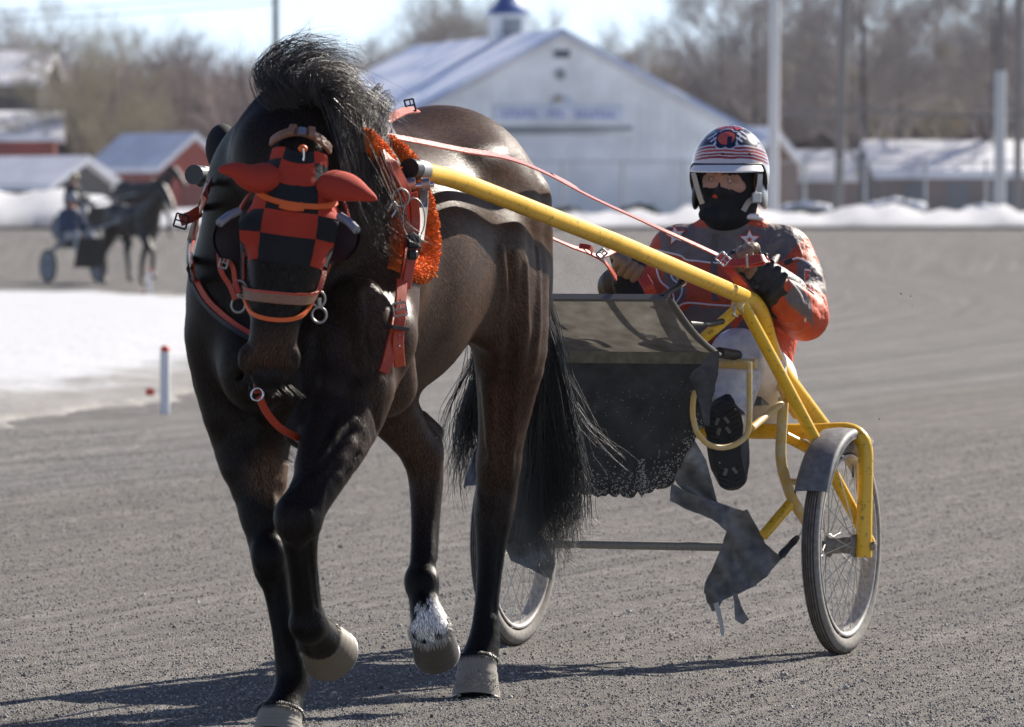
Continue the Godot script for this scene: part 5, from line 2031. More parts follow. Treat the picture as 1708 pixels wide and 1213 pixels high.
	# folds: ridges in the cloth, drawn across elbows, belly and armpits
	for f in [[1300, 470, 1352, 500, 19.16], [1306, 500, 1362, 528, 19.12], [1316, 440, 1366, 462, 19.26], [1150, 470, 1210, 500, 19.24], [1160, 492, 1240, 520, 19.23], [1240, 500, 1280, 470, 19.24], [1270, 430, 1300, 400, 19.28], [1275, 450, 1300, 425, 19.27], [1130, 440, 1150, 410, 19.36], [1230, 545, 1290, 560, 19.2], [1090, 430, 1112, 470, 19.38], [1335, 478, 1372, 500, 19.22], [1296, 540, 1330, 548, 19.15]]:
		var p0 := P(f[0], f[1], f[4])
		var p1 := P(f[2], f[3], f[4])
		var s0 := j.hit(p0 + Vector3(0, 0, 0.5), Vector3(0, 0, -1), -0.004, 1.2)
		var s1 := j.hit(p1 + Vector3(0, 0, 0.5), Vector3(0, 0, -1), -0.004, 1.2)
		j.chain([s0, (s0 + s1) * 0.5 + Vector3(0, 0.006, 0.004), s1], [0.006, 0.012, 0.005], 0.022)
	mb = MB.new()
	j.skin(mb, 0.0075)
	for i in mb.v.size():
		mb.c[i] = jacket_colour(mb.v[i])
	part("jacket", mb, M.jacket, t)
	# white piping along the seams
	for line in [[[1104, 419], [1125, 424], [1145, 429], [1155, 436], [1175, 438], [1200, 441], [1240, 442]], [[1103, 448], [1110, 472], [1126, 487], [1133, 500], [1130, 514]], [[1128, 452], [1131, 468], [1146, 482], [1145, 497], [1135, 512]], [[1136, 520], [1155, 510], [1200, 513], [1240, 515]], [[1330, 437], [1344, 433], [1358, 438], [1368, 446]], [[1326, 462], [1342, 472], [1362, 487], [1370, 494]], [[1322, 468], [1346, 498], [1353, 540]]]:
		var pts := []
		for q in line:
			pts.append(j.hit(P(q[0], q[1], 18.7), Vector3(0, 0, -1), 0.001, 1.4))
		part("piping", MB.new().tube(curve(pts, 5), 0.0030, 6), M.white_cloth, t)
	# stars on the chest, each an outline on a paler star
	for e in [[1137.0, 394.0, 20.0, 0.2], [1263.0, 401.0, 20.0, 0.0]]:
		for k in 3:
			var c := j.hit(P(e[0], e[1], 18.7), Vector3(0, 0, -1), 0.002 + k * 0.0022, 1.4)
			var n := j.grad(c)
			var poly := PackedVector2Array()
			for i in 10:
				var r: float = (e[2] * 19.3 / F_PX) * (1.0 if i % 2 == 0 else 0.45) * [1.0, 0.80, 0.26][k]
				var a: float = TAU * i / 10.0 + PI * 0.5 + e[3]
				poly.append(Vector2(cos(a), sin(a)) * r)
			mb = MB.new()
			mb.slab(Transform3D(facing(Vector3(n.x * 0.5, n.y * 0.5, n.z)), c), poly, 0.003)
			part("star", mb, [M.orange_cloth, M.white_cloth, M.orange_cloth][k], t)
	# letter on the sleeve patch
	var lc := j.hit(P(1359, 463, 18.7), Vector3(0, 0, -1), 0.002, 1.4)
	for k in 2:
		var tm := TextMesh.new()
		var sf := SystemFont.new()
		sf.font_names = PackedStringArray(["Droid Sans"])
		sf.font_weight = 800
		tm.font = sf
		tm.text = "F"
		tm.font_size = 48
		tm.pixel_size = 0.0011 if k == 0 else 0.00085
		tm.depth = 0.003
		var o := put("sleeve_letter", tm, M.white_cloth if k == 0 else M.orange_cloth, t)
		o.transform = Transform3D(facing(Vector3(0.55, 0.1, 0.8)) * Basis(Vector3(0, 0, 1), -0.12), lc - t.position + Vector3(0.002, 0, 0.004 + 0.003 * k))
	# zip placket and collar flap
	var zp := []
	for q in [[1206, 392], [1203, 430], [1202, 470], [1204, 505]]:
		zp.append(j.hit(P(q[0], q[1], 18.7), Vector3(0, 0, -1), 0.001, 1.4))
	part("placket", MB.new().strap(curve(zp, 5), range(16).map(func(_i): return Vector3(-0.1, 0.1, 1)), 0.022, 0.005), M.taupe_cloth, t)
	# gloves
	for g in [[l_ha, l_wr, 1.0], [r_ha, r_wr, -1.0]]:
		var gb := Body.new()
		var z := Vector3(-0.35 if g[2] > 0 else 0.1, 0.15, 0.9)
		var bas := facing(z) * Basis(Vector3(0, 0, 1), 0.5 if g[2] > 0 else -0.5)
		if g[2] < 0:
			bas = bas * Basis(Vector3(0, 0, 1), PI)
			bas = Basis(bas.x, -bas.y, bas.z)
		fist(gb, g[0], bas)
		var mid: Vector3 = (g[0] as Vector3).lerp(g[1], 0.5)
		gb.chain([g[0] + bas * Vector3(0, 0, -0.03), mid, g[1], (g[1] as Vector3).lerp(l_el if g[2] > 0 else r_el, 0.45)], [0.036, 0.040, 0.056, 0.072], 0.02)
		for f in 4:
			var q: Vector3 = mid.lerp(g[1], f / 4.0) + Vector3(0.01 * f, 0.01 - 0.012 * f, 0.042)
			gb.bone(q + Vector3(-0.02, -0.03, 0.0), q + Vector3(0.03, 0.035, -0.01), 0.007, 0.007, 0.02)
		mb = MB.new()
		gb.skin(mb, 0.0042)
		for i in mb.v.size():
			var q: Vector3 = bas.inverse() * (mb.v[i] - g[0])
			var tan := q.z > (-0.012 if g[2] > 0 else 0.0) and q.y < 0.034 and q.length() < 0.075
			if q.y > 0.020 and q.x < 0.0:
				tan = false
			mb.c[i] = Color(0.30, 0.19, 0.11) if tan else CUFF
			if tan and q.y > 0.02:
				mb.c[i] = Color(0.34, 0.28, 0.20)
		part("glove", mb, M.glove, t)
	part("glove_pull", MB.new().tube([P(1308, 439, 18.95), P(1322, 434, 18.95)], 0.008, 8), M.rubber, t)
	part("glove_badge", MB.new().ball(Transform3D(facing(Vector3(-0.2, 0.1, 1)), P(1259, 478, 18.87)), Vector3(0.014, 0.008, 0.006), 6, 10), M.rubber, t)
	# trousers
	var tr := Body.new()
	tr.bone(hip + Vector3(0, 0.03, 0), hip + Vector3(0, -0.01, 0.02), 0.135, 0.13, 0.06, 1.3, SL)
	for k in [[l_kn, l_an, 0.17], [r_kn, r_an, -0.17]]:
		tr.chain([hip + SL * (k[2] * 0.55), (hip + k[0]) * 0.5 + SL * k[2] * 0.35 + Vector3(0, 0.01, 0), k[0]], [0.105, 0.098, 0.080], 0.05)
		tr.chain([k[0], k[0].lerp(k[1], 0.45), k[0].lerp(k[1], 0.98)], [0.080, 0.078, 0.064], 0.03)
		for i in 7:
			var c: Vector3 = (k[0] as Vector3).lerp(k[1], 0.12 + 0.13 * i)
			var sd := 1.0 if i % 2 == 0 else -1.0
			tr.bone(c + Vector3(-0.06 * sd, -0.012, 0.055), c + Vector3(0.06 * sd, 0.022, 0.056), 0.005, 0.003, 0.02)
	mb = MB.new()
	tr.skin(mb, 0.008)
	part("trousers", mb, M.trouser, t)
	boot(t, l_an, P(1200, 675, 18.83), P(1223, 815, 18.80))
	boot(t, r_an, P(1086, 675, 19.0), P(1104, 812, 18.97))
	build_helmet(t, head)


func fist_thin(b: Body, c: Vector3) -> void:
	b.egg(c + Vector3(0.01, 0.0, -0.02), Vector3(0.03, 0.028, 0.026), Basis.IDENTITY, 0.012)
	for i in 4:
		var x := -0.026 + i * 0.017
		b.chain([c + Vector3(x, 0.018, -0.006), c + Vector3(x, 0.012, 0.012), c + Vector3(x, -0.008, 0.014)], [0.007, 0.007, 0.006], 0.003)
	b.chain([c + Vector3(0.03, 0.0, -0.02), c + Vector3(0.034, 0.008, 0.004), c + Vector3(0.02, 0.002, 0.016)], [0.009, 0.008, 0.006], 0.006)


func head_of(b: Body, c: Vector3, more: float) -> void:
	# turned a little to the image left
	var t := Basis(Vector3.UP, -0.12)
	b.egg(c + t * Vector3(0, 0.030, -0.018), Vector3(0.076, 0.096, 0.096) + Vector3.ONE * more, t, 0.02)
	b.bone(c + t * Vector3(0, -0.005, 0.012), c + t * Vector3(0, -0.082, 0.040), 0.064 + more, 0.034 + more, 0.03)
	b.bone(c + t * Vector3(-0.022, -0.078, 0.040), c + t * Vector3(0.022, -0.078, 0.040), 0.024 + more, 0.024 + more, 0.02)
	for s in [-1.0, 1.0]:
		b.egg(c + t * Vector3(s * 0.040, -0.012, 0.050), Vector3(0.026, 0.020, 0.022) + Vector3.ONE * more, t, 0.02)    # cheekbone
		b.bone(c + t * Vector3(s * 0.055, -0.05, -0.01), c + t * Vector3(s * 0.026, -0.085, 0.035), 0.018 + more, 0.016 + more, 0.03)
		b.bone(c + t * Vector3(s * 0.012, 0.034, 0.072), c + t * Vector3(s * 0.042, 0.034, 0.060), 0.012 + more, 0.010 + more, 0.018)   # brow
		if more == 0.0:
			b.egg(c + t * Vector3(s * 0.031, 0.016, 0.084), Vector3(0.016, 0.010, 0.014), t, 0.012, true)    # eye socket
			b.egg(c + t * Vector3(s * 0.078, 0.0, -0.015), Vector3(0.010, 0.030, 0.018), t, 0.01)            # ear
	b.bone(c + t * Vector3(0, 0.022, 0.078), c + t * Vector3(0, -0.022, 0.098), 0.010 + more * 0.8, 0.013 + more * 0.8, 0.014)    # nose
	b.bone(c + t * Vector3(-0.012, -0.028, 0.084), c + t * Vector3(0.012, -0.028, 0.084), 0.010 + more, 0.010 + more, 0.01)
	b.bone(c + t * Vector3(-0.018, -0.052, 0.070), c + t * Vector3(0.018, -0.052, 0.070), 0.012 + more, 0.012 + more, 0.014)   # mouth


func boot(t: Node, ankle: Vector3, toe: Vector3, heel: Vector3) -> void:
	var ax := (toe - heel)
	var y := ax.normalized()
	var z := Vector3(-0.05, -0.12, 1.0)
	z = (z - y * z.dot(y)).normalized()
	var x := y.cross(z)
	var c := (toe + heel) * 0.5
	var l := ax.length()
	var tf := Transform3D(Basis(x, y, z), c)
	# sole outline, toe up
	var half := [Vector2(0.0, 0.50), Vector2(0.026, 0.485), Vector2(0.045, 0.44), Vector2(0.056, 0.35), Vector2(0.057, 0.22), Vector2(0.048, 0.06), Vector2(0.039, -0.08), Vector2(0.039, -0.25), Vector2(0.041, -0.38), Vector2(0.036, -0.46), Vector2(0.022, -0.495), Vector2(0.0, -0.50)]
	var poly := PackedVector2Array()
	for p in half:
		poly.append(Vector2(p.x * 1.05, p.y * l))
	for i in range(half.size() - 2, 0, -1):
		poly.append(Vector2(-half[i].x * 0.95, half[i].y * l))
	var mb := MB.new()
	mb.slab(tf, poly, 0.022)
	part("boot_sole", mb, M.boot_sole, t)
	for i in 15:
		var v := lerpf(0.44, -0.44, i / 14.0)
		if v < -0.02 and v > -0.19:
			continue
		for s in [-1.0, 1.0]:
			var wd := 0.0
			for k in half.size() - 1:
				if v <= half[k].y and v >= half[k + 1].y:
					wd = lerpf(half[k].x, half[k + 1].x, (half[k].y - v) / maxf(half[k].y - half[k + 1].y, 0.001))
			part("tread_block", MB.new().box(tf * Transform3D(Basis(Vector3(0, 0, 1), s * 0.45), Vector3(s * wd * 0.55, v * l, 0.014)), Vector3(wd * 0.72, 0.0095, 0.008), 0.0015), M.boot_tread, t)
	for v in [0.30, 0.18, -0.30]:
		for s in [-1.0, 1.0]:
			part("worn_tread_block", MB.new().box(tf * Transform3D(Basis(Vector3(0, 0, 1), s * 0.5), Vector3(s * 0.014, v * l, 0.0155)), Vector3(0.010, 0.022, 0.007), 0.001), M.boot_worn, t)
	# upper
	var b := Body.new()
	b.chain([tf * Vector3(0, 0.42 * l, -0.03), tf * Vector3(0, 0.22 * l, -0.045), tf * Vector3(0, -0.10 * l, -0.06), tf * Vector3(0, -0.36 * l, -0.045)], [0.030, 0.044, 0.046, 0.038], 0.02, 1.2, x)
	b.chain([tf * Vector3(0, -0.15 * l, -0.07), (tf * Vector3(0, -0.15 * l, -0.07)).lerp(ankle, 0.6), ankle + Vector3(0, 0.03, 0)], [0.05, 0.058, 0.058], 0.03)
	mb = MB.new()
	b.skin(mb, 0.007)
	part("boot", mb, M.boot, t)


func build_helmet(t: Node, head: Vector3) -> void:
	var c := P(1218, 287, 19.38)
	var turn := Basis(Vector3.UP, -0.16) * Basis(Vector3.RIGHT, 0.04)
	var tf := Transform3D(turn, c)
	var R := Vector3(0.119, 0.142, 0.140)
	var h := Node3D.new()
	h.name = "helmet"
	t.add_child(h, true)
	h.position = c - origin_of(t)
	var nu := 96
	var nv := 26
	var mb := MB.new()
	for side in 2:
		var st := mb.v.size()
		for i in nu + 1:
			var a := -PI + TAU * i / nu
			var e0: float = helmet_edge(a)
			for k in nv + 1:
				var e := lerpf(e0, PI * 0.5, float(k) / nv)
				var r := R - Vector3.ONE * (0.012 * side)
				var flare := 1.0 + 0.02 * smoothstep(0.1, 0.0, float(k) / nv)
				mb.add(tf * Vector3(sin(a) * cos(e) * r.x * flare, sin(e) * r.y, cos(a) * cos(e) * r.z * flare), Vector2(0.5 + a / TAU, 1.0 - (e + 0.7) / (PI * 0.5 + 0.7)))
		for i in nu:
			for k in nv:
				var q := st + i * (nv + 1) + k
				if side == 0:
					mb.quad(q, q + 1, q + nv + 2, q + nv + 1)
				else:
					mb.quad(q, q + nv + 1, q + nv + 2, q + 1)
	part("shell", mb, M.helmet_print, h)
	var rim := []
	for i in nu:
		var a := -PI + TAU * i / nu
		var e := helmet_edge(a)
		rim.append(tf * Vector3(sin(a) * cos(e) * R.x * 1.0, sin(e) * R.y, cos(a) * cos(e) * R.z * 1.0))
	rim.append(rim[0])
	part("edge_trim", MB.new().tube(rim, 0.006, 8, false), M.rubber, h)
	# short white peak
	mb = MB.new()
	var rows := []
	for i in 25:
		var a := lerpf(-1.12, 1.02, i / 24.0)
		var row := []
		var reach := 0.030 * pow(maxf(0.0, cos(a * 1.35)), 0.5)
		for k in 5:
			var u := k / 4.0
			var e := helmet_edge(a) + 0.05
			row.append(tf * Vector3(sin(a) * cos(e) * (R.x * 1.015 + reach * u), sin(e) * R.y - 0.004 - 0.022 * u, cos(a) * cos(e) * (R.z * 1.015 + reach * u)))
		rows.append(row)
	sheet(mb, rows, Vector3(0, 0.004, 0))
	part("peak", mb, M.white_gloss, h)
	# padding inside, chin straps and the side buckle
	part("lining", MB.new().lathe(tf * Transform3D(Basis.IDENTITY, Vector3(0, -0.01, -0.01)), [Vector2(0.103, 0.02), Vector2(0.106, 0.06), Vector2(0.09, 0.09)], 40, TAU, Vector2(0.97, 1.12)), M.knit_black, h)
	for q in [[[1157, 288], [1162, 310], [1168, 330], [1172, 340]], [[1268, 290], [1266, 312], [1258, 330], [1248, 338], [1240, 352]]]:
		var pts := []
		for e in q:
			pts.append(P(e[0], e[1], 19.30 if q[0][0] < 1200 else 19.285))
		part("chin_strap", MB.new().strap(curve(pts, 5), range(24).map(func(_i): return Vector3(-0.7 if q[0][0] < 1200 else 0.5, 0, 0.8)), 0.018, 0.005), M.chrome_soft, h)
	part("strap_buckle", MB.new().box(Transform3D(facing(Vector3(0.5, 0, 1)), P(1262, 330, 19.27)), Vector3(0.030, 0.034, 0.014), 0.004), M.chrome_soft, h)
	for s in [-1.0, 1.0]:
		part("ear_guard", MB.new().ball(tf * Transform3D(Basis(Vector3(0, 0, 1), s * 0.12), Vector3(s * 0.100, -0.062, 0.012)), Vector3(0.014, 0.052, 0.046), 10, 16), M.chrome_soft if s > 0 else M.rubber, h)
	for a in [-0.05, 0.72]:
		part("stud", MB.new().ball(Transform3D(Basis.IDENTITY, tf * Vector3(sin(a) * cos(0.42) * R.x * 1.012, sin(0.42) * R.y, cos(a) * cos(0.42) * R.z * 1.012)), Vector3.ONE * 0.0035, 5, 8), M.rubber, h)


func helmet_edge(a: float) -> float:
	var f := absf(a) / PI
	return lerpf(deg_to_rad(10.0), deg_to_rad(-32.0), smoothstep(0.33, 0.50, f))


# the print on the helmet: dark crown, pale stripes round the brow, a round orange crest between two wings
func helmet_image() -> ImageTexture:
	var w := 1024
	var hh := 400
	var im := Image.create(w, hh, false, Image.FORMAT_RGB8)
	var silver := Color(0.78, 0.77, 0.78)
	var navy := Color(0.10, 0.11, 0.15)
	var red := Color(0.72, 0.25, 0.17)
	var nz := FastNoiseLite.new()
	nz.frequency = 0.012
	for x in w:
		for y in hh:
			var a := (float(x) / w - 0.5) * TAU
			var e := (1.0 - float(y) / hh) * (PI * 0.5 + 0.7) - 0.7
			var ed := rad_to_deg(e) - 10.0
			var ad := rad_to_deg(a)
			var c := silver
			var n := nz.get_noise_2d(x * 0.7, y)
			var sway := ed + 5.0 * smoothstep(25.0, 100.0, absf(ad)) * 2.0 + n * 1.5
			if sway < 27.0:
				for s in [[10.0, 1.6], [14.0, 1.2], [18.5, 1.3], [23.0, 1.6]]:
					if absf(sway - s[0]) < s[1]:
						c = Color(0.55, 0.20, 0.17) if s[0] != 18.5 else red
			elif absf(ad) < 70.0 + n * 25.0 or ed > 72.0:
				c = navy
				if ed > 55.0 and sin(ad * 0.16 + n * 6.0) > 0.3 and ed < 74.0:
					c = red
				elif n > 0.42:
					c = Color(0.42, 0.42, 0.46)
			elif n > 0.25:
				c = Color(0.5, 0.49, 0.5)
			elif sin(ed * 0.9 + n * 9.0) > 0.93:
				c = Color(0.6, 0.3, 0.26)
			# crest
			var u := ad * cos(e) / 13.0
			var v := (ed - 39.0) / 12.0
			var r := sqrt(u * u + v * v)
			var th := atan2(v, u)
			var star := 1.35 + 0.35 * absf(sin(th * 2.5 + PI * 0.25))
			if r < star and r > star - 0.14:
				c = Color(0.75, 0.75, 0.78)
			elif r < star:
				c = navy
			if r < 0.98:
				c = Color(0.80, 0.33, 0.19)
				if u > 0.15 and u < 0.65 and v < 0.15:
					c = navy
			if absf(u) > 1.1 and absf(u) < 2.5 and absf(v) < 1.2:
				var feather := sin((v * 4.0 + absf(u) * 3.2) * 2.2)
				if feather > 0.35 and v < 1.3 - absf(absf(u) - 1.7) * 1.2 and v > -1.2 + (absf(u) - 1.1) * 0.7:
					c = Color(0.80, 0.80, 0.84)
			im.set_pixel(x, y, c)
	return ImageTexture.create_from_image(im)


# ---------------------------------------------------------------- the place: track, snow, buildings, trees
func lay(x: float, d: float) -> float:       # height of the ground: level here, banked up round the far turn
	var h := 0.68 * smoothstep(118.0, 168.0, d) + 0.20 * smoothstep(165.0, 225.0, d)
	return h + 0.6 * smoothstep(240.0, 420.0, d)


func G(px: float, d: float) -> Vector3:      # on the ground, at a distance
	var x := (px - 854.0) * d / F_PX
	return Vector3(x, lay(x, d), -d)


func infield_edge(d: float) -> float:
	var k := [[34.0, -4.9], [37.0, -3.6], [39.4, -3.05], [46.6, -2.0], [60.0, -1.1], [80.0, -1.3], [95.0, -2.6], [104.0, -5.2], [109.0, -14.0]]
	for i in k.size() - 1:
		if d <= k[i + 1][0]:
			return lerpf(k[i][1], k[i + 1][1], clampf((d - k[i][0]) / (k[i + 1][0] - k[i][0]), 0.0, 1.0))
	return -100.0


func build_ground() -> void:
	var nz := FastNoiseLite.new()
	nz.seed = 8
	nz.frequency = 1.0
	nz.fractal_octaves = 3
	var mb := MB.new()
	var ds := [-60.0, 0.0, 8.0, 12.0]
	var d := 14.0
	while d < 26.0:
		ds.append(d)
		d += 0.05
	while d < 130.0:
		ds.append(d)
		d *= 1.0055
	while d < 900.0:
		ds.append(d)
		d *= 1.05
	var n := 200
	for i in ds.size():
		var dd: float = ds[i]
		for j in n + 1:
			var u := j / float(n) * 2.0 - 1.0
			var wide := 0.095 * absf(dd) + 0.4
			var x := u * wide if absf(u) < 0.85 else signf(u) * (0.85 * wide + pow((absf(u) - 0.85) / 0.15, 2.0) * (40.0 + 2.0 * absf(dd)))
			# across the track: the harrowed part near us, a packed pale lane beyond, stripes left by wheels and harrow along it
			var q := x + 2.32 - (dd - 29.1) * 0.303 + 0.0022 * maxf(0.0, dd - 45.0) * maxf(0.0, dd - 45.0)
			q += 0.22 * nz.get_noise_2d(x * 0.25, dd * 0.05)
			var lane := smoothstep(0.15, -0.35, q)
			var c := Color(0.355, 0.325, 0.292).lerp(Color(0.400, 0.380, 0.360), lane)
			var st := nz.get_noise_2d(q * 3.2, dd * 0.012) * 0.5 + nz.get_noise_2d(q * 11.0, dd * 0.02 + 40.0) * 0.35
			var far_mix := smoothstep(60.0, 110.0, dd)
			c = c.lerp(Color(0.365, 0.340, 0.315), far_mix * 0.8)
			st += 0.5 * nz.get_noise_2d(q * 30.0, dd * 0.05 + 90.0) * smoothstep(30.0, 18.0, dd)
			c *= 1.0 + st * lerpf(0.85, 0.55, far_mix) * lerpf(0.55, 1.0, lane)
			c *= 1.0 + 0.16 * nz.get_noise_2d(x * 1.3, dd * 0.5)
			if dd < 60.0:
				c *= 1.0 + rng.randf_range(-0.30, 0.30) * smoothstep(60.0, 24.0, dd)
			mb.col = Color(c.r, c.g, c.b)
			var h := lay(x, dd)
			if dd > 13.9 and dd < 26.1:
				h += 0.004 * nz.get_noise_2d(q * 8.0, dd * 0.3) + 0.0035 * nz.get_noise_2d(x * 9.0, dd * 6.0)
			mb.add(Vector3(x, h, -dd))
	for i in ds.size() - 1:
		for j in n:
			var a := i * (n + 1) + j
			mb.quad(a, a + n + 1, a + n + 2, a + 1)
	setting("track", mb, M.track)
	# loose stone dust: small crumbs lying on the near track
	var st := MB.new()
	st.ball(Transform3D.IDENTITY, Vector3(1, 0.7, 0.8), 3, 5)
	var mm := MultiMesh.new()
	mm.transform_format = MultiMesh.TRANSFORM_3D
	mm.use_colors = true
	mm.mesh = st.mesh()
	mm.instance_count = 230000
	for i in mm.instance_count:
		var dd := 15.2 + 24.0 * pow(rng.randf(), 2.3)
		var x := rng.randf_range(-1.0, 1.0) * (dd * 0.084 + 0.25)
		var q := x + 2.32 - (dd - 29.1) * 0.303
		if nz.get_noise_2d(q * 5.0, dd * 0.2) < rng.randf_range(-0.7, 0.15):
			x += 0.03
		var s := 0.0013 + 0.0034 * pow(rng.randf(), 3.0)
		if rng.randf() < 0.006:
			s *= 2.2
		var h := 0.004 * nz.get_noise_2d(q * 8.0, dd * 0.3) + 0.0035 * nz.get_noise_2d(x * 9.0, dd * 6.0)
		mm.set_instance_transform(i, Transform3D(Basis(Vector3.UP, rng.randf() * TAU).scaled(Vector3.ONE * s), Vector3(x, h + s * 0.25, -dd)))
		var g := rng.randf_range(0.05, 0.20) if rng.randf() < 0.5 else rng.randf_range(0.25, 0.50)
		mm.set_instance_color(i, Color(g * 1.05, g, g * 0.93))
	var o := MultiMeshInstance3D.new()
	o.name = "gravel"
	o.multimesh = mm
	o.material_override = M.crumb
	add_child(o)
	tag(o, "loose grey stone dust and crumbs covering the near track", "gravel")
	o.set_meta("kind", "stuff")
	# grains thrown up by the hind hoof and the apron
	mm = MultiMesh.new()
	mm.transform_format = MultiMesh.TRANSFORM_3D
	mm.use_colors = true
	mm.mesh = st.mesh()
	mm.instance_count = 420
	for i in mm.instance_count:
		var p := P(795 + rng.randfn() * 22, 1150 - absf(rng.randfn()) * 16, 17.36 + rng.randfn() * 0.02)
		if i > 330:
			p = P(1000 + rng.randfn() * 90, 880 + rng.randfn() * 90, 18.6 + rng.randfn() * 0.1)
		if i > 402:
			p = [P(1503, 490, 18.0), P(1519, 494, 18.0), P(1522, 510, 18.0), P(1467, 699, 18.0), P(728, 731, 17.0), P(610, 757, 16.5)][i % 6]
		p.y = maxf(p.y, 0.004)
		mm.set_instance_transform(i, Transform3D(Basis(Vector3.UP, rng.randf() * TAU).scaled(Vector3.ONE * rng.randf_range(0.0012, 0.0032)), p))
		var g := rng.randf_range(0.08, 0.35)
		mm.set_instance_color(i, Color(g, g * 0.94, g * 0.86))
	o = MultiMeshInstance3D.new()
	o.name = "kicked_up_grit"
	o.multimesh = mm
	o.material_override = M.crumb
	add_child(o)
	tag(o, "grains of stone dust thrown up round the hooves and apron", "grit")
	o.set_meta("kind", "stuff")


func build_snow() -> void:
	var nz := FastNoiseLite.new()
	nz.seed = 21
	nz.frequency = 1.0
	nz.fractal_octaves = 4
	# infield
	var mb := MB.new()
	var rows := 190
	var cols := 90
	for i in rows + 1:
		var d := lerpf(35.0, 109.0, pow(float(i) / rows, 1.25))
		var e := infield_edge(d)
		for j in cols + 1:
			var u := float(j) / cols
			var x := e + 0.25 - 34.0 * pow(u, 2.4)
			var jag := 0.35 * nz.get_noise_2d(x * 0.9, d * 0.5) + 0.22 * nz.get_noise_2d(x * 3.0, d * 1.6)
			var depth := e - x - 0.15 + jag
			var near_edge := d - (38.0 - 1.35 * minf(x + 3.6, 0.0)) + jag * 4.0
			var inside := minf(depth, near_edge * 0.25)
			var h := lerpf(-0.06, 0.03 + 0.06 * smoothstep(0.5, 3.0, inside), smoothstep(-0.05, 0.2, inside))
			h += 0.022 * nz.get_noise_2d(x * 2.0, d * 1.2) * smoothstep(0.0, 0.6, inside) + 0.10 * maxf(0.0, nz.get_noise_2d(x * 0.8, d * 0.55) - 0.12) * smoothstep(0.0, 0.8, inside) * smoothstep(2.4, 1.2, inside)
			var clean := smoothstep(0.9, 2.3, minf(depth * 1.3, near_edge * 0.19) + 0.7 * nz.get_noise_2d(x * 1.4, d * 0.35))
			var muck := 0.5 + 0.5 * nz.get_noise_2d(x * 2.5, d * 0.8)
			var dirty := Color(0.24, 0.225, 0.205).lerp(Color(0.52, 0.51, 0.49), muck)
			var c := dirty.lerp(Color(0.84, 0.86, 0.90), clean)
			mb.col = c
			mb.add(Vector3(x, h, -d))
	for i in rows:
		for j in cols:
			var a := i * (cols + 1) + j
			mb.quad(a, a + 1, a + cols + 2, a + cols + 1)
	setting("infield_snow", mb, M.snow)
	# ploughed bank outside the far turn
	mb = MB.new()
	rows = 220
	cols = 14
	for i in rows + 1:
		var x := lerpf(-60.0, 60.0, float(i) / rows)
		var px := 854.0 + x * F_PX / 218.0
		var tall := 0.66 + 0.36 * nz.get_noise_1d(x * 0.25) + 0.30 * nz.get_noise_1d(x * 0.9 + 50.0)
		if px < 230.0:
			tall += 0.7 * smoothstep(230.0, 90.0, px)
		for j in cols + 1:
			var u := float(j) / cols
			var d := 213.0 + 13.0 * u + 1.2 * nz.get_noise_1d(x * 0.3 + 9.0)
			var prof := pow(sin(PI * clampf(u * 0.9, 0.0, 1.0)), 0.6)
			var h := lay(x, d) - 0.05 + tall * prof + 0.22 * nz.get_noise_2d(x * 0.9, d * 0.6) * prof
			if u > 0.65:
				h = maxf(h, lay(x, d) + 0.2)
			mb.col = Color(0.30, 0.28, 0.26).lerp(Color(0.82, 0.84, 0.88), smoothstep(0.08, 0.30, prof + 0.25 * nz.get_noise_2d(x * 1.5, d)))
			mb.add(Vector3(x, h, -d))
	for i in rows:
		for j in cols:
			var a := i * (cols + 1) + j
			mb.quad(a, a + cols + 1, a + cols + 2, a + 1)
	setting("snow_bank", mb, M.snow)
	# snow field behind the bank
	mb = MB.new()
	mb.col = Color(0.78, 0.80, 0.84)
	for i in 2:
		for j in 41:
			var x := lerpf(-160.0, 160.0, j / 40.0)
			var d := [222.0, 520.0][i] as float
			mb.add(Vector3(x, lay(x, d) + 0.25, -d))
	for j in 40:
		mb.quad(j, j + 41, j + 42, j + 1)
	setting("snow_field", mb, M.snow)
	# dark drain edge in front of the bank
	mb = MB.new()
	var pts := []
	for j in 60:
		var x := lerpf(-60.0, 60.0, j / 59.0)
		pts.append(Vector3(x, lay(x, 211.0) + 0.06, -211.0 - 0.4 * nz.get_noise_1d(x * 0.4)))
	mb.strap(pts, pts.map(func(_p): return Vector3.UP), 1.6, 0.10)
	setting("track_edge", mb, M.wet_edge)


func marker_post(px: float, d: float, label: String) -> void:
	var b := G(px, d)
	var t := thing("marker_post", label, "post", b, "white marker posts along the inside of the track")
	part("post", MB.new().lathe(Transform3D(Basis.IDENTITY, b), [Vector2(0.033, -0.02), Vector2(0.033, 0.40), Vector2(0.028, 0.412)], 14), M.white_plastic, t)
	part("cap", MB.new().lathe(Transform3D(Basis.IDENTITY, b), [Vector2(0.029, 0.41), Vector2(0.031, 0.425), Vector2(0.024, 0.445), Vector2(0.0005, 0.452)], 12), M.marker_red, t)


func marker_flag(px: float, py: float, d: float, label: String) -> void:
	var b := G(px, d)
	var c := P(px, py, d)
	var t := thing("marker_flag", label, "marker flag", b, "small orange markers beside the white posts")
	part("wire", MB.new().tube([b, Vector3(b.x, c.y + 0.02, b.z)], 0.004, 5), M.steel_worn, t)
	part("flag", MB.new().slab(Transform3D(Basis.IDENTITY, c), PackedVector2Array([Vector2(-0.03, -0.025), Vector2(0.028, -0.03), Vector2(0.03, 0.024), Vector2(0.0, 0.031), Vector2(-0.03, 0.026)]), 0.006), M.marker_red, t)


# ---- buildings
func wall_quad(mb: MB, a: Vector3, b: Vector3, c: Vector3, d: Vector3, thick: Vector3) -> void:
	sheet(mb, [[a, b], [d, c]], thick)


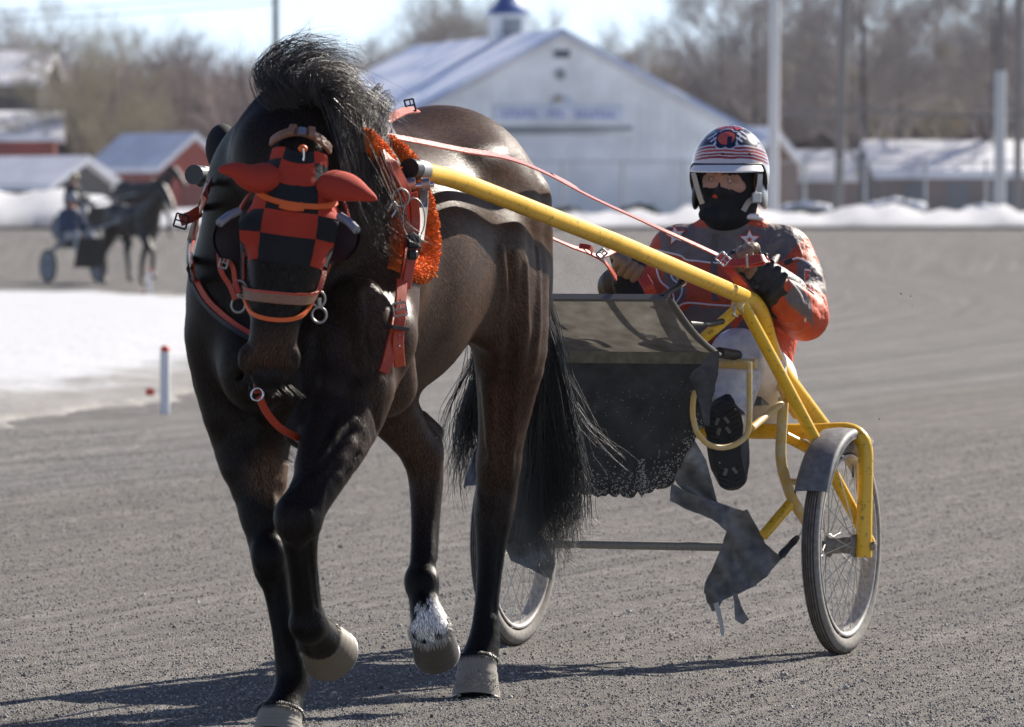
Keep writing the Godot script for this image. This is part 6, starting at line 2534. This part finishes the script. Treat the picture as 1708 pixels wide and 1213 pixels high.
# a gabled building: front gable towards us, w wide, l deep, walls to e, ridge at h
func gabled(called: String, label: String, at: Vector3, turn: float, w: float, l: float, e: float, h: float, wall: Material, roof: Material, over := 0.5, snow_t := 0.0) -> Node3D:
	var t := thing(called, label, "building", at, "", turn)
	var hw := w * 0.5
	var mb := MB.new()
	mb.slab(Transform3D(Basis.IDENTITY, Vector3(0, 0, -0.1)), PackedVector2Array([Vector2(-hw, 0), Vector2(hw, 0), Vector2(hw, e), Vector2(0, h), Vector2(-hw, e)]), 0.2)
	put("front_wall", mb.mesh(), wall, t)
	mb = MB.new()
	mb.slab(Transform3D(Basis.IDENTITY, Vector3(0, 0, -l + 0.1)), PackedVector2Array([Vector2(-hw, 0), Vector2(hw, 0), Vector2(hw, e), Vector2(0, h), Vector2(-hw, e)]), 0.2)
	put("back_wall", mb.mesh(), wall, t)
	for s in [-1.0, 1.0]:
		put("side_wall", MB.new().box(Transform3D(Basis.IDENTITY, Vector3(s * (hw - 0.1), e * 0.5, -l * 0.5)), Vector3(0.2, e, l - 0.41)).mesh(), wall, t)
		var k := (h - e) / hw
		mb = MB.new()
		var th := 0.16 + snow_t
		mb.slab(Transform3D(Basis(Vector3(0, 0, -1), Vector3(0, 1, 0), Vector3(1, 0, 0)) * Basis.IDENTITY, Vector3.ZERO), PackedVector2Array([Vector2(0, 0), Vector2(0.01, 0), Vector2(0.01, 0.01)]), 0.001)
		mb = MB.new()
		var x1: float = s * (hw + over)
		var y1 := e - k * over
		sheet(mb, [[Vector3(0, h + th * 0.5, over), Vector3(x1, y1 + th * 0.5, over)], [Vector3(0, h + th * 0.5, -l - over), Vector3(x1, y1 + th * 0.5, -l - over)]], Vector3(0, th, 0))
		put("roof", mb.mesh(), roof, t)
	return t


func build_buildings() -> void:
	# the big white barn behind the far turn
	var b := P(936, 366, 252.0)
	b.y = lay(b.x, 252.0) + 0.1
	var hh := EYE + 306.0 * 252.0 / F_PX - b.y
	var ee := EYE + 132.0 * 252.0 / F_PX - b.y
	var t := gabled("white_barn", "large white metal barn with pale blue snowy roof and small cupola", b, 0.235, 15.9, 26.0, ee, hh, M.barn_white, M.roof_blue, 0.35)
	for s in [-1.0, 1.0]:
		put("gable_trim", MB.new().tube([Vector3(0, hh - 0.10, 0.12), Vector3(s * 8.1, ee - 0.22, 0.12)], 0.13, 6).mesh(), M.trim_white, t)
	for i in 39:       # ribs of the metal cladding
		var x := -7.6 + i * 0.4
		var top: float = lerpf(hh, ee, absf(x) / 7.95) - 0.25
		var low := 0.05
		if absf(x - 0.15) < 2.65:
			low = 3.72
		put("cladding_rib", MB.new().box(Transform3D(Basis.IDENTITY, Vector3(x, (top + low) * 0.5, 0.015)), Vector3(0.05, top - low, 0.03)).mesh(), M.barn_white, t)
	var door := put("door", MB.new().box(Transform3D(Basis.IDENTITY, Vector3(0.15, 1.75, 0.03)), Vector3(4.9, 3.5, 0.05)).mesh(), M.door_white, t)
	for k in 4:
		put("door_panel", MB.new().box(Transform3D(Basis.IDENTITY, Vector3(0.15, 0.45 + k * 0.87, 0.065)), Vector3(4.7, 0.80, 0.02)).mesh(), M.door_white, door)
	put("door_frame", MB.new().tube([Vector3(-2.4, 0, 0.06), Vector3(-2.4, 3.6, 0.06), Vector3(2.7, 3.6, 0.06), Vector3(2.7, 0, 0.06)], 0.10, 4).mesh(), M.trim_grey, t)
	put("door_track", MB.new().box(Transform3D(Basis.IDENTITY, Vector3(0.15, 3.75, 0.10)), Vector3(5.4, 0.14, 0.12)).mesh(), M.trim_grey, t)
	put("vent", MB.new().box(Transform3D(Basis.IDENTITY, Vector3(0.02, hh - 0.85, 0.04)), Vector3(0.62, 0.30, 0.08)).mesh(), M.vent_dark, t)
	put("round_vent", MB.new().tube([Vector3(-0.05, hh - 1.65, 0.0), Vector3(-0.05, hh - 1.65, 0.08)], 0.22, 16).mesh(), M.trim_grey, t)
	put("wall_lamp", MB.new().ball(Transform3D(Basis.IDENTITY, Vector3(-0.15, hh - 2.62, 0.14)), Vector3(0.17, 0.14, 0.14), 8, 12).mesh(), M.lamp_tan, t)
	var sign := put("sign_board", MB.new().box(Transform3D(Basis.IDENTITY, Vector3(-0.1, 4.35, 0.08)), Vector3(5.2, 0.62, 0.06)).mesh(), M.sign_pale, t)
	put("sign_arch", MB.new().lathe(Transform3D(Basis(Vector3.RIGHT, PI * 0.5), Vector3(0.05, 4.50, 0.07)), [Vector2(0.0005, -0.05), Vector2(0.50, -0.05), Vector2(0.50, 0.05), Vector2(0.0005, 0.05)], 24).mesh(), M.sign_pale, sign)
	# three words on the board, too blurred in the photograph to read: upright strokes of blue
	var x := -2.35
	var r2 := RandomNumberGenerator.new()
	r2.seed = 4
	for wd in [6, 3, 7]:
		for ch in wd:
			put("letter_stroke", MB.new().box(Transform3D(Basis.IDENTITY, Vector3(x, 4.32, 0.125)), Vector3(0.09, 0.30, 0.02)).mesh(), M.sign_blue, sign)
			put("letter_stroke", MB.new().box(Transform3D(Basis.IDENTITY, Vector3(x + 0.11, 4.32 + (0.10 if r2.randf() < 0.5 else -0.10), 0.125)), Vector3(0.12, 0.07, 0.02)).mesh(), M.sign_blue, sign)
			x += 0.235
		x += 0.42
	# cupola
	var cz := -9.0
	var cup := put("cupola", MB.new().box(Transform3D(Basis(Vector3.UP, 0.0), Vector3(0, hh + 0.35, cz)), Vector3(1.35, 1.3, 1.35), 0.03).mesh(), M.barn_white, t)
	put("cupola_roof", MB.new().lathe(Transform3D(Basis(Vector3.UP, PI * 0.25), Vector3(0, hh + 1.0, cz)), [Vector2(1.16, 0.0), Vector2(0.62, 0.42), Vector2(0.30, 0.95), Vector2(0.12, 1.5), Vector2(0.001, 1.9)], 4).mesh(), M.roof_dark_blue, cup)
	put("louvre", MB.new().box(Transform3D(Basis.IDENTITY, Vector3(0, hh + 0.45, cz + 0.69)), Vector3(0.8, 0.7, 0.04)).mesh(), M.trim_grey, cup)
	# red barn on the left
	b = P(322, 372, 300.0)
	b.y = lay(b.x, 300.0)
	t = gabled("red_barn", "red barn with snow on its roof behind the passing horses", b, 0.62, 3.6, 6.0, 2.5, 3.9, M.barn_red, M.roof_snow, 0.3, 0.12)
	put("barn_door", MB.new().box(Transform3D(Basis.IDENTITY, Vector3(0, 1.0, 0.03)), Vector3(1.3, 2.0, 0.06)).mesh(), M.barn_red_dark, t)
	# low white-roofed shed in front of it
	b = P(135, 372, 285.0)
	b.y = lay(b.x, 285.0)
	t = gabled("low_shed", "long low shed with white snowy roof left of the red barn", b, 0.9, 4.0, 6.5, 1.7, 2.7, M.wall_dark, M.roof_snow, 0.5, 0.15)
	# house at the left edge, two roofs one above the other, their eaves towards us
	b = P(80, 372, 334.0)
	b.y = lay(b.x, 334.0)
	t = gabled("dark_house", "dark house with white snowy upper roof at the left edge", b, PI * 0.5 - 0.06, 8.0, 8.0, 6.9, 8.4, M.wall_dark, M.roof_snow, 0.4, 0.15)
	b = P(92, 372, 320.0)
	b.y = lay(b.x, 320.0)
	t = gabled("red_house", "red walled house with low snowy roof below the dark house", b, PI * 0.5 + 0.05, 6.5, 8.0, 4.0, 5.1, M.barn_red, M.roof_snow, 0.45, 0.15)
	for i in 3:
		put("window", MB.new().box(Transform3D(Basis.IDENTITY, Vector3(-3.28, 2.6, -1.5 - i * 1.6)), Vector3(0.06, 0.9, 0.8)).mesh(), M.vent_dark, t)
	# brown shed right of the white barn
	b = P(1288, 372, 262.0)
	b.y = lay(b.x, 262.0)
	t = gabled("brick_shed", "small brown brick shed with snowy roof beside the white barn", b, 0.55, 2.6, 3.0, 2.4, 3.75, M.brick_brown, M.roof_snow, 0.3, 0.15)
	# long low stables on the right
	b = P(1765, 372, 300.0)
	b.y = lay(b.x, 300.0)
	t = gabled("long_stable", "long low stable with wide snowy roof at the far right", b, PI * 0.5 + 0.05, 9.0, 8.6, 2.15, 3.45, M.brick_brown, M.roof_snow, 0.6, 0.2)
	for i in 4:
		put("stable_door", MB.new().box(Transform3D(Basis.IDENTITY, Vector3(-4.53, 0.95, -1.2 - i * 2.0)), Vector3(0.06, 1.7, 1.0)).mesh(), M.vent_dark, t)
	b = P(1452, 372, 318.0)
	b.y = lay(b.x, 318.0)
	t = gabled("small_stable", "small stable with low snowy roof between the brick shed and long stable", b, PI * 0.5 - 0.08, 7.0, 3.4, 2.0, 3.1, M.brick_brown, M.roof_snow, 0.5, 0.2)


func build_fence() -> void:
	var d := 228.0
	var b := G(1300, d)
	var t := thing("chain_link_fence", "grey chain-link fence with round posts in front of the white barn", "fence", b)
	var x0 := -2.5
	var top := 2.35
	var n := 12
	for i in n:
		var x := x0 + i * 2.15
		var y := lay(x, d)
		part("post", MB.new().lathe(Transform3D(Basis.IDENTITY, Vector3(x, y, -d)), [Vector2(0.055, 0), Vector2(0.055, top + 0.05), Vector2(0.03, top + 0.10), Vector2(0.001, top + 0.12)], 10), M.galvanised, t)
	for h in [top, 0.25]:
		part("rail", MB.new().tube([Vector3(x0, lay(x0, d) + h, -d), Vector3(x0 + 2.15 * (n - 1), lay(x0, d) + h, -d)], 0.032, 6), M.galvanised, t)
	var mb := MB.new()
	var y0 := lay(0, d) + 0.06
	for i in 210:
		var x := x0 - 2.0 + i * 0.13
		for s in [-1.0, 1.0]:
			var a := Vector3(x, y0, -d + 0.06)
			var e := Vector3(x + s * 1.3, y0 + top - 0.05, -d + 0.06)
			if minf(a.x, e.x) < x0 or maxf(a.x, e.x) > x0 + 2.15 * (n - 1):
				continue
			mb.tube([a, e], 0.006, 3, false)
	var o := part("wire_mesh", mb, M.galvanised, t)
	o.set_meta("kind", "stuff")


func pole(called: String, label: String, px0: float, px1: float, d: float, y_top: float, r0: float, r1: float, m: Material) -> Node3D:
	var b := G(px0, d)
	var e := P(px1, y_top, d)
	var t := thing(called, label, "pole", b)
	part("shaft", MB.new().tube([b, b.lerp(e, 0.33), b.lerp(e, 0.66), e], [r0, lerpf(r0, r1, 0.33), lerpf(r0, r1, 0.66), r1], 12), m, t)
	return t


func build_poles() -> void:
	var t := pole("light_pole", "tall white light pole right of the driver's helmet", 1289, 1294, 226.0, -120.0, 0.20, 0.16, M.pole_white)
	part("base_plate", MB.new().box(Transform3D(Basis.IDENTITY, G(1289, 226.0) + Vector3(0, 0.1, 0)), Vector3(0.6, 0.2, 0.6), 0.03), M.galvanised, t)
	t = pole("light_pole", "pale grey pole near the right edge, thick below and thin above", 1667, 1669, 232.0, 118.0, 0.22, 0.19, M.galvanised)
	part("upper_shaft", MB.new().tube([P(1669, 119, 232.0), P(1670, -120, 232.0)], 0.12, 10), M.pole_dark, t)
	pole("utility_pole", "dark wooden utility pole leaning before the right-hand trees", 1397, 1412, 262.0, -120.0, 0.20, 0.15, M.pole_dark)
	pole("utility_pole", "dark pole at the far right edge of the view", 1697, 1702, 262.0, -120.0, 0.16, 0.13, M.pole_dark)
	pole("utility_pole", "grey pole rising above the trees behind the horse's head", 461, 459, 330.0, -120.0, 0.20, 0.14, M.pole_dark)
	for q in [["thick dark cable bundle strung across the right-hand trees", [[1290, 190], [1412, 184], [1480, 186], [1600, 194], [1720, 190]], 0.085, 262.0], ["upper thin overhead cable in the pale sky at upper left", [[-20, 20], [200, 8], [459, -8]], 0.03, 330.0], ["lower thin overhead cable in the pale sky at upper left", [[-20, 34], [220, 22], [459, 4]], 0.03, 330.0], ["long sagging cable crossing behind the horse's ears at tree height", [[-20, 178], [200, 186], [459, 180], [640, 186]], 0.05, 330.0]]:
		var pts := []
		for e in q[1]:
			pts.append(P(e[0], e[1], q[3]))
		single("overhead_cable", MB.new().tube(curve(pts, 6), q[2], 6), M.pole_dark, pts[0], q[0], "cable")


# ---- trees
func twig(mb: MB, p: Vector3, dir: Vector3, l: float, r: float, depth: int, g: RandomNumberGenerator) -> void:
	var bend := Vector3(g.randfn(), g.randfn() * 0.6 + 0.25, g.randfn()) * 0.16
	var mid := p + dir * l * 0.5 + bend * l * 0.25
	var e := p + (dir + bend).normalized() * l
	mb.tube([p, mid, e], [r, r * 0.78, r * 0.55], 4 if depth > 2 else 3, false)
	if depth == 0:
		return
	var n := 3 if depth > 3 else 4
	for i in n + (1 if g.randf() < 0.5 else 0):
		var u := g.randf_range(0.35, 1.0)
		var o := p.lerp(mid, u * 2.0) if u < 0.5 else mid.lerp(e, u * 2.0 - 1.0)
		var side := Vector3(g.randfn(), g.randfn() * 0.5, g.randfn()).normalized()
		var nd := (dir + bend + side * g.randf_range(0.45, 0.95) + Vector3.UP * 0.12).normalized()
		twig(mb, o, nd, l * g.randf_range(0.52, 0.78), r * lerpf(0.75, 0.45, u), depth - 1, g)
	twig(mb, e, (dir + bend + Vector3(g.randfn(), g.randfn(), g.randfn()) * 0.15).normalized(), l * 0.72, r * 0.55, depth - 1, g)


func bare_tree(seed_: int, h: float, spread: float, depth: int) -> Array:
	var g := RandomNumberGenerator.new()
	g.seed = seed_
	var trunk := MB.new()
	var pts := []
	var rad := []
	var sway := Vector3(g.randfn(), 0, g.randfn()) * 0.03 * h
	for i in 8:
		var u := i / 7.0
		pts.append(Vector3(sin(u * 2.5) * sway.x, u * h * 0.8, sin(u * 2.0) * sway.z))
		rad.append(h * 0.021 * (1.0 - 0.85 * u) + (0.06 if i == 0 else 0.0))
	trunk.tube(pts, rad, 8, false)
	var crown := MB.new()
	for i in 15:
		var u := lerpf(0.22, 1.0, i / 14.0)
		var f := u * 7.0
		var a := mini(int(f), 6)
		var p: Vector3 = (pts[a] as Vector3).lerp(pts[a + 1], f - a)
		var an := i * 2.4 + g.randf()
		var dir := Vector3(cos(an) * spread, lerpf(0.55, 1.3, u), sin(an) * spread).normalized()
		twig(crown, p, dir, h * lerpf(0.24, 0.13, u) * g.randf_range(0.8, 1.2), h * 0.0058 * (1.25 - u), depth, g)
	return [trunk.mesh(), crown.mesh()]


# each tree by its look and by what it stands behind, counted from the left where several match
func tree_labels(_n: int) -> void:
	var all := []
	for o in get_children():
		if o.has_meta("px"):
			all.append(o)
	all.sort_custom(func(a, b): return a.get_meta("px") < b.get_meta("px"))
	var counts := {}
	var words := ["first", "second", "third", "fourth", "fifth", "sixth", "seventh", "eighth", "ninth", "tenth", "eleventh", "twelfth"]
	var looks := ["broad crowned", "tall upright", "low spreading olive-brown", "slender narrow"]
	for o in all:
		var px: float = o.get_meta("px")
		var place := "hidden beyond the left edge"
		for q in [[0.0, "above the dark house"], [200.0, "above the low shed"], [345.0, "above the red barn"], [480.0, "left of the horse's mane"], [650.0, "behind the horse's mane"], [830.0, "behind the barn's blue roof"], [1000.0, "behind the barn's gable"], [1150.0, "right of the barn's ridge"], [1290.0, "between the barn and white light pole"], [1420.0, "between the white and dark poles"], [1560.0, "above the left of the long stable"], [1708.0, "above the right of the long stable"], [2000.0, "beyond the right edge"]]:
			if px >= q[0] - 200.0 and (px < q[0] or q[0] > 1990.0) and place.begins_with("hidden"):
				if px >= 0.0:
					place = q[1]
		var key: String = looks[o.get_meta("look")] + place
		counts[key] = counts.get(key, -1) + 1
		o.set_meta("label", "%s %s bare tree from the left, %s" % [words[mini(counts[key], 11)], looks[o.get_meta("look")], place])
		o.remove_meta("px")
		o.remove_meta("look")


func build_trees() -> void:
	var kinds := [bare_tree(1, 14.0, 0.9, 4), bare_tree(2, 16.0, 0.75, 4), bare_tree(3, 12.0, 1.1, 4), bare_tree(4, 15.0, 0.6, 4)]
	var first := []
	for k in 4:
		var t := thing("bare_tree", "", "tree", Vector3.ZERO, "bare trees in the belt beyond the barns")
		put("trunk", kinds[k][0], M.bark if k != 2 else M.bark_olive, t)
		put("crown", kinds[k][1], M.twigs if k != 2 else M.twigs_olive, t)
		first.append(t)
	var used := [false, false, false, false]
	var spots := []
	var px := -160.0
	while px < 1880.0:        # the far belt; the tops follow the skyline of the photograph
		var top := 60.0
		if px > 330 and px < 470:
			top = 120.0
		elif px >= 470 and px < 700:
			top = 80.0
		elif px >= 700 and px < 860:
			top = 20.0
		elif px >= 980 and px < 1130:
			top = 75.0
		elif px >= 1130:
			top = 40.0
		spots.append([px, rng.randf_range(365.0, 450.0), top + rng.randf_range(-25, 45), rng.randi() % 4])
		px += rng.randf_range(30.0, 52.0) * (1.0 if px < 1120.0 else 2.0)
	for q in [[1180, 330, -60, 1], [1262, 320, -90, 0], [1335, 345, -40, 3], [1440, 300, -130, 1], [1500, 310, -70, 0], [1560, 320, -60, 2], [1630, 300, -100, 1], [1690, 330, -30, 3], [1400, 335, -20, 2], [60, 335, 20, 0], [130, 318, 24, 2], [190, 322, 40, 2], [260, 345, 60, 3], [310, 350, 50, 1], [740, 345, -10, 0], [800, 350, 0, 2], [1020, 340, 60, 0], [1075, 345, 65, 2]]:
		spots.append(q)
	spots.sort_custom(func(a, b): return a[1] < b[1])
	var n := 0
	for s in spots:
		var k: int = s[3]
		var o: Node3D = first[k]
		if used[k]:
			o = (first[k] as Node3D).duplicate()
			o.name = numbered("bare_tree")
			add_child(o)
		used[k] = true
		var b := G(s[0], s[1])
		var h: float = EYE + (360.0 - s[2]) * s[1] / F_PX - b.y
		var sc: float = h / [14.0, 16.0, 12.0, 15.0][k] / 1.02
		o.position = b
		o.rotation.y = rng.randf() * TAU
		o.scale = Vector3(sc * rng.randf_range(0.9, 1.2), sc, sc * rng.randf_range(0.9, 1.2))
		o.set_meta("px", s[0])
		o.set_meta("look", k)
		n += 1
	tree_labels(spots.size())
	# brushwood that closes the belt below
	var g := RandomNumberGenerator.new()
	g.seed = 77
	var sap := MB.new()
	for i in 9:
		var an := g.randf() * TAU
		twig(sap, Vector3(cos(an) * 0.3, 0, sin(an) * 0.3), Vector3(cos(an) * 0.25, 1, sin(an) * 0.25).normalized(), g.randf_range(1.6, 2.6), 0.035, 2, g)
	var mm := MultiMesh.new()
	mm.transform_format = MultiMesh.TRANSFORM_3D
	mm.use_colors = true
	mm.mesh = sap.mesh()
	mm.instance_count = 3200
	for i in mm.instance_count:
		var d := rng.randf_range(330.0, 520.0)
		var p := G(rng.randf_range(-120.0, 1830.0), d)
		var sc := rng.randf_range(0.8, 1.9)
		mm.set_instance_transform(i, Transform3D(Basis(Vector3.UP, rng.randf() * TAU).scaled(Vector3(sc * 1.1, sc, sc * 1.1)), p))
		var t := rng.randf_range(0.7, 1.3)
		mm.set_instance_color(i, Color(t, t * rng.randf_range(0.92, 1.0), t * rng.randf_range(0.88, 1.0)))
	var o := MultiMeshInstance3D.new()
	o.name = "brushwood"
	o.multimesh = mm
	o.material_override = M.brush
	add_child(o)
	tag(o, "dense leafless grey-brown brushwood under the far trees", "brushwood")
	o.set_meta("kind", "stuff")


func shrub(px: float, d: float, r: float, snow: bool, label: String) -> void:
	var b := G(px, d)
	b.y += 0.35
	var t := thing("shrub", label, "shrub", b, "low shrubs along the snow bank")
	var mb := MB.new()
	for i in 420:
		var a := rng.randf() * TAU
		var e := acos(rng.randf_range(0.0, 1.0))
		var q := b + Vector3(sin(e) * cos(a) * r * 1.35, cos(e) * r * 0.8, sin(e) * sin(a) * r) * rng.randf_range(0.45, 1.0)
		var n := Vector3(rng.randfn(), rng.randfn(), rng.randfn()).normalized()
		var x := n.cross(Vector3.UP).normalized() * 0.09
		var y := n.cross(x).normalized() * 0.09
		mb.face([q - x, q - y, q + x, q + y])
	part("leaves", mb, M.shrub_green, t).set_meta("kind", "stuff")
	if snow:
		mb = MB.new()
		for k in 5:
			mb.ball(Transform3D(Basis.IDENTITY, b + Vector3((k - 2) * r * 0.42, r * (0.62 - 0.08 * absf(k - 2.0)), rng.randf_range(-0.2, 0.2) * r)), Vector3(r * 0.42, r * 0.24, r * 0.55), 8, 12)
		part("snow_cap", mb, M.snow_plain, t).set_meta("kind", "stuff")


func build_plants() -> void:
	shrub(1068, 226.0, 0.62, false, "dark green shrub without snow at the foot of the white barn")
	shrub(945, 226.0, 0.5, false, "grey-green shrub below the middle of the barn door")
	shrub(1345, 224.0, 0.72, true, "snow-capped shrub right of the driver's helmet")
	shrub(1495, 224.0, 0.85, true, "largest snow-capped shrub before the right-hand stables")
	shrub(1640, 224.0, 0.6, true, "snow-capped shrub nearest the right edge")


# ---- the other horses on the track
func far_horse(b: Body, step: float) -> void:
	var k := 0.05
	b.egg(Vector3(-0.55, 1.28, 0), Vector3(0.34, 0.27, 0.25), Basis.IDENTITY, 0.06)
	b.egg(Vector3(0.0, 1.20, 0), Vector3(0.62, 0.30, 0.27), Basis.IDENTITY, 0.1)
	b.egg(Vector3(0.52, 1.22, 0), Vector3(0.30, 0.33, 0.23), Basis.IDENTITY, 0.1)
	b.chain([Vector3(0.60, 1.32, 0), Vector3(0.90, 1.55, 0), Vector3(1.12, 1.80, 0)], [0.22, 0.15, 0.10], 0.08)
	b.chain([Vector3(1.10, 1.80, 0), Vector3(1.30, 1.66, 0), Vector3(1.52, 1.42, 0)], [0.10, 0.085, 0.055], 0.03)
	b.bone(Vector3(1.08, 1.86, 0.05), Vector3(1.07, 1.97, 0.06), 0.025, 0.008, 0.02)
	b.bone(Vector3(1.08, 1.86, -0.05), Vector3(1.07, 1.97, -0.06), 0.025, 0.008, 0.02)
	for s in [-1.0, 1.0]:
		var f: float = s * step
		b.chain([Vector3(0.55, 1.05, s * 0.13), Vector3(0.55 + f * 0.28, 0.72, s * 0.12), Vector3(0.55 + f * 0.42, 0.42 + maxf(f, 0.0) * 0.2, s * 0.1), Vector3(0.55 + f * 0.42 - 0.02, 0.10 + maxf(f, 0.0) * 0.15, s * 0.1)], [0.13, 0.075, 0.05, 0.04], k)
		b.bone(Vector3(0.55 + f * 0.42 - 0.02, 0.10 + maxf(f, 0.0) * 0.15, s * 0.1), Vector3(0.58 + f * 0.42, 0.02 + maxf(f, 0.0) * 0.15, s * 0.1), 0.05, 0.06, 0.02)
		b.chain([Vector3(-0.60, 1.10, s * 0.13), Vector3(-0.58 - f * 0.18, 0.80, s * 0.12), Vector3(-0.72 - f * 0.34, 0.52 + maxf(-f, 0.0) * 0.1, s * 0.1), Vector3(-0.66 - f * 0.36, 0.10 + maxf(-f, 0.0) * 0.1, s * 0.1)], [0.17, 0.10, 0.055, 0.042], k)
		b.bone(Vector3(-0.66 - f * 0.36, 0.10 + maxf(-f, 0.0) * 0.1, s * 0.1), Vector3(-0.62 - f * 0.36, 0.02 + maxf(-f, 0.0) * 0.1, s * 0.1), 0.05, 0.06, 0.02)


func far_rig(px: float, d: float, turn: float, step: float, coat: Material, jacket: Material, words: Array) -> void:
	var g := G(px, d)
	var rot := Basis(Vector3.UP, turn)
	var t := thing("horse", words[0], "horse", g, "", turn)
	var b := Body.new()
	far_horse(b, step)
	var mb := MB.new()
	b.skin(mb, 0.026)
	put("body", mb.mesh(), coat, t)
	mb = MB.new()
	lock(mb, [Vector3(-0.85, 1.38, 0), Vector3(-1.0, 1.2, 0), Vector3(-1.05, 0.8, 0), Vector3(-1.0, 0.45, 0)], 60, 0.05, 0.12, 0.006, 0.05)
	put("tail", mb.mesh(), M.hair_black, t).set_meta("kind", "stuff")
	mb = MB.new()
	for i in 8:
		var s := i / 7.0
		var p := Vector3(lerpf(0.65, 1.1, s), lerpf(1.52, 1.88, s), 0.03)
		lock(mb, [p, p + Vector3(-0.05, 0.02, 0.06), p + Vector3(-0.08, -0.2, 0.13)], 16, 0.05, 0.06, 0.005, 0.02)
	put("mane", mb.mesh(), M.hair_black, t).set_meta("kind", "stuff")
	mb = MB.new()
	mb.hoop(Transform3D(Basis(Vector3.UP, PI * 0.5), Vector3(0.38, 1.22, 0)), 0.27, 0.335, 0.022, 24, 6)
	put("girth_band", mb.mesh(), M.leather_black, t)
	# cart
	var cg := g + rot * Vector3(-2.35, 0, 0)
	var c := thing("sulky", words[1], "harness cart", cg, "", turn)
	for s in [-1.0, 1.0]:
		var w := Node3D.new()
		w.name = "wheel"
		c.add_child(w, true)
		w.position = Vector3(0, 0.33, s * 0.55)
		put("tyre", MB.new().hoop(Transform3D.IDENTITY, 0.305, 0.305, 0.025, 36, 8).mesh(), M.rubber, w)
		put("wheel_disc", MB.new().tube([Vector3(0, 0, -0.012), Vector3(0, 0, 0.012)], 0.285, 28).mesh(), M.disc_blue, w)
		put("shaft", MB.new().tube(bent([Vector3(2.5, 1.2, s * 0.36), Vector3(1.0, 0.95, s * 0.38), Vector3(0.1, 0.72, s * 0.42), Vector3(0.0, 0.34, s * 0.60)], 0.2), 0.028, 8).mesh(), M.frame_grey, c)
	put("axle_arch", MB.new().tube([Vector3(0, 0.7, -0.45), Vector3(0, 0.7, 0.45)], 0.03, 8).mesh(), M.frame_grey, c)
	put("seat", MB.new().box(Transform3D(Basis.IDENTITY, Vector3(-0.05, 0.76, 0)), Vector3(0.42, 0.07, 0.5), 0.02).mesh(), M.rubber, c)
	mb = MB.new()
	sheet(mb, [[Vector3(0.85, 0.88, -0.34), Vector3(0.85, 0.88, 0.34)], [Vector3(0.62, 0.30, -0.34), Vector3(0.62, 0.30, 0.34)]], Vector3(0.01, 0, 0))
	put("mud_apron", mb.mesh(), M.apron, c)
	# driver
	var pn := thing("person", words[2], "person", cg, "", turn)
	b = Body.new()
	b.chain([Vector3(-0.12, 0.86, 0), Vector3(-0.16, 1.12, 0), Vector3(-0.10, 1.34, 0)], [0.17, 0.18, 0.15], 0.08, 1.2, Vector3(0, 0, 1))
	b.bone(Vector3(-0.09, 1.42, 0), Vector3(-0.06, 1.54, 0), 0.06, 0.06, 0.03)
	b.egg(Vector3(-0.03, 1.60, 0), Vector3(0.09, 0.11, 0.075), Basis.IDENTITY, 0.02)
	for s in [-1.0, 1.0]:
		b.chain([Vector3(-0.10, 1.34, s * 0.18), Vector3(0.02, 1.08, s * 0.24), Vector3(0.30, 1.12, s * 0.12)], [0.08, 0.065, 0.05], 0.04)
		b.egg(Vector3(0.34, 1.12, s * 0.11), Vector3(0.06, 0.045, 0.04), Basis.IDENTITY, 0.02)
		b.chain([Vector3(-0.05, 0.88, s * 0.11), Vector3(0.38, 0.96, s * 0.16), Vector3(0.55, 0.60, s * 0.2)], [0.11, 0.085, 0.06], 0.04)
		b.bone(Vector3(0.55, 0.58, s * 0.2), Vector3(0.70, 0.60, s * 0.2), 0.05, 0.045, 0.02)
	mb = MB.new()
	b.skin(mb, 0.022)
	for i in mb.v.size():
		var q: Vector3 = mb.v[i]
		var cc: Color = words[3]
		if q.y > 1.44:
			cc = Color(0.45, 0.25, 0.18)
		elif q.y < 0.98 and q.x > 0.05:
			cc = words[4]
		mb.c[i] = cc
	put("body", mb.mesh(), jacket, pn)
	put("helmet", MB.new().lathe(Transform3D(Basis.IDENTITY, Vector3(-0.04, 1.60, 0)), [Vector2(0.122, -0.02), Vector2(0.128, 0.04), Vector2(0.105, 0.11), Vector2(0.06, 0.145), Vector2(0.001, 0.155)], 20).mesh(), words[5], pn)


func build_far_rigs() -> void:
	far_rig(222, 121.5, -1.0, 0.9, M.coat_far, M.cloth_far, ["dark horse in blue pulling a cart on the far side of the infield", "grey cart with blue wheel discs behind the nearer far-off dark horse", "driver in dark blue with white trousers on the nearer far-off cart", Color(0.05, 0.07, 0.12), Color(0.45, 0.46, 0.48), M.frame_grey])
	far_rig(236, 164.0, -0.7, -0.8, M.coat_far, M.cloth_far, ["black horse with raised head furthest off before the snowy banks", "dark cart half hidden behind the nearer far-off horse", "driver in black with pale helmet on the furthest cart", Color(0.02, 0.022, 0.028), Color(0.10, 0.11, 0.13), M.lamp_tan])


func _ready() -> void:
	rng.seed = 11
	setup_view()
	setup_materials()
	build_ground()
	build_snow()
	build_buildings()
	build_trees()
	build_fence()
	build_poles()
	build_plants()
	marker_post(275, 42.3, "white post with red cap beside the horse's shoulder, nearer of two")
	marker_post(249, 103.5, "white post with red cap before the far-off horse's legs")
	marker_flag(250, 655, 45.5, "small orange marker on a wire left of the nearer white post")
	marker_flag(240, 489, 106.5, "small orange marker on a wire left of the farther white post")
	build_far_rigs()
	print("place ", Time.get_ticks_msec())
	build_horse()
	build_hood()
	build_bridle()
	build_harness()
	build_reins()
	build_sulky()
	build_driver()
	print("all ", Time.get_ticks_msec())
